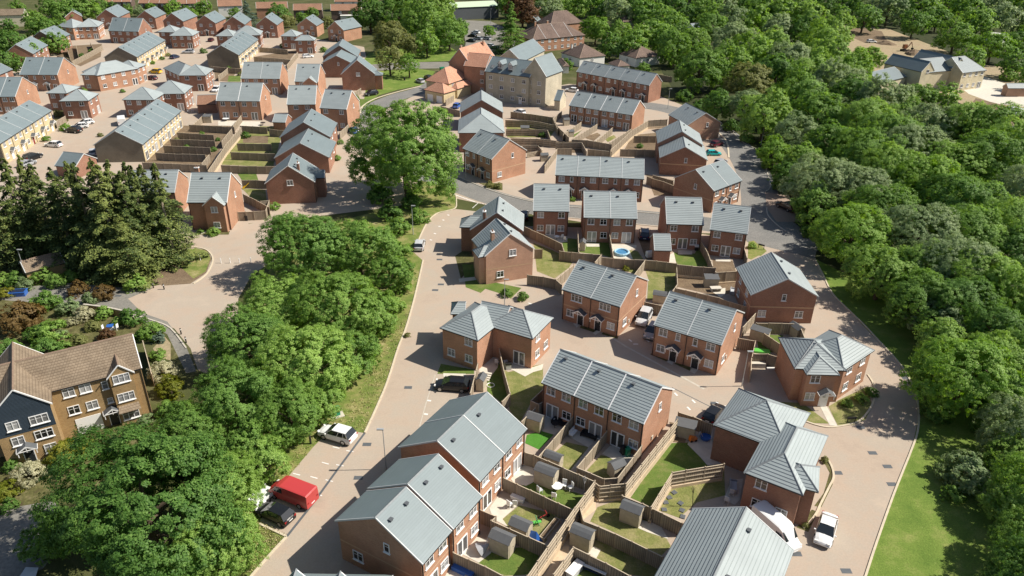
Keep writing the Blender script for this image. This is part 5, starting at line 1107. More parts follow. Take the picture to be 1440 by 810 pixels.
def tree(label, cx, cy, rp, leaf='leaf_mid', q=None, group=None, kz=1.0, stem=.1, name='broadleaf_tree', cat='tree'):
    """cx, cy, rp: middle and half width of the crown in the photo; the tree stands on the ground below it"""
    zc = 6.0
    for _ in range(12):
        p = G(cx, cy, zc); R = rp*depth_of(p)/FOC; zc = R*kz*.8+R*stem
        if zc > 45: zc = 45
    q = q or ('fine' if rp > 44 else 'mid' if rp > 22 else 'far')
    rz = random.random()*6.28; t = thing(name, label, cat, (p.x, p.y, 0), rz, group)
    me = random.choice(CR[q]); o = link('crown', me, t, Matrix.Translation((0, 0, zc)) @ Matrix.Diagonal((R*random.uniform(.96, 1.04), R*random.uniform(.96, 1.04), R*kz, 1)))
    tint(o, leaf); H = zc+R*kz*.2
    link('trunk', random.choice(TR), t, Matrix.Diagonal((max(R*1.25, 2), max(R*1.25, 2), H, 1)))
    TREES.append(t); return t
def bush(label, cx, cy, rp, leaf='leaf_mid', group='garden shrubs', kz=.85, name='shrub', q='bush'):
    z = 1.0
    for _ in range(8):
        p = G(cx, cy, z); R = rp*depth_of(p)/FOC; z = R*kz*.62
    t = thing(name, label, 'shrub', (p.x, p.y, 0), random.random()*6, group)
    o = link('crown', random.choice(CR[q]), t, Matrix.Translation((0, 0, z)) @ Matrix.Diagonal((R, R, R*kz, 1))); tint(o, leaf)
    link('stem', random.choice(TR), t, Matrix.Diagonal((R, R, z*1.4, 1)))
    return t
def conifer(label, bx, by, tx, ty, leaf='leaf_conifer', me=None, wide=1.0, group=None):
    """bx, by: foot in the photo; ty: height of the tip"""
    p = G(bx, by); H = 6.0
    for _ in range(25):
        d = Vector((p.x, p.y, H)); D = np.array([d.x, d.y, d.z-CAMH]); y = 405-FOC*float(D@_up)/float(D@_fw)
        H += (y-ty)*float(D@_fw)/FOC*.9
    t = thing('conifer', label, 'tree', p, random.random()*6, group)
    o = link('crown', me or random.choice(CON), t, Matrix.Diagonal((H*wide, H*wide, H, 1))); tint(o, leaf)
    link('trunk', TRC, t, Matrix.Diagonal((H, H, H, 1)))
    return t
# lone trees that stand out
tree('big round oak standing in the middle of the estate between road and houses', 571, 213, 85, 'leaf_mid', 'huge', kz=1.0, stem=0)
tree('broad dark oak at the lower left corner, largest crown in the photo', 205, 705, 150, 'leaf_dark', 'huge', kz=.8, stem=.05)
tree('paler green tree on the right flank of the largest crown', 312, 690, 58, 'leaf_light', kz=.9)
tree('lighter tree above the largest crown, beside the dry twigs', 262, 612, 52, 'leaf_mid')
tree('fresh green tree at the bottom edge right of the largest crown', 300, 770, 66, 'leaf_light', stem=.05)
tree('small bright tree at the left foot of the largest crown', 62, 765, 34, 'leaf_mid')
GR = 'trees of the belt left of the paved lane'
for cx, cy, r, lf, lb in [(425, 345, 66, 'leaf_dark', 'dark rounded tree at the top of the belt nearest the chimney house'), (505, 350, 55, 'leaf_mid', 'tree at the top of the belt with pale flecks in its crown'), (548, 385, 34, 'leaf_mid', 'tree at the edge of the belt left of the small silver car'),
                          (470, 430, 66, 'leaf_light', 'light green loose tree in the upper middle of the belt'), (528, 440, 42, 'leaf_light', 'light green tree at the lane edge in the middle of the belt'), (390, 430, 56, 'leaf_light', 'pale tree on the left edge of the belt below the dark one'),
                          (345, 480, 62, 'leaf_dark', 'dark dense tree whose shadow falls on the left lane'), (430, 510, 72, 'leaf_light', 'tall fresh green tree in the centre of the belt'), (490, 500, 44, 'leaf_mid', 'mid green tree above the grassy bank of the lane'),
                          (330, 560, 66, 'leaf_dark', 'big dark tree beside the pale blossoming shrub'), (405, 580, 56, 'leaf_mid', 'tree above the white parked car'), (350, 630, 44, 'leaf_mid', 'shaded tree in the lower left of the belt'), (455, 565, 36, 'leaf_light', 'small bright tree left of the green cabinet'), (372, 648, 40, 'leaf_light', 'bright tree right above the red van')]:
    tree(lb, cx, cy, r, lf, group=GR, kz=.85)
tree('slim spreading oak on the green beside the long staggered house', 548, 84, 25, 'leaf_olive', 'thin', kz=1.0); tree('small oak right of the slim one on the green', 575, 92, 19, 'leaf_mid', 'thin')
GT2 = 'trees of the clump at the top behind the green'
for cx, cy, r, lf, lb in [(520, 22, 26, 'leaf_dark', 'dark tree at the left end of the top clump'), (548, 52, 27, 'leaf_olive', 'olive tree in front of the top clump'), (562, 18, 30, 'leaf_mid', 'tall tree in the middle of the top clump'), (592, 30, 32, 'leaf_light', 'light crown in the top clump'),
                          (617, 12, 26, 'leaf_light', 'paler crown at the top edge in the top clump'), (632, 48, 26, 'leaf_mid', 'right hand tree of the top clump by the car park'), (600, 62, 20, 'leaf_light', 'low tree in front of the top clump'), (580, 66, 16, 'leaf_olive', 'thin olive tree in front of the top clump'), (648, 40, 13, 'leaf_dark', 'dark tree at the right end of the top clump')]:
    tree(lb, cx, cy, r, lf, group=GT2)
tree('brown leaved copper beech beside the dark evergreen', 735, 14, 26, 'leaf_brown'); tree('bright yellow green young tree in the car park', 688, 44, 9, 'leaf_lime', 'far')
conifer('tall dark evergreen beside the old inn', 718, 74, 718, 2, 'leaf_mid', wide=1.25)
tree('bright leafy tree right of the old inn', 838, 42, 22, 'leaf_lime', 'mid'); tree('bright tree just right of another before the grey house', 872, 48, 18, 'leaf_light', 'mid'); tree('dark tree below the two bright ones by the inn', 858, 66, 20, 'leaf_dark', 'far')
conifer('big bluish conifer at the top between orange roofs', 350, 40, 350, 0, 'leaf_blue', wide=1.5)
for cx, cy, r, lf, lb in [(62, 42, 20, 'leaf_mid', 'tree right of the beige house in the corner'), (88, 22, 18, 'leaf_mid', 'tree behind the small white gable at the top left'), (78, 62, 16, 'leaf_light', 'low light tree behind the two semis at the far left'), (18, 62, 20, 'leaf_dark', 'dark tree below the beige house'), (42, 76, 16, 'leaf_mid', 'tree beside the semi at the far left end'),
                          (5, 85, 16, 'leaf_dark', 'dark tree on the left edge above the little roof'), (112, 10, 20, 'leaf_mid', 'tree at the top edge left of the yellow green one'), (132, 16, 13, 'leaf_lime', 'yellow green bush tree behind the leftmost gable'), (48, 30, 16, 'leaf_mid', 'tree beside the yellow end wall in the corner'), (100, 42, 12, 'leaf_light', 'small light tree behind the corner houses at top left'), (10, 40, 14, 'leaf_dark', 'dark tree touching the roof of the beige house'),
                          (392, 20, 16, 'leaf_dark', 'dark tree behind the gable by the olive shrub'), (404, 30, 10, 'leaf_olive', 'olive shrub tree in the back row'), (440, 20, 10, 'leaf_mid', 'tree in front of the reddish brown roof'), (460, 32, 9, 'leaf_olive', 'olive bush left of the white extension'), (196, 16, 8, 'leaf_grey', 'grey green ball shrub behind the back row'), (242, 12, 12, 'leaf_lime', 'lime hedge between two orange roofs'), (285, 12, 13, 'leaf_mid', 'green tree behind the third gable of the back row'), (270, 20, 8, 'leaf_lime', 'lime shrub behind the third gable of the back row'), (372, 10, 10, 'leaf_dark', 'dark tree right of the bluish conifer')]:
    tree(lb, cx, cy, r, lf, 'far', group='trees round the back row')
# the wood on the right: the crowns that can be told apart
GW = 'trees of the wood on the right'
for cx, cy, r, lf, lb in [(985, 98, 40, 'leaf_mid', 'rounded tree right of the terrace of five'), (1010, 150, 26, 'leaf_dark', 'dark tree standing over the road bend'), (1055, 118, 38, 'leaf_olive', 'olive tinted tree above the road bend'), (1088, 215, 26, 'leaf_lime', 'low yellow green tree beside the shaded road'), (1120, 190, 36, 'leaf_grey', 'grey green tree leaning over the shaded road'),
                          (1160, 262, 54, 'leaf_grey', 'large grey green tree behind the parked black car'), (1112, 250, 28, 'leaf_dark', 'dark tree right beside the parked black car'), (1200, 330, 56, 'leaf_lime', 'bright yellow green tree at the end of the road junction'), (1292, 330, 58, 'leaf_grey', 'broad grey green tree right of the bright one at the junction'), (1165, 330, 26, 'leaf_mid', 'small tree at the left of the bright one at the junction'),
                          (1240, 385, 50, 'leaf_light', 'tree below the bright one at the junction'), (1295, 425, 54, 'leaf_mid', 'big tree above the sparse twiggy one'), (1318, 452, 40, 'leaf_grey', 'sparse twiggy grey tree beside the lane'), (1356, 532, 74, 'leaf_lime', 'bright spreading tree right of the curved lane'), (1325, 480, 40, 'leaf_light', 'light tree just above the bright spreading one'),
                          (1405, 470, 52, 'leaf_dark', 'dark tree behind the bright spreading one'), (1425, 560, 48, 'leaf_dark', 'dark tree at the right edge below the bright spreading one'), (1432, 655, 46, 'leaf_light', 'light tree at the right edge above the long shadow'), (1455, 765, 58, 'leaf_mid', 'tree in the lower right corner'), (1385, 225, 52, 'leaf_mid', 'large tree left of the small field at the right edge'), (1425, 355, 40, 'leaf_dark', 'dark tree below the small field'),
                          (1330, 232, 46, 'leaf_lime', 'yellow green tree left of the large one by the field'), (1185, 165, 26, 'leaf_grey', 'pale grey willow like bush in the wood'), (1396, 66, 28, 'leaf_lime', 'bright tree behind the school'), (1344, 52, 27, 'leaf_mid', 'tall tree behind the school roofs'), (1292, 136, 24, 'leaf_mid', 'tree in front of the school hiding its left wing'), (1330, 136, 22, 'leaf_light', 'light tree in front of the school door'), (1218, 84, 24, 'leaf_lime', 'yellow lit tree left of the building site'), (1380, 330, 44, 'leaf_light', 'light tree beside the small field at the right edge')]:
    tree(lb, cx, cy, r, lf, group=GW, kz=.9)
bush('low pale bush on the grass at the right of the lane', 1362, 664, 38, 'leaf_grey', None); tree('tree at the right edge behind the low pale bush', 1425, 715, 40, 'leaf_light'); bush('light bush right of the low pale one on the grass', 1392, 690, 24, 'leaf_light', None); bush('small dark bush below the pale one on the grass', 1340, 695, 16, 'leaf_mid', None)
# the rest of the wood: crowns nobody could tell from their neighbours
W4, W5 = 'one of the grey green broadleaf trees massed in the wood on the right', 'one of the yellow green broadleaf trees massed in the wood on the right'
W1, W2, W3 = 'one of the dark broadleaf trees massed in the wood on the right', 'one of the mid green broadleaf trees massed in the wood on the right', 'one of the light green broadleaf trees massed in the wood on the right'
rest = [(948, 70, 24), (975, 58, 22), (1000, 40, 24), (1030, 60, 30), (1025, 95, 32), (1060, 80, 32), (1090, 110, 34), (1085, 70, 28), (1110, 90, 32), (1120, 140, 38), (1140, 110, 34), (1150, 165, 38), (1175, 125, 34), (1165, 85, 30), (1195, 105, 30), (1200, 140, 34), (1215, 175, 40), (1240, 150, 36), (1245, 200, 44), (1270, 170, 28), (1215, 225, 44), (1280, 215, 44), (1255, 250, 46), (1300, 260, 46), (1340, 285, 44), (1355, 180, 40), (1310, 180, 36), (1400, 185, 42), (1435, 210, 44), (1240, 300, 44), (1340, 380, 52), (1380, 400, 50), (1430, 420, 50), (1350, 430, 46), (1400, 520, 50), (1200, 270, 44), (1380, 285, 36), (1420, 320, 44), (1360, 330, 44), (1440, 610, 50), (1455, 500, 50), (1450, 690, 50), (1455, 820, 60),
        (1075, 165, 34), (1050, 150, 26), (1170, 205, 36), (1130, 230, 30), (1145, 290, 30), (1448, 270, 40), (1300, 380, 44), (1150, 60, 26), (1130, 45, 24), (1175, 45, 24)]
for i, (cx, cy, r) in enumerate(rest):
    lf, lb = ((('leaf_mid', W2), ('leaf_light', W3), ('leaf_mid', W2), ('leaf_grey', W4), ('leaf_light', W3), ('leaf_lime', W5), ('leaf_dark', W1), ('leaf_light', W3), ('leaf_grey', W4))[i % 9])
    tree(lb, cx, cy, r*1.12, lf, group='massed trees of the wood on the right', kz=1.0)
F1, F2 = 'one of the dark trees of the wood along the top edge', 'one of the paler trees of the wood along the top edge'
rr = random.Random(3)
top = [(748, 2), (770, 12), (790, 4), (812, 10), (830, 2), (852, 12), (872, 20), (890, 8), (905, 22), (918, 8), (930, 30), (945, 40), (948, 12), (965, 24), (985, 14), (1000, 22), (1012, 6), (1030, 26), (1045, 10), (1065, 34), (1075, 14), (1095, 44), (1100, 18), (1120, 8), (1140, 22), (1160, 8), (1180, 24), (1200, 8), (1215, 26), (1235, 10), (1250, 14), (1268, 12), (1285, 34), (1300, 12), (1318, 28), (1335, 10), (1358, 14), (1375, 34), (1395, 14), (1415, 30), (1432, 10), (1432, 60), (1425, 90), (920, 50), (900, 58), (890, 66), (935, 58), (716, 8), (1450, 40), (1448, 110), (1365, 85)]
for cx, cy in top:
    tree(F1 if rr.random() < .6 else F2, cx, cy, rr.uniform(17, 25), rr.choice(['leaf_dark', 'leaf_dark', 'leaf_mid', 'leaf_mid', 'leaf_grey', 'leaf_light']), 'far', group='trees of the wood along the top edge', kz=1.0)
for i in range(70):                                        # the wood goes on beyond the top edge
    cx = rr.uniform(480, 1460); cy = rr.uniform(-34, -4)
    tree(F1, cx, cy, rr.uniform(14, 20), 'leaf_dark', 'far', group='trees of the wood along the top edge', kz=1.0)
# conifers at the left
GC = 'old conifers in the row above the left lane'
for bx, by, tx, ty, lb, w in [(15, 372, 15, 235, 'dark conifer cut by the left edge', 1.0), (48, 366, 45, 222, 'second conifer from the left edge, broad and dark', 1.0), (80, 362, 78, 228, 'conifer behind the old tiled garage', 1.0), (108, 372, 105, 235, 'bushy conifer right of the old tiled garage', 1.1), (142, 378, 140, 228, 'tall conifer with pale sunlit sprays in the middle of the row', 1.0), (172, 384, 168, 226, 'conifer standing in front of the row', 1.05), (200, 380, 195, 240, 'full conifer next to the bare trunked one', 1.0), (125, 350, 124, 224, 'narrow conifer tip behind the row', .8), (62, 340, 66, 217, 'pointed conifer tip rising behind the row at the left', .8), (215, 372, 216, 232, 'conifer with loose crown behind the bare trunked one', .9), (158, 350, 160, 222, 'pointed conifer tip behind the pale sprayed one', .8), (181, 353, 181, 224, 'dark conifer tip left of the hidden brick house', 1.0), (204, 356, 205, 227, 'tall conifer screening the hidden brick house', 1.05), (226, 362, 226, 229, 'rightmost full conifer of the row before the bare trunked one', .95), (242, 352, 240, 236, 'loose conifer close behind the bare trunked one', .8), (188, 395, 186, 300, 'low leafy conifer at the foot of the row', 1.3)]:
    conifer(lb, bx, by, tx, ty, wide=w, group=GC)
conifer('sparse conifer with bare leaning trunks at the right end of the row', 246, 368, 238, 226, me=CONS, wide=1.15, group=GC)
# gardens at the left
for cx, cy, r, lf, lb in [(28, 448, 32, 'leaf_rust', 'big rusty brown shrub at the left edge'), (66, 424, 20, 'leaf_mid', 'green shrub beside the blue skip'), (70, 466, 24, 'leaf_light', 'bright conical shrub right of the rusty one'), (100, 452, 10, 'leaf_cream', 'cream flowering palm like plant in the garden'), (118, 442, 15, 'leaf_cream', 'pale cream flowering shrub in the middle of the garden'), (96, 434, 16, 'leaf_grey', 'grey green shrub behind the cream flowering one'),
                          (146, 440, 13, 'leaf_light', 'light shrub by the low tan wall'), (186, 447, 17, 'leaf_dark', 'dark spiky shrub where the wall ends'), (212, 466, 18, 'leaf_light', 'round bright shrub beside the left lane'), (222, 476, 10, 'leaf_blue', 'bluish shrub beside the round bright one'), (62, 492, 22, 'leaf_dark', 'dark shrub behind the tan house roof'), (90, 485, 10, 'leaf_light', 'small light shrub close behind the tan house'), (150, 470, 12, 'leaf_brown', 'purple brown shrub behind the tan house'),
                          (144, 412, 16, 'leaf_rust', 'brownish shrub at the lane corner'), (108, 408, 14, 'leaf_rust', 'dry brown hedge along the left lane'), (80, 396, 14, 'leaf_mid', 'shrub in front of the old tiled garage'), (60, 390, 15, 'leaf_light', 'light shrub left of the old tiled garage'), (98, 388, 12, 'leaf_light', 'light shrub right of the old tiled garage'), (8, 412, 12, 'leaf_yellow', 'yellow flowering shrub at the left edge'), (36, 400, 12, 'leaf_grey', 'pale shrub by the tall white lamp'),
                          (228, 522, 20, 'leaf_cream', 'white blossoming shrub at the right end of the tan house'), (240, 545, 20, 'leaf_yellow', 'yellow green shrub below the white blossom'), (205, 590, 12, 'leaf_grey', 'climbing shrub by the porch of the tan house'), (40, 665, 23, 'leaf_cream', 'round shrub covered in white blossom before the tan house'), (92, 640, 27, 'leaf_yellow', 'yellow green shrub tree before the tan house'), (8, 690, 20, 'leaf_yellow', 'yellow shrub at the left edge below the tan house'), (18, 655, 13, 'leaf_dark', 'dark shrub left of the white blossom'), (120, 625, 14, 'leaf_yellow', 'small yellow shrub by the garage door'), (12, 712, 12, 'leaf_dark', 'dark hedge end at the left edge'),
                          (42, 432, 14, 'leaf_mid', 'green bush between the rusty shrub and the lane'), (48, 470, 15, 'leaf_dark', 'dark bush between the rusty and the bright conical shrub'), (85, 470, 10, 'leaf_grey', 'grey bush below the palm like plant'), (130, 458, 11, 'leaf_olive', 'olive bush right of the pale flowering shrub'), (165, 452, 9, 'leaf_light', 'light bush before the low tan wall'), (110, 478, 12, 'leaf_olive', 'olive bush just behind the tan house ridge'), (40, 510, 16, 'leaf_mid', 'bush behind the left roof of the tan house'), (10, 490, 18, 'leaf_dark', 'dark bush at the left edge behind the tan house'), (128, 420, 12, 'leaf_grey', 'grey bush beside the dry brown hedge'), (22, 392, 14, 'leaf_mid', 'bush at the left of the tall white lamp'), (5, 395, 12, 'leaf_light', 'light bush at the left edge by the lamp'), (222, 500, 12, 'leaf_light', 'light bush above the white blossom'), (235, 575, 16, 'leaf_mid', 'bush between the tan house and the big crown'),
                          (200, 470, 12, 'leaf_dark', 'dark bush behind the round bright one'), (190, 400, 15, 'leaf_light', 'low bush at the foot of the conifers')]:
    bush(lb, cx, cy, r, lf)
for cx, cy, r, lf, lb in [(1212, 560, 10, 'leaf_light', 'shrub at the sunny corner beside the white path'), (1226, 552, 9, 'leaf_dark', 'dark shrub at the bend of the lane'), (1190, 567, 8, 'leaf_light', 'light shrub below the bay window'), (1160, 647, 6, 'leaf_olive', 'shrub at the tip of the planting bed'), (1133, 737, 6, 'leaf_olive', 'shrub at the corner by the white saloon'), (735, 417, 9, 'leaf_mid', 'low planting by the pink gable'), (712, 412, 9, 'leaf_mid', 'planting along the foot of the pink gable'),
                          (300, 326, 9, 'leaf_light', 'low shrubs under the window of the small front gabled house'), (282, 325, 5, 'leaf_mid', 'small shrub by the door of the front gabled house'), (386, 290, 8, 'leaf_light', 'pale shrub against the chimney house gable'), (92, 179, 8, 'leaf_lime', 'lime hedge at the end of the left buff terrace'), (700, 262, 6, 'leaf_olive', 'shrubs at the foot of the sunlit side by the road'), (688, 260, 6, 'leaf_olive', 'low shrub at the corner of the semi by the road'), (805, 280, 5, 'leaf_light', 'shrub at the front of the stepped terrace'),
                          (925, 358, 7, 'leaf_dark', 'shrub in the corner of the striped lawn'), (880, 378, 5, 'leaf_yellow', 'yellow plant behind the roof of the two porch semi'), (1057, 346, 6, 'leaf_light', 'thin hedge by the road junction'), (345, 190, 7, 'leaf_dark', 'dark shrub in the gardens right of the diagonal fence'), (948, 88, 10, 'leaf_lime', 'yellow hedge by the right white bungalow'), (905, 95, 10, 'leaf_mid', 'hedge in front of the right white bungalow'), (798, 92, 10, 'leaf_mid', 'hedge between the bungalow and terrace of five'), (930, 57, 9, 'leaf_mid', 'hedge behind the right white bungalow'), (1420, 107, 12, 'leaf_light', 'light hedge behind the lone school garage'),
                          (246, 60, 4, 'leaf_lime', 'young tree beside the silver car'), (141, 190, 4, 'leaf_olive', 'slim young shrub in the kerbside by the terrace end'), (573, 471, 5, 'leaf_olive', 'scrubby plant on the lane kerb'), (82, 160, 6, 'leaf_olive', 'plant beside the fence of the hipped corner house'), (65, 195, 6, 'leaf_mid', 'shrub in the front garden of the left buff terrace'), (310, 80, 6, 'leaf_mid', 'shrub by the beige drive in the back row'), (760, 60, 7, 'leaf_yellow', 'yellow shrub left of the old inn')]:
    bush(lb, cx, cy, r, lf, 'planting round the houses')

GU = 'bushes along the foot of the tree belt'
for i, (cx, cy, r, lf) in enumerate([(562, 352, 18, 'leaf_light'), (572, 376, 14, 'leaf_mid'), (566, 404, 14, 'leaf_light'), (556, 430, 16, 'leaf_light'), (540, 462, 16, 'leaf_light'), (522, 490, 16, 'leaf_light'), (500, 515, 16, 'leaf_mid'), (480, 540, 15, 'leaf_light'), (455, 568, 13, 'leaf_light'), (415, 615, 13, 'leaf_mid'), (390, 640, 14, 'leaf_light'), (368, 665, 14, 'leaf_light'), (340, 735, 20, 'leaf_light'), (338, 770, 18, 'leaf_light'), (590, 305, 14, 'leaf_mid'), (548, 300, 18, 'leaf_dark'), (580, 285, 16, 'leaf_dark'), (560, 320, 18, 'leaf_mid'), (535, 275, 20, 'leaf_dark')]):
    bush('leafy bush in the undergrowth at the foot of the tree belt', cx, cy, r, lf, GU)
GV2 = 'bushes along the edge of the wood'
for i, (cx, cy, r, lf) in enumerate([(1300, 540, 18, 'leaf_dark'), (1315, 580, 20, 'leaf_dark'), (1310, 500, 22, 'leaf_mid'), (1080, 232, 10, 'leaf_mid'), (1100, 262, 14, 'leaf_dark'), (1128, 295, 14, 'leaf_dark'), (1140, 325, 14, 'leaf_mid'), (1050, 195, 10, 'leaf_light'), (1030, 178, 12, 'leaf_dark'), (985, 150, 14, 'leaf_dark'), (962, 135, 12, 'leaf_dark'), (1410, 640, 22, 'leaf_mid'), (1395, 600, 24, 'leaf_dark'), (1430, 600, 26, 'leaf_dark')]):
    bush('dark bush in the undergrowth along the edge of the wood', cx, cy, r, lf, GV2)
for lb, cx, cy, r, lf in [('tree left of the beige corner house roof', 25, 12, 12, 'leaf_mid'), ('tree low behind the semi at the far left', 30, 92, 14, 'leaf_mid'), ('dark tree at the left edge over the small roof tip', -6, 62, 20, 'leaf_dark'), ('tree between beige house and corner houses', 70, 12, 16, 'leaf_mid'), ('tree over the back gardens at the far left', 58, 66, 13, 'leaf_dark'), ('tree at the top edge behind the small white gable', 96, 8, 16, 'leaf_mid'), ('tree right of the yellow green bush tree', 142, 8, 11, 'leaf_mid'), ('hedge tree behind the first gable of the back row', 158, 10, 8, 'leaf_dark'), ('hedge between first and second gable of the back row', 180, 14, 8, 'leaf_mid'), ('hedge behind the second gable of the back row', 212, 12, 8, 'leaf_lime'), ('hedge behind the fourth gable of the back row', 262, 14, 7, 'leaf_mid'), ('hedge left of the olive shrub of the back row', 330, 18, 8, 'leaf_mid'), ('hedge right of the olive shrub of the back row', 425, 26, 9, 'leaf_mid'), ('hedge tree beside the last gable of the back row', 500, 32, 12, 'leaf_dark')]:
    tree(lb, cx, cy, r, lf, 'far', group='trees round the back row')
# rough grass standing on the banks
def tufts(name, polys, n, mats, seed, size=.3):
    r = random.Random(seed); V = []
    for poly in polys:
        W = [G(*p) for p in poly]; xs = [p.x for p in W]; ys = [p.y for p in W]; k = 0
        while k < n//len(polys):
            x, y = r.uniform(min(xs), max(xs)), r.uniform(min(ys), max(ys)); ins = False; j = len(W)-1
            for i in range(len(W)):
                if (W[i].y > y) != (W[j].y > y) and x < (W[j].x-W[i].x)*(y-W[i].y)/(W[j].y-W[i].y)+W[i].x: ins = not ins
                j = i
            if not ins: continue
            k += 1
            for b in range(4):
                a = r.random()*6.28; h = size*(.4+r.random()); w = .05; lx, ly = math.cos(a)*h*.7, math.sin(a)*h*.7; px_, py_ = x+r.uniform(-.25, .25), y+r.uniform(-.25, .25)
                V += [(px_-math.sin(a)*w, py_+math.cos(a)*w, 0), (px_+math.sin(a)*w, py_-math.cos(a)*w, 0), (px_+lx+math.sin(a)*w*.3, py_+ly-math.cos(a)*w*.3, h), (px_+lx-math.sin(a)*w*.3, py_+ly+math.cos(a)*w*.3, h)]
    me = quads(name, np.array(V)); me.materials.clear(); me.materials.append(MATS[mats]); o = link(name, me); tag(o, None or 'rough grass standing on the banks', 'grass', None, 'stuff'); return o
leafmat('straw', (.20, .22, .07), (.5, .44, .22), .2)
o = tufts('rough_grass', [[(345, 815), (352, 806), (402, 753), (366, 735), (350, 740), (325, 815)], [(375, 705), (404, 672), (442, 626), (466, 602), (492, 605), (513, 607), (545, 534), (560, 487), (570, 462), (575, 440), (555, 450), (500, 560), (430, 610), (372, 690)]], 900, 'straw', 5, .16)
o['label'] = 'rough dry grass on the bank between the tree belt and the lane'

for cx, cy, r, lf, lb in [(150, 118, 4, 'leaf_mid', 'low hedge by the curved brick house front'), (118, 128, 5, 'leaf_light', 'shrub by the white porch of the wide orange gable'), (172, 128, 4, 'leaf_mid', 'low shrub at the right foot of the curved house'), (60, 108, 5, 'leaf_dark', 'shrub behind the wide orange gable house'), (204, 76, 5, 'leaf_mid', 'hedge behind the upper buff terrace'), (286, 72, 5, 'leaf_dark', 'shrub by the third hipped corner house of the back'), (322, 98, 5, 'leaf_mid', 'shrub in the grey gardens of the back'), (338, 104, 4, 'leaf_olive', 'olive shrub in the grey gardens of the back'), (368, 96, 5, 'leaf_dark', 'dark shrub in the grey gardens of the back'), (398, 64, 5, 'leaf_mid', 'shrub before the bluish conifer gable'), (455, 70, 6, 'leaf_mid', 'hedge behind the last gable of the back row'), (214, 88, 4, 'leaf_light', 'front hedge of the upper buff terrace'), (228, 82, 4, 'leaf_mid', 'second front hedge of the upper buff terrace'), (236, 77, 4, 'leaf_olive', 'third front hedge of the upper buff terrace'),
                          (115, 78, 5, 'leaf_dark', 'dark shrub in the gardens behind the curved house'), (128, 72, 4, 'leaf_mid', 'shrub beside the diagonal garden fence at the far left'), (96, 84, 4, 'leaf_olive', 'small olive shrub in the far left gardens'), (300, 210, 5, 'leaf_dark', 'dark shrub in the lowest buff terrace garden'), (262, 206, 4, 'leaf_mid', 'shrub in a buff terrace garden'), (248, 196, 4, 'leaf_olive', 'olive shrub in a buff terrace garden'), (284, 188, 4, 'leaf_mid', 'shrub in the middle buff terrace garden'), (306, 196, 4, 'leaf_dark', 'dark shrub by the diagonal fence'), (20, 190, 5, 'leaf_light', 'front hedge at the left end of the buff terrace with red doors'), (44, 200, 5, 'leaf_mid', 'front hedge in the middle of the buff terrace with red doors'), (500, 138, 5, 'leaf_mid', 'low hedge beside the black car by the green'), (474, 222, 6, 'leaf_light', 'hedge at the front of the stepped gables'), (478, 200, 5, 'leaf_mid', 'upper hedge at the front of the stepped gables'), (762, 190, 5, 'leaf_dark', 'shrub in the gardens below the apartments'), (748, 176, 5, 'leaf_mid', 'small shrub in the top garden row below the apartments'), (900, 205, 5, 'leaf_dark', 'shrub in the shaded yard of the joined houses'), (838, 392, 5, 'leaf_mid', 'shrub at the corner of the dry lawn below the pool')]:
    bush(lb, cx, cy, r, lf, 'planting round the houses')
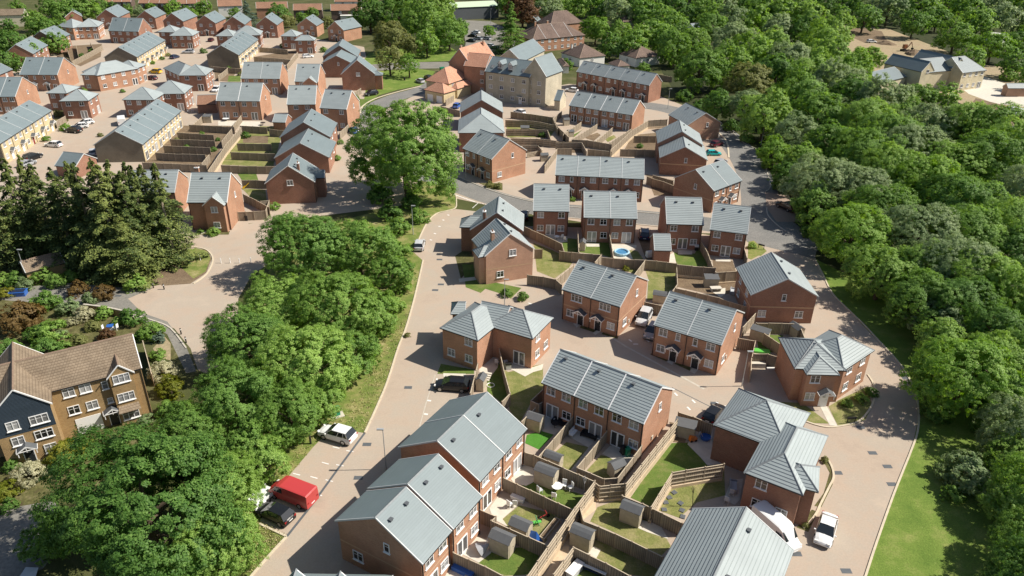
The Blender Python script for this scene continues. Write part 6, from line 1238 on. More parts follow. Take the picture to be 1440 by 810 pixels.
# ---------------------------------------------------------------- vehicles
def _loft(M, secs, m):
    """secs: rings of points along the car; joins them"""
    for a, b in zip(secs, secs[1:]):
        n = len(a)
        for i in range(n-1): M.face([a[i], b[i], b[i+1], a[i+1]], m)
    M.face(secs[0], m); M.face(secs[-1][::-1], m)
def _ring(x, w, z0, z1, rnd=.12, tuck=.06):
    return [(x, -w+tuck, z0), (x, -w, z0+.16), (x, -w-.01, (z0+z1)/2), (x, -w+rnd*.5, z1-rnd*.35), (x, -w+rnd*1.8, z1), (x, 0, z1+.02), (x, w-rnd*1.8, z1), (x, w-rnd*.5, z1-rnd*.35), (x, w+.01, (z0+z1)/2), (x, w, z0+.16), (x, w-tuck, z0)]
CARS = {}
def car_parts(kind):
    if kind in CARS: return CARS[kind]
    body, glass, extra = MB(), MB(), []
    if kind == 'van':
        L, W, H = 5.3, .98, 2.1
        secs = [_ring(-L/2, W*.97, .35, 1.95, .1), _ring(-L/2+.12, W, .3, H-.02, .1), _ring(L/2-1.75, W, .3, H, .1), _ring(L/2-1.25, W, .3, H-.12, .16), _ring(L/2-.62, W*.98, .3, 1.28, .22), _ring(L/2-.1, W*.93, .3, 1.0, .25), _ring(L/2, W*.85, .4, .8, .2)]
        _loft(body, secs, 0)
        glass.face([(L/2-1.2, -W*.86, H-.2), (L/2-.66, -W*.9, 1.34), (L/2-.66, W*.9, 1.34), (L/2-1.2, W*.86, H-.2)][::1])
        for v in range(4): pass
        for s in (-1, 1): glass.face([(L/2-2.1, s*(W+.012), 1.25), (L/2-.95, s*(W+.012), 1.25), (L/2-1.3, s*(W+.0), 1.85), (L/2-2.1, s*(W+.0), 1.85)][::(1 if s < 0 else -1)])
        wb, wr = (-1.55, 1.75), .35; nose = L/2
    elif kind == 'bigvan':
        L, W, H = 5.9, 1.02, 2.6
        secs = [_ring(-L/2, W*.95, .4, H-.1, .16), _ring(-L/2+.15, W, .35, H, .16), _ring(L/2-2.0, W, .35, H, .16), _ring(L/2-1.5, W*.98, .35, H-.2, .25), _ring(L/2-.75, W*.97, .35, 1.4, .3), _ring(L/2-.12, W*.92, .35, 1.1, .3), _ring(L/2, W*.82, .45, .85, .25)]
        _loft(body, secs, 0)
        glass.face([(L/2-1.46, -W*.82, H-.3), (L/2-.8, -W*.86, 1.47), (L/2-.8, W*.86, 1.47), (L/2-1.46, W*.82, H-.3)])
        for s in (-1, 1): glass.face([(L/2-2.2, s*(W+.012), 1.35), (L/2-1.05, s*(W+.012), 1.35), (L/2-1.5, s*W, 2.0), (L/2-2.2, s*W, 2.0)][::(1 if s < 0 else -1)])
        wb, wr = (-1.8, 1.95), .36; nose = L/2
    else:
        sal = kind == 'saloon'; suv = kind == 'suv'
        L, W, H = (4.55, .90, 1.43) if sal else (4.6, .94, 1.68) if suv else (4.25, .89, 1.47)
        bz = .92 if not suv else 1.06; lo = .2 if not suv else .28
        tail = bz+.02 if sal else bz+.06
        secs = [_ring(-L/2, W*.84, lo+.12, tail-.14, .2), _ring(-L/2+.1, W*.93, lo, tail-.04, .2), _ring(-L/2+.7, W, lo-.02, tail, .16), _ring(-.3, W, lo-.02, bz+.02, .14), _ring(.85, W, lo-.02, bz, .16), _ring(L/2-.55, W*.97, lo, bz-.1, .24), _ring(L/2-.1, W*.9, lo+.02, bz-.24, .26), _ring(L/2, W*.8, lo+.14, bz-.36, .22)]
        _loft(body, secs, 0)
        r0, r1 = ((-1.05, .25) if sal else (-L/2+.62, .2)); f0, f1 = ((-1.85, 1.15) if sal else (-L/2+.16, 1.18))
        wt, wbm = W*.74, W*.93
        # roof panel and pillars in paint, glass between
        body.face([(r0, -wt, H-.03), (r1, -wt, H-.03), (r1, 0, H), (r0, 0, H)]); body.face([(r0, 0, H), (r1, 0, H), (r1, wt, H-.03), (r0, wt, H-.03)])
        glass.face([(r1, -wt, H-.035), (f1, -wbm, bz-.02), (f1, wbm, bz-.02), (r1, wt, H-.035)]); glass.face([(f0, -wbm, tail-.02), (r0, -wt, H-.035), (r0, wt, H-.035), (f0, wbm, tail-.02)])
        for s in (-1, 1):
            fc = [(f0, s*wbm, tail-.02), (f1, s*wbm, bz-.02), (r1, s*wt, H-.035), (r0, s*wt, H-.035)]; glass.face(fc if s < 0 else fc[::-1])
            def pil(xb, xt, w=.09):
                o = .012*s; zb = bz-.01; q = [(xb-w/2, s*wbm+o, zb), (xb+w/2, s*wbm+o, zb), (xt+w/2, s*wt+o, H-.03), (xt-w/2, s*wt+o, H-.03)]; body.face(q if s < 0 else q[::-1])
            pil(f1-.03, r1-.02, .1); pil((f0+f1)/2-.02, (r0+r1)/2-.02, .08); pil(f0+.12, r0+.05, .22 if not sal else .12)
            if not sal: pil(f0+.75, r0+.35, .07)
            q = [(r0, s*wt, H-.03), (r1, s*wt, H-.03), (r1, s*(wt+.03), H-.08), (r0, s*(wt+.03), H-.08)]; body.face(q if s > 0 else q[::-1])
            body.box((.95, s*(W+.08), bz+.02), (.12, .18, .12), 0)
        wb, wr = (-1.32, 1.36), .33 if not suv else .37; nose = L/2
    M = MB(); M.tube((0, -.11, 0), (0, .11, 0), wr, wr, 0, 16); ty = M.mesh('wheel', ['tyre'])
    M = MB(); M.tube((0, -.118, 0), (0, .118, 0), wr*.62, wr*.62, 0, 10); ri = M.mesh('rim', ['rim'])
    M = MB(); M.box((0, 0, 0), (.16, .34, .13)); hl = M.mesh('headlight', ['lamp_glass']); M = MB(); M.box((0, 0, 0), (.1, .26, .2)); tl = M.mesh('tail_light', ['tail_red'])
    M = MB(); M.box((0, 0, 0), (.02, .52, .11)); pl = M.mesh('number_plate', ['white_upvc'])
    bz = {'van': .95, 'bigvan': 1.0, 'suv': .85}.get(kind, .68)
    CARS[kind] = (body.mesh('body', ['paint_white'], True), glass.mesh('windows', ['car_glass']), wb, wr, W, L, ty, ri, hl, tl, pl, bz)
    return CARS[kind]
GV = 'cars parked round the estate'
def car(label, px, py, hx, hy, paint='white', kind='hatch', full=True, group=GV, name=None, cat=None, sc=1.0):
    """px, py: middle of the car on the ground; hx, hy: a point towards its nose"""
    a, b = G(px, py), G(hx, hy); d = b-a; rz = math.atan2(d.y, d.x)
    body, glass, wb, wr, W, L, ty, ri, hl, tl, pl, bz = car_parts(kind)
    nm = name or {'van': 'parked_van', 'bigvan': 'panel_van'}.get(kind, 'parked_car')
    t = thing(nm, label, cat or ('van' if 'van' in kind else 'car'), a, rz, group)
    if sc != 1: t.scale = (sc, sc, sc)
    o = link('body', body, t); o.material_slots[0].link = 'OBJECT'; o.material_slots[0].material = MATS['paint_'+paint]
    link('windows', glass, t)
    for x in wb:
        for s in (-1, 1):
            w = link('wheel', ty, t, Matrix.Translation((x, s*(W-.09), wr)))
            if full: link('rim', ri, w)
    if full:
        for s in (-1, 1): link('headlight', hl, t, Matrix.Translation((L/2-.13, s*W*.66, bz))); link('tail_light', tl, t, Matrix.Translation((-L/2+.05, s*W*.74, bz+.05)))
        link('number_plate', pl, t, Matrix.Translation((L/2+.0, 0, .48))); link('number_plate', pl, t, Matrix.Translation((-L/2-.005, 0, .62)))
    return t
car('white hatchback alone at the top end of the parking strip', 475, 616, 448, 608, 'white', 'suv')
car('bright red van parked beside the black hatchback', 413, 701, 385, 690, 'red', 'van')
car('black hatchback parked next to the red van', 388, 727, 362, 715, 'black', 'hatch')
car('black estate car on the bay below the L shaped pair', 636, 546, 610, 544, 'black', 'hatch', sc=1.08)
car('silver car with white roof and dark sunroof on the drive between two semis', 905, 451, 899, 462, 'silver', 'suv')
car('light car nose just showing behind the semi beside the silver car', 917, 470, 912, 478, 'grey', 'hatch')
car('white saloon standing on the lane at the lower right', 1160, 750, 1155, 768, 'white', 'saloon')
car('large white panel van between ribbed roof and hipped house', 1089, 754, 1116, 778, 'white', 'bigvan', group=None, sc=.92)
car('dark car half hidden behind the brown fence by the zigzag roof', 1004, 586, 1018, 570, 'black', 'hatch')
car('dark car beside the chimneyed pair, next to the brown fence', 737, 306, 738, 296, 'black', 'hatch')
car('navy car on the drive beside the pool garden', 906, 333, 906, 322, 'navy', 'suv')
car('black car in the shaded parking bay below the wood', 1105, 294, 1092, 288, 'black', 'suv')
car('maroon car on the drive under the pink gable', 1008, 205, 1018, 202, 'maroon', 'hatch')
car('dark car peeping over the pale roofed semi', 1013, 231, 1024, 226, 'grey', 'hatch')
car('turquoise car on the small drive by the asphalt bend', 1003, 218, 1012, 218, 'teal', 'hatch', sc=.9)
car('small silver car at the lane edge by the tree belt', 590, 348, 593, 336, 'silver', 'hatch')
car('blue car peeping out at the left of the round oak', 497, 186, 492, 183, 'blue', 'hatch')
car('black car on the drive beside the low side wing', 522, 134, 510, 136, 'black', 'suv')
car('silver car on the bay beside the green', 591, 116, 582, 112, 'silver', 'hatch'); car('dark car beyond the silver one beside the green', 602, 111, 594, 107, 'black', 'hatch')
car('blue car in the yard by the red lodge', 643, 151, 650, 146, 'blue', 'hatch')
car('white car beside the store of the stone apartments', 804, 129, 796, 128, 'white', 'hatch'); car('white car at the top of the gardens below the apartments', 731, 160, 722, 157, 'white', 'hatch')
car('bright yellow car between the curved house and the corner house', 219, 103, 208, 102, 'yellow', 'suv'); car('dark red car below the yellow one', 213, 112, 203, 111, 'maroon', 'hatch')
car('silver car in the court before the back row', 265, 75, 255, 75, 'silver', 'suv'); car('dark blue car by the buff terrace beside the court', 246, 82, 256, 79, 'navy', 'hatch')
car('white car farthest in the row of three by the hipped corner house', 121, 175, 110, 177, 'white', 'hatch'); car('white car in the middle of the row of three', 113, 180, 102, 181, 'white', 'hatch'); car('black car nearest in the row of three', 104, 186, 94, 185, 'black', 'suv')
car('white car alone on the bay before the buff terrace', 76, 206, 64, 205, 'white', 'hatch'); car('black car by the conifers before the left buff terrace', 47, 224, 58, 220, 'black', 'suv'); car('grey car half hidden by the conifers', 39, 233, 52, 228, 'grey', 'hatch')
car('blue car at the shaded end gable of the buff terrace', 125, 227, 128, 216, 'navy', 'suv'); car('pale car behind the blue one at the end gable', 132, 217, 134, 210, 'silver', 'hatch')
car('white van by the long buff terrace', 172, 174, 171, 164, 'white', 'van', group=None)
car('white car under the hipped corner house at the grey gardens', 433, 81, 444, 80, 'white', 'hatch'); car('white car roof left of the wide orange gable', 27, 98, 33, 94, 'white', 'suv')
car('white car behind the semi left of the two patio semi', 304, 128, 298, 132, 'white', 'hatch')
for i, (x, y, c, lb) in enumerate([(652, 23, 'white', 'white van like car by the green roofed shed'), (660, 26, 'silver', 'silver car by the green roofed shed'), (669, 47, 'white', 'pale car at the near end of the town car park'), (664, 52, 'black', 'black car in the town car park row'), (672, 56, 'grey', 'grey car in the town car park row'), (662, 59, 'black', 'dark car closest to the red roofed block'), (684, 56, 'grey', 'grey car under the yellow green young tree'), (688, 66, 'silver', 'silver car behind the red roofs'), (695, 69, 'black', 'dark car beside the tall lamp behind the red roofs')]):
    car(lb, x, y, x-8, y-1, c, 'hatch', False)
car('white van on the sandy ground above the school', 1225, 60, 1232, 60, 'white', 'hatch', False); car('grey van parked by the brown shed below the school yard', 1413, 167, 1404, 166, 'silver', 'van', False); car('white van parked behind the grey one', 1422, 160, 1412, 158, 'white', 'van', False)
car('dark motor car on the forecourt by the inn', 734, 62, 740, 57, 'black', 'hatch', False)
# white flatbed trailer in front of the red van
a, b = G(369, 704), G(384, 692); d = b-a; t = thing('flatbed_trailer', 'white flat trailer tucked under the trees before the red van', 'trailer', a, math.atan2(d.y, d.x))
M = MB(); M.box((0, 0, .62), (2.8, 1.7, .12)); M.box((-1.35, 0, .85), (.08, 1.7, .4)); M.box((0, .82, .8), (2.8, .06, .3)); M.box((0, -.82, .8), (2.8, .06, .3)); M.build('bed', ['paint_white'], t)
M = MB(); M.box((1.9, 0, .5), (1.2, .1, .1)); M.build('drawbar', ['lead_grey'], t)
for s in (-1, 1): M = MB(); M.tube((0, s*.9-.1, .32), (0, s*.9+.1, .32), .32, .32, 0, 12); M.build('wheel', ['tyre'], t)
# bicycle rack like timber by the bays
# ---------------------------------------------------------------- street lamps, signs, cabinets
def lamp(label, bx, by, H=6.0, arm=0.0, ang=0.0):
    p = G(bx, by); t = thing('street_lamp', label, 'street lamp', p, ang, 'street lamps')
    M = MB(); M.tube((0, 0, 0), (0, 0, 1.2), .085, .085); M.tube((0, 0, 1.2), (0, 0, H), .055, .045); M.build('pole', ['tar_lamp'], t)
    M = MB(); M.box((.28+arm, 0, H+.04), (.75, .26, .12))
    if arm: M.tube((0, 0, H-.05), (arm, 0, H+.03), .04, .04)
    M.build('lamp_head', ['tar_lamp'], t); M = MB(); M.box((.34+arm, 0, H-.03), (.45, .2, .03)); M.build('lens', ['lamp_glass'], t); return t
lamp('pale lamp post by the reddish fence right of the two porch semi', 1043, 543, 5.4); lamp('lamp post in the shadow of the big smooth roofed row', 543, 660, 5.6, 0, math.pi); lamp('grey lamp post on the grass by the small silver car', 581, 330, 5.8)
lamp('lamp post against the wood beside the shaded road', 1070, 204, 6); lamp('lamp post beside the terrace of five at the wood edge', 939, 153, 6); lamp('lamp post behind the L shaped pair at the lawn corner', 709.5, 430, 4.6); lamp('tall white lamp post by the old tiled garage', 39, 395, 5.6)
lamp('tall lamp with arm behind the red roofed block', 702, 71, 8, 1.6, math.pi); lamp('lamp post before the semi right of the round oak', 655, 252, 6); lamp('lamp post at the far side of the town car park', 690, 34, 7)
def sign(label, px, py, ang):
    t = thing('street_name_plate', label, 'sign', G(px, py), ang, 'low street name plates')
    for x in (-.5, .5): M = MB(); M.box((x, 0, .45), (.08, .08, .9)); M.build('post', ['plastic_black'], t)
    M = MB(); M.box((0, -.05, .78), (1.15, .03, .24)); M.box((0, 0, .93), (1.2, .06, .05)); M.build('plate', ['plastic_black'], t)
sign('low black street name plate on two posts at the planting bed tip', 1152, 640, 1.0); sign('low black street name plate on the lawn below the white path', 1196, 595, .1); sign('low black street name plate at the road junction corner', 1070, 350, -.6)
p = G(474, 584); t = thing('roadside_cabinet', 'green cabinet on a concrete slab beside the tree belt', 'cabinet', p, .5)
M = MB(); M.box((0, 0, .04), (1.6, 1.3, .08)); M.build('slab', ['concrete'], t); M = MB(); M.box((0, 0, .62), (.75, .5, 1.1)); M.box((0, 0, 1.2), (.82, .57, .07)); M.build('casing', ['paint_green'], t); M = MB(); M.box((.2, -.26, .7), (.04, .03, .2)); M.build('handle', ['plastic_black'], t)
p = G(622, 101); t = thing('recycling_bin', 'green recycling bin on the green by the path', 'bin', p, .5); M = MB(); M.box((0, 0, .8), (1.6, 1.2, 1.5)); M.build('container', ['paint_green'], t); M = MB(); M.box((0, 0, 1.58), (1.7, 1.3, .1)); M.build('lid', ['paint_green'], t)
def post(label, px, py, h=1.1, r=.13, mat='plastic_black', grp='dark timber posts at the parking strip', band=True):
    t = thing('bollard', label, 'bollard', G(px, py), 0, grp); M = MB(); M.tube((0, 0, 0), (0, 0, h), r, r*.95, 0, 8); M.build('shaft', [mat], t)
    if band: M = MB(); M.tube((0, 0, h*.72), (0, 0, h*.86), r*1.06, r*1.06, 0, 8); M.build('band', ['white_upvc'], t)
post('dark post behind the white hatchback', 437, 624, 1.3, band=False); post('dark post behind the red van', 387, 681, 1.3, band=False); post('black litter bin post on the green by the oak', 569, 113, 1.1, .3, grp=None, band=False); post('dark post on the grass bank behind the green', 601, 80, 1.2, .25, grp=None, band=False)
for i, (x, y, lb) in enumerate([(216, 405, 'left one of two black and white bollards by the soil island'), (231, 407, 'right one of two black and white bollards by the soil island'), (255, 470, 'upper one of two bollards on the grey path'), (262, 482, 'lower one of two bollards on the grey path')]): post(lb, x, y, 1.0, .1, grp='black and white bollards on the left lane')
for i, (x, y, lb) in enumerate([(311, 370, 'first small white post across the left lane entry'), (324, 370, 'second small white post across the left lane entry'), (337, 370, 'third small white post across the left lane entry'), (353, 369, 'last small white post across the left lane entry'), (282, 366, 'short white post on the grass island')]): post(lb, x, y, .95, .07, 'white_upvc', 'white posts at the left lane entry', False)
# ---------------------------------------------------------------- garden sheds
def shed(label, px, py, rz, w=1.8, d=1.4, h=1.75, roof='apex', grp='garden sheds', wallm='shed_wood'):
    t = thing('garden_shed', label, 'shed', G(px, py), rz, grp)
    M = MB(); x, y = w/2, d/2; r = .35 if roof != 'pent' else .22
    A = [(-x, -y, 0), (x, -y, 0), (x, y, 0), (-x, y, 0)]; up = lambda p, z: (p[0], p[1], z)
    if roof == 'pent': zs = [h, h, h+r, h+r]
    else: zs = [h]*4
    for i in range(4): j = (i+1) % 4; M.face([A[i], A[j], up(A[j], zs[j]), up(A[i], zs[i])])
    if roof != 'pent':
        for s in (-1, 1): M.face([(s*x, -y, h), (s*x, y, h), (s*x, y*.35, h+r*.85), (s*x, 0, h+r), (s*x, -y*.35, h+r*.85)][::s])
    M.build('wall', [wallm], t)
    M = MB(); o = .09
    if roof == 'pent': prof = [(-y-o, h-.02), (y+o, h+r+.03)]
    elif roof == 'curved': prof = [(-y-o, h-.05), (-y*.55, h+r*.62), (0, h+r+.03), (y*.55, h+r*.62), (y+o, h-.05)]
    else: prof = [(-y-o, h-.06), (0, h+r+.03), (y+o, h-.06)]
    for (a, za), (b, zb) in zip(prof, prof[1:]):
        q = [(-x-o, a, za), (x+o, a, za), (x+o, b, zb), (-x-o, b, zb)]; M.face([(c[0], c[1], c[2]+.04) for c in q]); M.face(q[::-1])
        for sx in (-1, 1): M.face([(sx*(x+o), a, za), (sx*(x+o), b, zb), (sx*(x+o), b, zb+.04), (sx*(x+o), a, za+.04)], 0)
    M.build('roof', ['shed_felt'], t)
    M = MB(); M.box((x+.015, -.1, h*.5), (.03, .72, h*.92)); M.box((x+.035, .18, h*.5), (.03, .05, .12), 1); M.build('door', [wallm, 'plastic_black'], t); return t
shed('pale apex shed on the green turf', 752, 602, -.45, 1.9, 1.4, 1.8); shed('shed with curved grey roof beside the patio set', 768, 679, -.5, 2.3, 1.4, 1.95, 'curved'); shed('low shed behind the green netting, white door edge', 778, 655, -.5, 1.9, 1.2, 1.5, 'curved')
shed('half sunk shed with grey roof beside the blue sheet', 732, 751, -.5, 2.0, 1.4, 1.5); shed('pale shed with grey roof on the lower lawn', 706, 774, -.5, 2.2, 1.4, 1.95); shed('small grey roofed shed in the corner of the right hand terrace lawn', 866, 667, .55, 1.6, 1.3, 1.6)
shed('pale shed with grey felt roof behind the brown fence', 887, 732, -.5, 2.1, 1.35, 1.9); shed('shed by the retaining wall above the garden sofa', 818, 766, -.5, 2.1, 1.35, 1.9, 'curved'); shed('narrow shed at the steps of the L shaped pair', 677, 546, 1.3, 1.5, 1.0, 1.7)
shed('little grey shed beside the bright small lawn', 819, 351, 1.4, 1.5, 1.0, 1.6); shed('dark roofed timber shelter on the bare soil garden', 999, 402, 0, 2.2, 1.4, 1.6, 'pent'); shed('dark shed in the corner of the dry lawn behind the silver car', 927, 424, -.3, 2.0, 1.5, 1.5, 'curved')
shed('small shed with pale roof in the garden of the hipped corner house', 1118, 472, -1.2, 2.0, 1.3, 1.6); shed('lean to shelter with pale roof behind the brown fence', 962, 612, -.35, 2.4, 1.3, 1.7, 'pent'); shed('tiny shed in the first garden of the terrace of four', 796, 176, .3, 1.6, 1.2, 1.7)
shed('grey lean to roof between the semi and the green mat', 1067, 478, -.6, 2.6, 1.1, 1.7, 'pent'); shed('shed on the patio of the semi with french doors', 293, 172, .1, 2.2, 1.6, 1.8, 'pent'); shed('shed roof under the wall of the stepped roof terrace', 765, 226, .2, 1.8, 1.4, 1.6); shed('grey shed in the gardens below the stone apartments', 738, 187, 0, 2.2, 1.5, 1.6, 'pent')
shed('small store by the second garden gate of the apartments', 802, 192, .3, 1.6, 1.2, 1.5)
# ---------------------------------------------------------------- garden furniture, toys and bins
def lump(name, label, cat, px, py, rz, build, group=None):
    t = thing(name, label, cat, G(px, py), rz, group)
    for nm, mats, fn in build: M = MB(); fn(M); M.build(nm, mats, t)
    return t
def chair(label, px, py, rz, mat='white_upvc', grp='garden chairs'):
    def legs(M):
        for x in (-.22, .22):
            for y in (-.22, .22): M.box((x, y, .21), (.05, .05, .42))
    lump('garden_chair', label, 'chair', px, py, rz, [('seat', [mat], lambda M: M.box((0, 0, .45), (.52, .5, .06))), ('backrest', [mat], lambda M: M.box((-.24, 0, .75), (.06, .5, .6))), ('legs', [mat], legs)], grp)
def table(label, px, py, rz, mat='white_upvc', r=.6, grp='garden tables'):
    lump('garden_table', label, 'table', px, py, rz, [('tabletop', [mat], lambda M: M.tube((0, 0, .68), (0, 0, .73), r, r, 0, 14)), ('leg', ['lead_grey'], lambda M: M.tube((0, 0, 0), (0, 0, .68), .05, .05))], grp)
def sofa(label, px, py, rz, w=1.9, mat='paint_grey', cush='paint_silver'):
    lump('garden_sofa', label, 'sofa', px, py, rz, [('seat', [cush], lambda M: M.box((0, 0, .33), (w, .7, .2))), ('backrest', [mat], lambda M: M.box((0, .38, .5), (w, .12, .55))), ('armrest', [mat], lambda M: M.box((-w/2-.06, 0, .35), (.12, .8, .5))), ('armrest', [mat], lambda M: M.box((w/2+.06, 0, .35), (.12, .8, .5)))], 'garden sofas')
chair('white garden chair at the right of the patio set on the grass', 802, 689, 3.6); chair('pale chair nearest the pole shadow', 793, 686, 4.4); chair('white chair close to the brown fence', 779, 701, 1.3); table('pale round table of the set on the grass', 783, 690, 0)
chair('folded pale chair lying on the lawn by the fence', 759, 693, .6, 'paint_silver'); chair('white chair on the cream patio of the red toy garden', 717, 713, .8); chair('second white chair on the cream patio', 724, 712, 1.5)
lump('bench', 'long white bench box on the patio by the red toy garden', 'bench', 728, 703, -.5, [('seat', ['white_upvc'], lambda M: M.box((0, 0, .4), (1.6, .5, .1))), ('base', ['white_upvc'], lambda M: M.box((0, 0, .18), (1.5, .42, .34)))])
lump('tricycle', 'red ride on toy on the worn lawn', 'toy', 764, 729, .4, [('frame', ['paint_red'], lambda M: (M.tube((-.4, 0, .25), (.3, 0, .45), .05, .05), M.tube((.3, 0, .45), (.55, 0, .2), .05, .05), M.tube((.28, -.25, .8), (.28, .25, .8), .035, .035), M.tube((.3, 0, .45), (.28, 0, .8), .04, .04))), ('wheel', ['tyre'], lambda M: M.tube((.55, -.05, .2), (.55, .05, .2), .2, .2, 0, 12)), ('wheel', ['tyre'], lambda M: M.tube((-.4, -.25, .15), (-.4, -.18, .15), .15, .15, 0, 12)), ('wheel', ['tyre'], lambda M: M.tube((-.4, .18, .15), (-.4, .25, .15), .15, .15, 0, 12))])
lump('toy_slide', 'small green toy beside the red ride on toy', 'toy', 754, 738, .2, [('frame', ['paint_green'], lambda M: (M.tube((-.3, -.2, 0), (0, -.2, .9), .04, .04), M.tube((.3, -.2, 0), (0, -.2, .9), .04, .04), M.tube((0, -.2, .9), (0, .4, .9), .04, .04))), ('chute', ['paint_lime'], lambda M: M.box((.1, .1, .3), (.9, .35, .06)))])
lump('planter', 'long cream timber planter at the end of the red toy garden', 'planter', 773, 747, 1.0, [('trough', ['rail_wood'], lambda M: M.box((0, 0, .25), (3.2, .6, .5))), ('soil_bed', ['soil'], lambda M: M.box((0, 0, .505), (3.0, .44, .02)))])
lump('tarpaulin', 'blue sheet hanging beside the half sunk shed', 'tarpaulin', 746, 757, -.5, [('cloth', ['paint_blue'], lambda M: (M.face([(-.8, -.3, .05), (.8, -.3, .05), (.5, .3, .9), (-.6, .3, .7)]), M.face([(.8, -.3, .05), (1.3, .2, .1), (.5, .3, .9)])))])
lump('paddling_pool', 'blue folded pool and cover at the bottom edge by the open door', 'pool', 652, 804, -.5, [('cover', ['paint_blue'], lambda M: (M.box((0, 0, .25), (2.2, .9, .5)), M.box((.9, .5, .4), (1.4, .1, .7)))), ('board', ['rail_wood'], lambda M: M.box((1.1, -.5, .2), (1.2, .5, .3)))])
lump('parasol', 'folded grey parasol lying on the lower patio', 'parasol', 674, 777, .3, [('canopy', ['paint_grey'], lambda M: M.tube((0, 0, .35), (1.0, 0, .9), .75, .05, 0, 8)), ('pole', ['paint_silver'], lambda M: M.tube((.3, 0, 0), (.95, 0, 1.9), .03, .03))])
lump('rotary_dryer', 'folded white rotary clothes dryer at the netted fence corner', 'clothes dryer', 821, 693, 0, [('pole', ['paint_silver'], lambda M: M.tube((0, 0, 0), (0, 0, 2.3), .03, .03)), ('arms', ['white_upvc'], lambda M: [M.tube((0, 0, 1.2), (math.cos(a)*.22, math.sin(a)*.22, 2.2), .02, .02) for a in (0, 1.57, 3.14, 4.7)])])
lump('rotary_dryer', 'clothes dryer pole leaning in the sloping garden', 'clothes dryer', 974, 712, 0, [('pole', ['plastic_black'], lambda M: M.tube((0, 0, 0), (-.25, .1, 2.6), .045, .03)), ('arms', ['plastic_black'], lambda M: [M.tube((-.15, .05, 1.7), (-.25+math.cos(a)*.2, .1+math.sin(a)*.2, 2.55), .02, .02) for a in (0, 1.57, 3.14, 4.7)])])
for i, (x, y) in enumerate([(934, 717), (936, 707), (941, 700), (948, 693), (957, 708), (959, 718), (960, 727)]):
    lump('stepping_stone', 'dark square stepping stone on the sloping dry lawn', 'stepping stone', x, y, .2*i, [('slab', ['lead_grey'], lambda M: M.box((0, 0, .05), (.55, .5, .1)))], 'dark stepping stones on the sloping lawn')
sofa('grey sofa by the wall of the hipped L house', 1031, 687, 1.35, 1.5); chair('grey chair beside the sofa of the hipped L house', 1028, 696, 1.3, 'paint_silver'); chair('grey chair nearest the van by the hipped L house', 1022, 707, .9, 'paint_silver')
sofa('long grey cushioned sofa at the bottom edge', 826, 800, -.5, 2.6, 'plastic_black', 'paint_navy'); lump('garden_counter', 'white topped counter beside the long sofa', 'counter', 808, 806, .9, [('top', ['white_upvc'], lambda M: M.box((0, 0, .8), (2.0, .9, .08))), ('base', ['paint_silver'], lambda M: M.box((0, 0, .4), (1.8, .75, .76)))])
lump('garden_table', 'white narrow table in front of the long sofa', 'table', 836, 808, -.5, [('tabletop', ['white_upvc'], lambda M: M.box((0, 0, .7), (2.3, .28, .06))), ('leg', ['lead_grey'], lambda M: (M.box((-1, 0, .34), (.06, .06, .68)), M.box((1, 0, .34), (.06, .06, .68))))])
sofa('dark sofa on the first patio behind the middle terrace', 786, 597, -.5, 1.6, 'plastic_black', 'plastic_black'); table('small dark table on the first patio', 780, 602, 0, 'plastic_black', .4); chair('pale cushioned chair on the first patio', 778, 592, 4.2, 'paint_silver')
sofa('dark covered sofa on the second patio behind the middle terrace', 828, 615, -.5, 1.7, 'plastic_black', 'plastic_black'); lump('bench', 'white corner seat against the fence of the second patio', 'bench', 806, 612, 1.0, [('seat', ['white_upvc'], lambda M: M.box((0, 0, .4), (1.3, .5, .1))), ('backrest', ['white_upvc'], lambda M: M.box((0, .25, .65), (1.3, .07, .5)))])
def bin_(label, px, py, rz, c='plastic_black', grp='wheelie bins'):
    lump('wheelie_bin', label, 'bin', px, py, rz, [('container', [c], lambda M: M.box((0, 0, .5), (.5, .6, .95))), ('lid', [c], lambda M: M.box((0, .03, 1.0), (.56, .68, .07))), ('wheel', ['tyre'], lambda M: M.tube((-.25, .3, .12), (.25, .3, .12), .12, .12, 0, 8))], grp)
bin_('dark wheelie bin on the third patio by the kitchen window', 876, 638, .4); bin_('green lidded bin on the third patio by the kitchen window', 882, 640, .4, 'paint_green'); bin_('left one of two bins by the fence gate of the front gabled house', 347, 310, 0); bin_('right one of two bins by the fence gate of the front gabled house', 352, 309, 0)
bin_('bin in the shady corner by the reddish fence', 1047, 489, 0); bin_('dark bin on the patio of the L shaped pair', 711, 517, .2, 'paint_grey'); lump('barbecue', 'silver and black barbecue on the patio of the L shaped pair', 'barbecue', 715, 519, .2, [('bowl', ['plastic_black'], lambda M: M.box((0, 0, .9), (.8, .5, .3))), ('stand', ['paint_silver'], lambda M: M.box((0, 0, .4), (.7, .45, .7)))])
chair('pale sun chair leaning by the steps of the L shaped pair', 699, 513, 1.2, 'paint_silver'); lump('garden_hoop', 'white ring lying by the narrow shed', 'toy', 690, 542, 0, [('ring', ['white_upvc'], lambda M: [M.tube((.5*math.cos(a), .5*math.sin(a), .06), (.5*math.cos(a+.5), .5*math.sin(a+.5), .06), .05, .05, 0, 6) for a in np.arange(0, 6.2, .5)])])
steps = lump('garden_steps', 'pale steps going down beside the french door of the L shaped pair', 'steps', 683, 528, -.3, [('treads', ['patio_slab'], lambda M: [M.box((0, -.35*i, .45-.12*i), (1.7, .34, .1+.001*i)) for i in range(4)])])
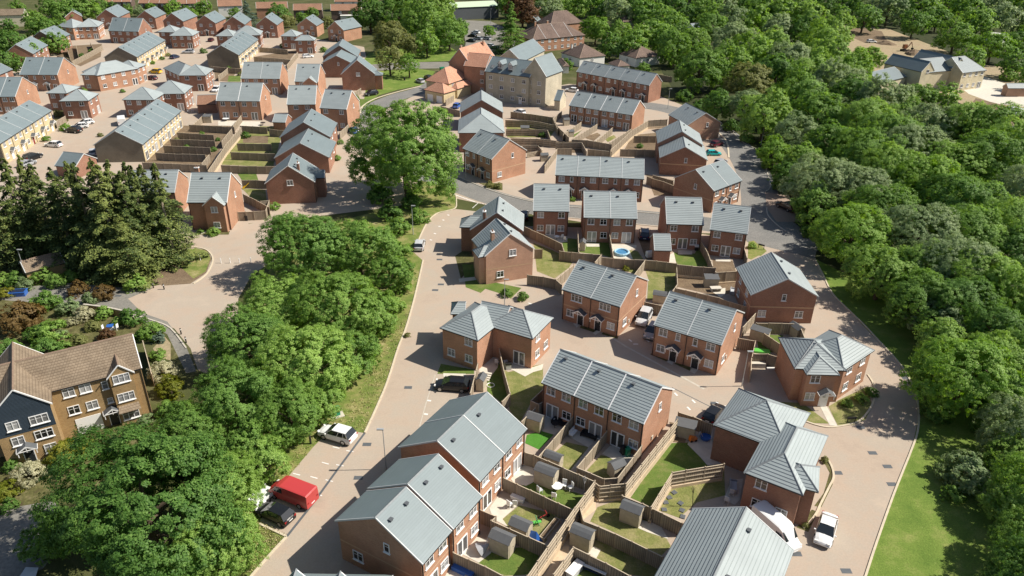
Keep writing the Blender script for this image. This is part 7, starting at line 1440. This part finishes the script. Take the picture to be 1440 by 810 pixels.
# the pool and other garden things further off
lump('swimming_pool', 'round blue garden pool behind the pair of houses', 'pool', 874, 357, 0, [('rim', ['pool_rim'], lambda M: [M.tube((1.25*math.cos(a), 1.25*math.sin(a), .4), (1.25*math.cos(a+.4), 1.25*math.sin(a+.4), .4), .17, .17, 0, 8) for a in np.arange(0, 6.3, .393)]), ('wall', ['pool_rim'], lambda M: M.tube((0, 0, 0), (0, 0, .38), 1.3, 1.3, 0, 24, False)), ('water', ['pool_blue'], lambda M: M.tube((0, 0, .30), (0, 0, .32), 1.2, 1.2, 0, 24))])
lump('trampoline_pad', 'turquoise pad behind the little tiled garage', 'play mat', 931, 366, 0, [('pad', ['paint_teal'], lambda M: M.box((0, 0, .3), (1.9, 1.0, .1))), ('legs', ['lead_grey'], lambda M: (M.box((-.8, 0, .12), (.08, .9, .24)), M.box((.8, 0, .12), (.08, .9, .24))))])
lump('play_mat', 'bright lime play mat beside the reddish fence', 'play mat', 1071, 495, -.2, [('pad', ['paint_lime'], lambda M: M.box((0, 0, .15), (2.2, .9, .3)))])
lump('slide', 'yellow and purple toy slide on the lawn behind the front gabled house', 'toy', 347, 265, .6, [('chute', ['paint_yellow'], lambda M: M.face([(-.9, -.25, .05), (.6, -.25, 1.2), (.6, .25, 1.2), (-.9, .25, .05)])), ('side_rail', ['paint_yellow'], lambda M: (M.tube((-.9, -.28, .15), (.6, -.28, 1.3), .05, .05), M.tube((-.9, .28, .15), (.6, .28, 1.3), .05, .05))), ('ladder', ['paint_maroon'], lambda M: (M.tube((1.0, -.25, 0), (.6, -.25, 1.3), .06, .06), M.tube((1.0, .25, 0), (.6, .25, 1.3), .06, .06)))])
for lb, x, y in (('white garden chairs on the patio of the hipped L house by the terrace', 265, 158), ('white garden seat right of another on that patio', 271, 157)): chair(lb, x, y, .5)
table('white table on the left patio of the semi with french doors', 318, 170, 0, 'white_upvc', .9); table('dark parasol table on the right patio of the semi with french doors', 370, 176, 0, 'plastic_black', .7); lump('trampoline', 'white framed teal trampoline on the left patio of the semi', 'trampoline', 319, 166, 0, [('mat', ['paint_teal'], lambda M: M.tube((0, 0, .6), (0, 0, .66), 1.0, 1.0, 0, 12)), ('leg', ['white_upvc'], lambda M: M.tube((0, 0, 0), (0, 0, .6), .5, .7, 0, 6))])
table('white table by the open back door of the square roofed house', 783, 337, 0, 'white_upvc', .5); chair('white chair by the open back door of the square roofed house', 790, 336, 2, 'white_upvc'); chair('pale chair on the tiny patio of the square roofed house', 795, 339, 1, 'white_upvc')
lump('barbecue', 'white covered barbecue by the detached house behind the garage', 'barbecue', 979, 352, 0, [('bowl', ['white_upvc'], lambda M: M.box((0, 0, .9), (.7, .5, .35))), ('stand', ['plastic_black'], lambda M: M.box((0, 0, .36), (.6, .4, .72)))])
lump('awning', 'small white awning on the wall beside the little garage', 'awning', 946, 343, 0, [('cloth', ['white_upvc'], lambda M: M.face([(-.7, -.4, 1.9), (.9, -.6, 1.9), (.7, .6, 2.3), (-.7, .6, 2.3)])), ('pole', ['paint_silver'], lambda M: M.tube((.8, -.5, 0), (.8, -.5, 1.9), .03, .03))])
lump('greenhouse', 'small white tent like store behind the little garage', 'store', 913, 361, .3, [('cover', ['white_upvc'], lambda M: (M.box((0, 0, .4), (1.2, .8, .8)), M.tube((-.6, 0, .8), (.6, 0, .8), .42, .42, 0, 10)))])
lump('garden_table', 'pale stone table on the paved patch of the bare soil garden', 'table', 1006, 409, .1, [('tabletop', ['patio_slab'], lambda M: M.box((0, 0, .6), (1.8, 1.0, .1))), ('leg', ['patio_slab'], lambda M: (M.box((-.7, 0, .27), (.15, .8, .55)), M.box((.7, 0, .27), (.15, .8, .55))))])
sofa('grey rattan seat in the shade of the dark gable house', 1030, 412, 1.2, 1.4)
lump('toy_car', 'orange toy beside the lean to shelter', 'toy', 974, 620, .3, [('body', ['paint_orange'], lambda M: (M.box((0, 0, .3), (.9, .5, .4)), M.box((-.2, 0, .6), (.4, .45, .3)))), ('wheel', ['tyre'], lambda M: M.tube((.3, -.3, .15), (.3, .3, .15), .15, .15, 0, 8)), ('wheel', ['tyre'], lambda M: M.tube((-.3, -.3, .15), (-.3, .3, .15), .15, .15, 0, 8))])
lump('sandpit', 'round blue toy pool on the patio by the lean to shelter', 'toy', 992, 617, 0, [('shell', ['paint_blue'], lambda M: M.tube((0, 0, 0), (0, 0, .35), .55, .65, 0, 12))]); lump('playhouse', 'grey toy frame between the orange toy and the round blue pool', 'toy', 983, 616, .2, [('frame', ['paint_silver'], lambda M: (M.tube((-.5, -.3, 0), (0, 0, 1.0), .04, .04), M.tube((.5, -.3, 0), (0, 0, 1.0), .04, .04), M.tube((-.5, .4, 0), (.5, .4, .2), .06, .06)))])
lump('step_slab', 'white stone step before the brown fence of the paved drive', 'step', 1084, 519, 0, [('slab', ['white_render'], lambda M: M.box((0, 0, .1), (1.1, .4, .2)))]); lump('step_slab', 'pale block on the low wall end by the reddish fence', 'step', 1064, 516, 0, [('slab', ['patio_slab'], lambda M: M.box((0, 0, .35), (2.2, .6, .7)))])
lump('garden_table', 'blue topped table with white seats behind the tan house', 'table', 156, 464, .3, [('tabletop', ['paint_blue'], lambda M: M.box((0, 0, .72), (.9, .9, .06))), ('leg', ['white_upvc'], lambda M: M.box((0, 0, .35), (.7, .7, .7)))]); chair('white seat left of the blue table', 148, 466, 0); chair('white seat right of the blue table', 164, 464, 3)
lump('tarpaulin', 'pale blue sheet on the ground at the lower left corner', 'tarpaulin', 40, 812, .3, [('cloth', ['paint_silver'], lambda M: (M.face([(-.9, -.5, .2), (.7, -.7, .15), (.9, .4, .6), (-.3, .9, .5)])))])
lump('satellite_dish', 'grey satellite dish on a post at the tan house corner', 'dish', -2, 632, 0, [('dish', ['paint_silver'], lambda M: M.tube((0, 0, 3.2), (.12, -.12, 3.25), .15, .42, 0, 14)), ('post', ['lead_grey'], lambda M: M.tube((0, 0, 0), (0, 0, 3.2), .03, .03))])
lump('shelter_frame', 'white timber arch in the garden behind the right bungalow', 'arbour', 935, 76, 0, [('frame', ['white_upvc'], lambda M: (M.box((-1.2, 0, 1.2), (.2, .2, 2.4)), M.box((1.2, 0, 1.2), (.2, .2, 2.4)), M.tube((-1.3, 0, 2.4), (0, 0, 3.2), .12, .12), M.tube((1.3, 0, 2.4), (0, 0, 3.2), .12, .12)))])
def digger(label, px, py, rz):
    lump('excavator', label, 'excavator', px, py, rz, [('cab', ['paint_rust'], lambda M: M.box((0, .3, 1.9), (1.6, 1.2, 1.6))), ('tracks', ['plastic_black'], lambda M: (M.box((0, -.9, .4), (3, .5, .8)), M.box((0, .9, .4), (3, .5, .8)))), ('boom', ['paint_rust'], lambda M: (M.tube((.8, -.3, 1.5), (2.6, -.3, 3.6), .2, .18), M.tube((2.6, -.3, 3.6), (3.8, -.3, 1.2), .17, .12))), ('bucket', ['plastic_black'], lambda M: M.box((3.8, -.3, .9), (.7, .8, .7)))])
digger('rusty brown digger on the sandy ground behind the school', 1272, 72, .4)
def heap(label, px, py, w, h, mat, cat='heap'):
    t = thing('spoil_heap', label, cat, G(px, py), random.random()*3, 'spoil heaps'); M = MB(); r = random.Random(px); n = 14
    ring = [[((1-k/5)**.8*w*(.75+.4*r.random())*math.cos(6.283*i/n), (1-k/5)**.8*w*.7*(.75+.4*r.random())*math.sin(6.283*i/n), h*(k/5)*(.85+.3*r.random()) if k else 0) for i in range(n)] for k in range(5)]
    for a, b in zip(ring, ring[1:]):
        for i in range(n): j = (i+1) % n; M.face([a[i], a[j], b[j], b[i]])
    M.face(ring[-1]); M.build('mound', [mat], t, True)
heap('grey brown gravel heap on the sandy ground', 1246, 62, 4.5, 1.6, 'soil'); heap('dark earth heap by the digger', 1284, 76, 5, 2.2, 'soil'); heap('low sand heap left of the school', 1225, 70, 4, 1.0, 'sand'); heap('rough soil bank below the school yard', 1400, 154, 7, 1.4, 'soil')
lump('skip', 'blue covered skip half hidden behind the rusty shrub', 'skip', 27, 415, .2, [('container', ['paint_blue'], lambda M: (M.box((0, 0, .35), (2.2, 1.3, .7)), M.box((0, 0, .74), (2.4, 1.5, .08)))), ('cover', ['paint_navy'], lambda M: M.box((0, 0, .8), (2.0, 1.1, .05)))])

car('dark red car at the drive of the third back row gable', 297, 58, 302, 55, 'maroon', 'hatch', False)
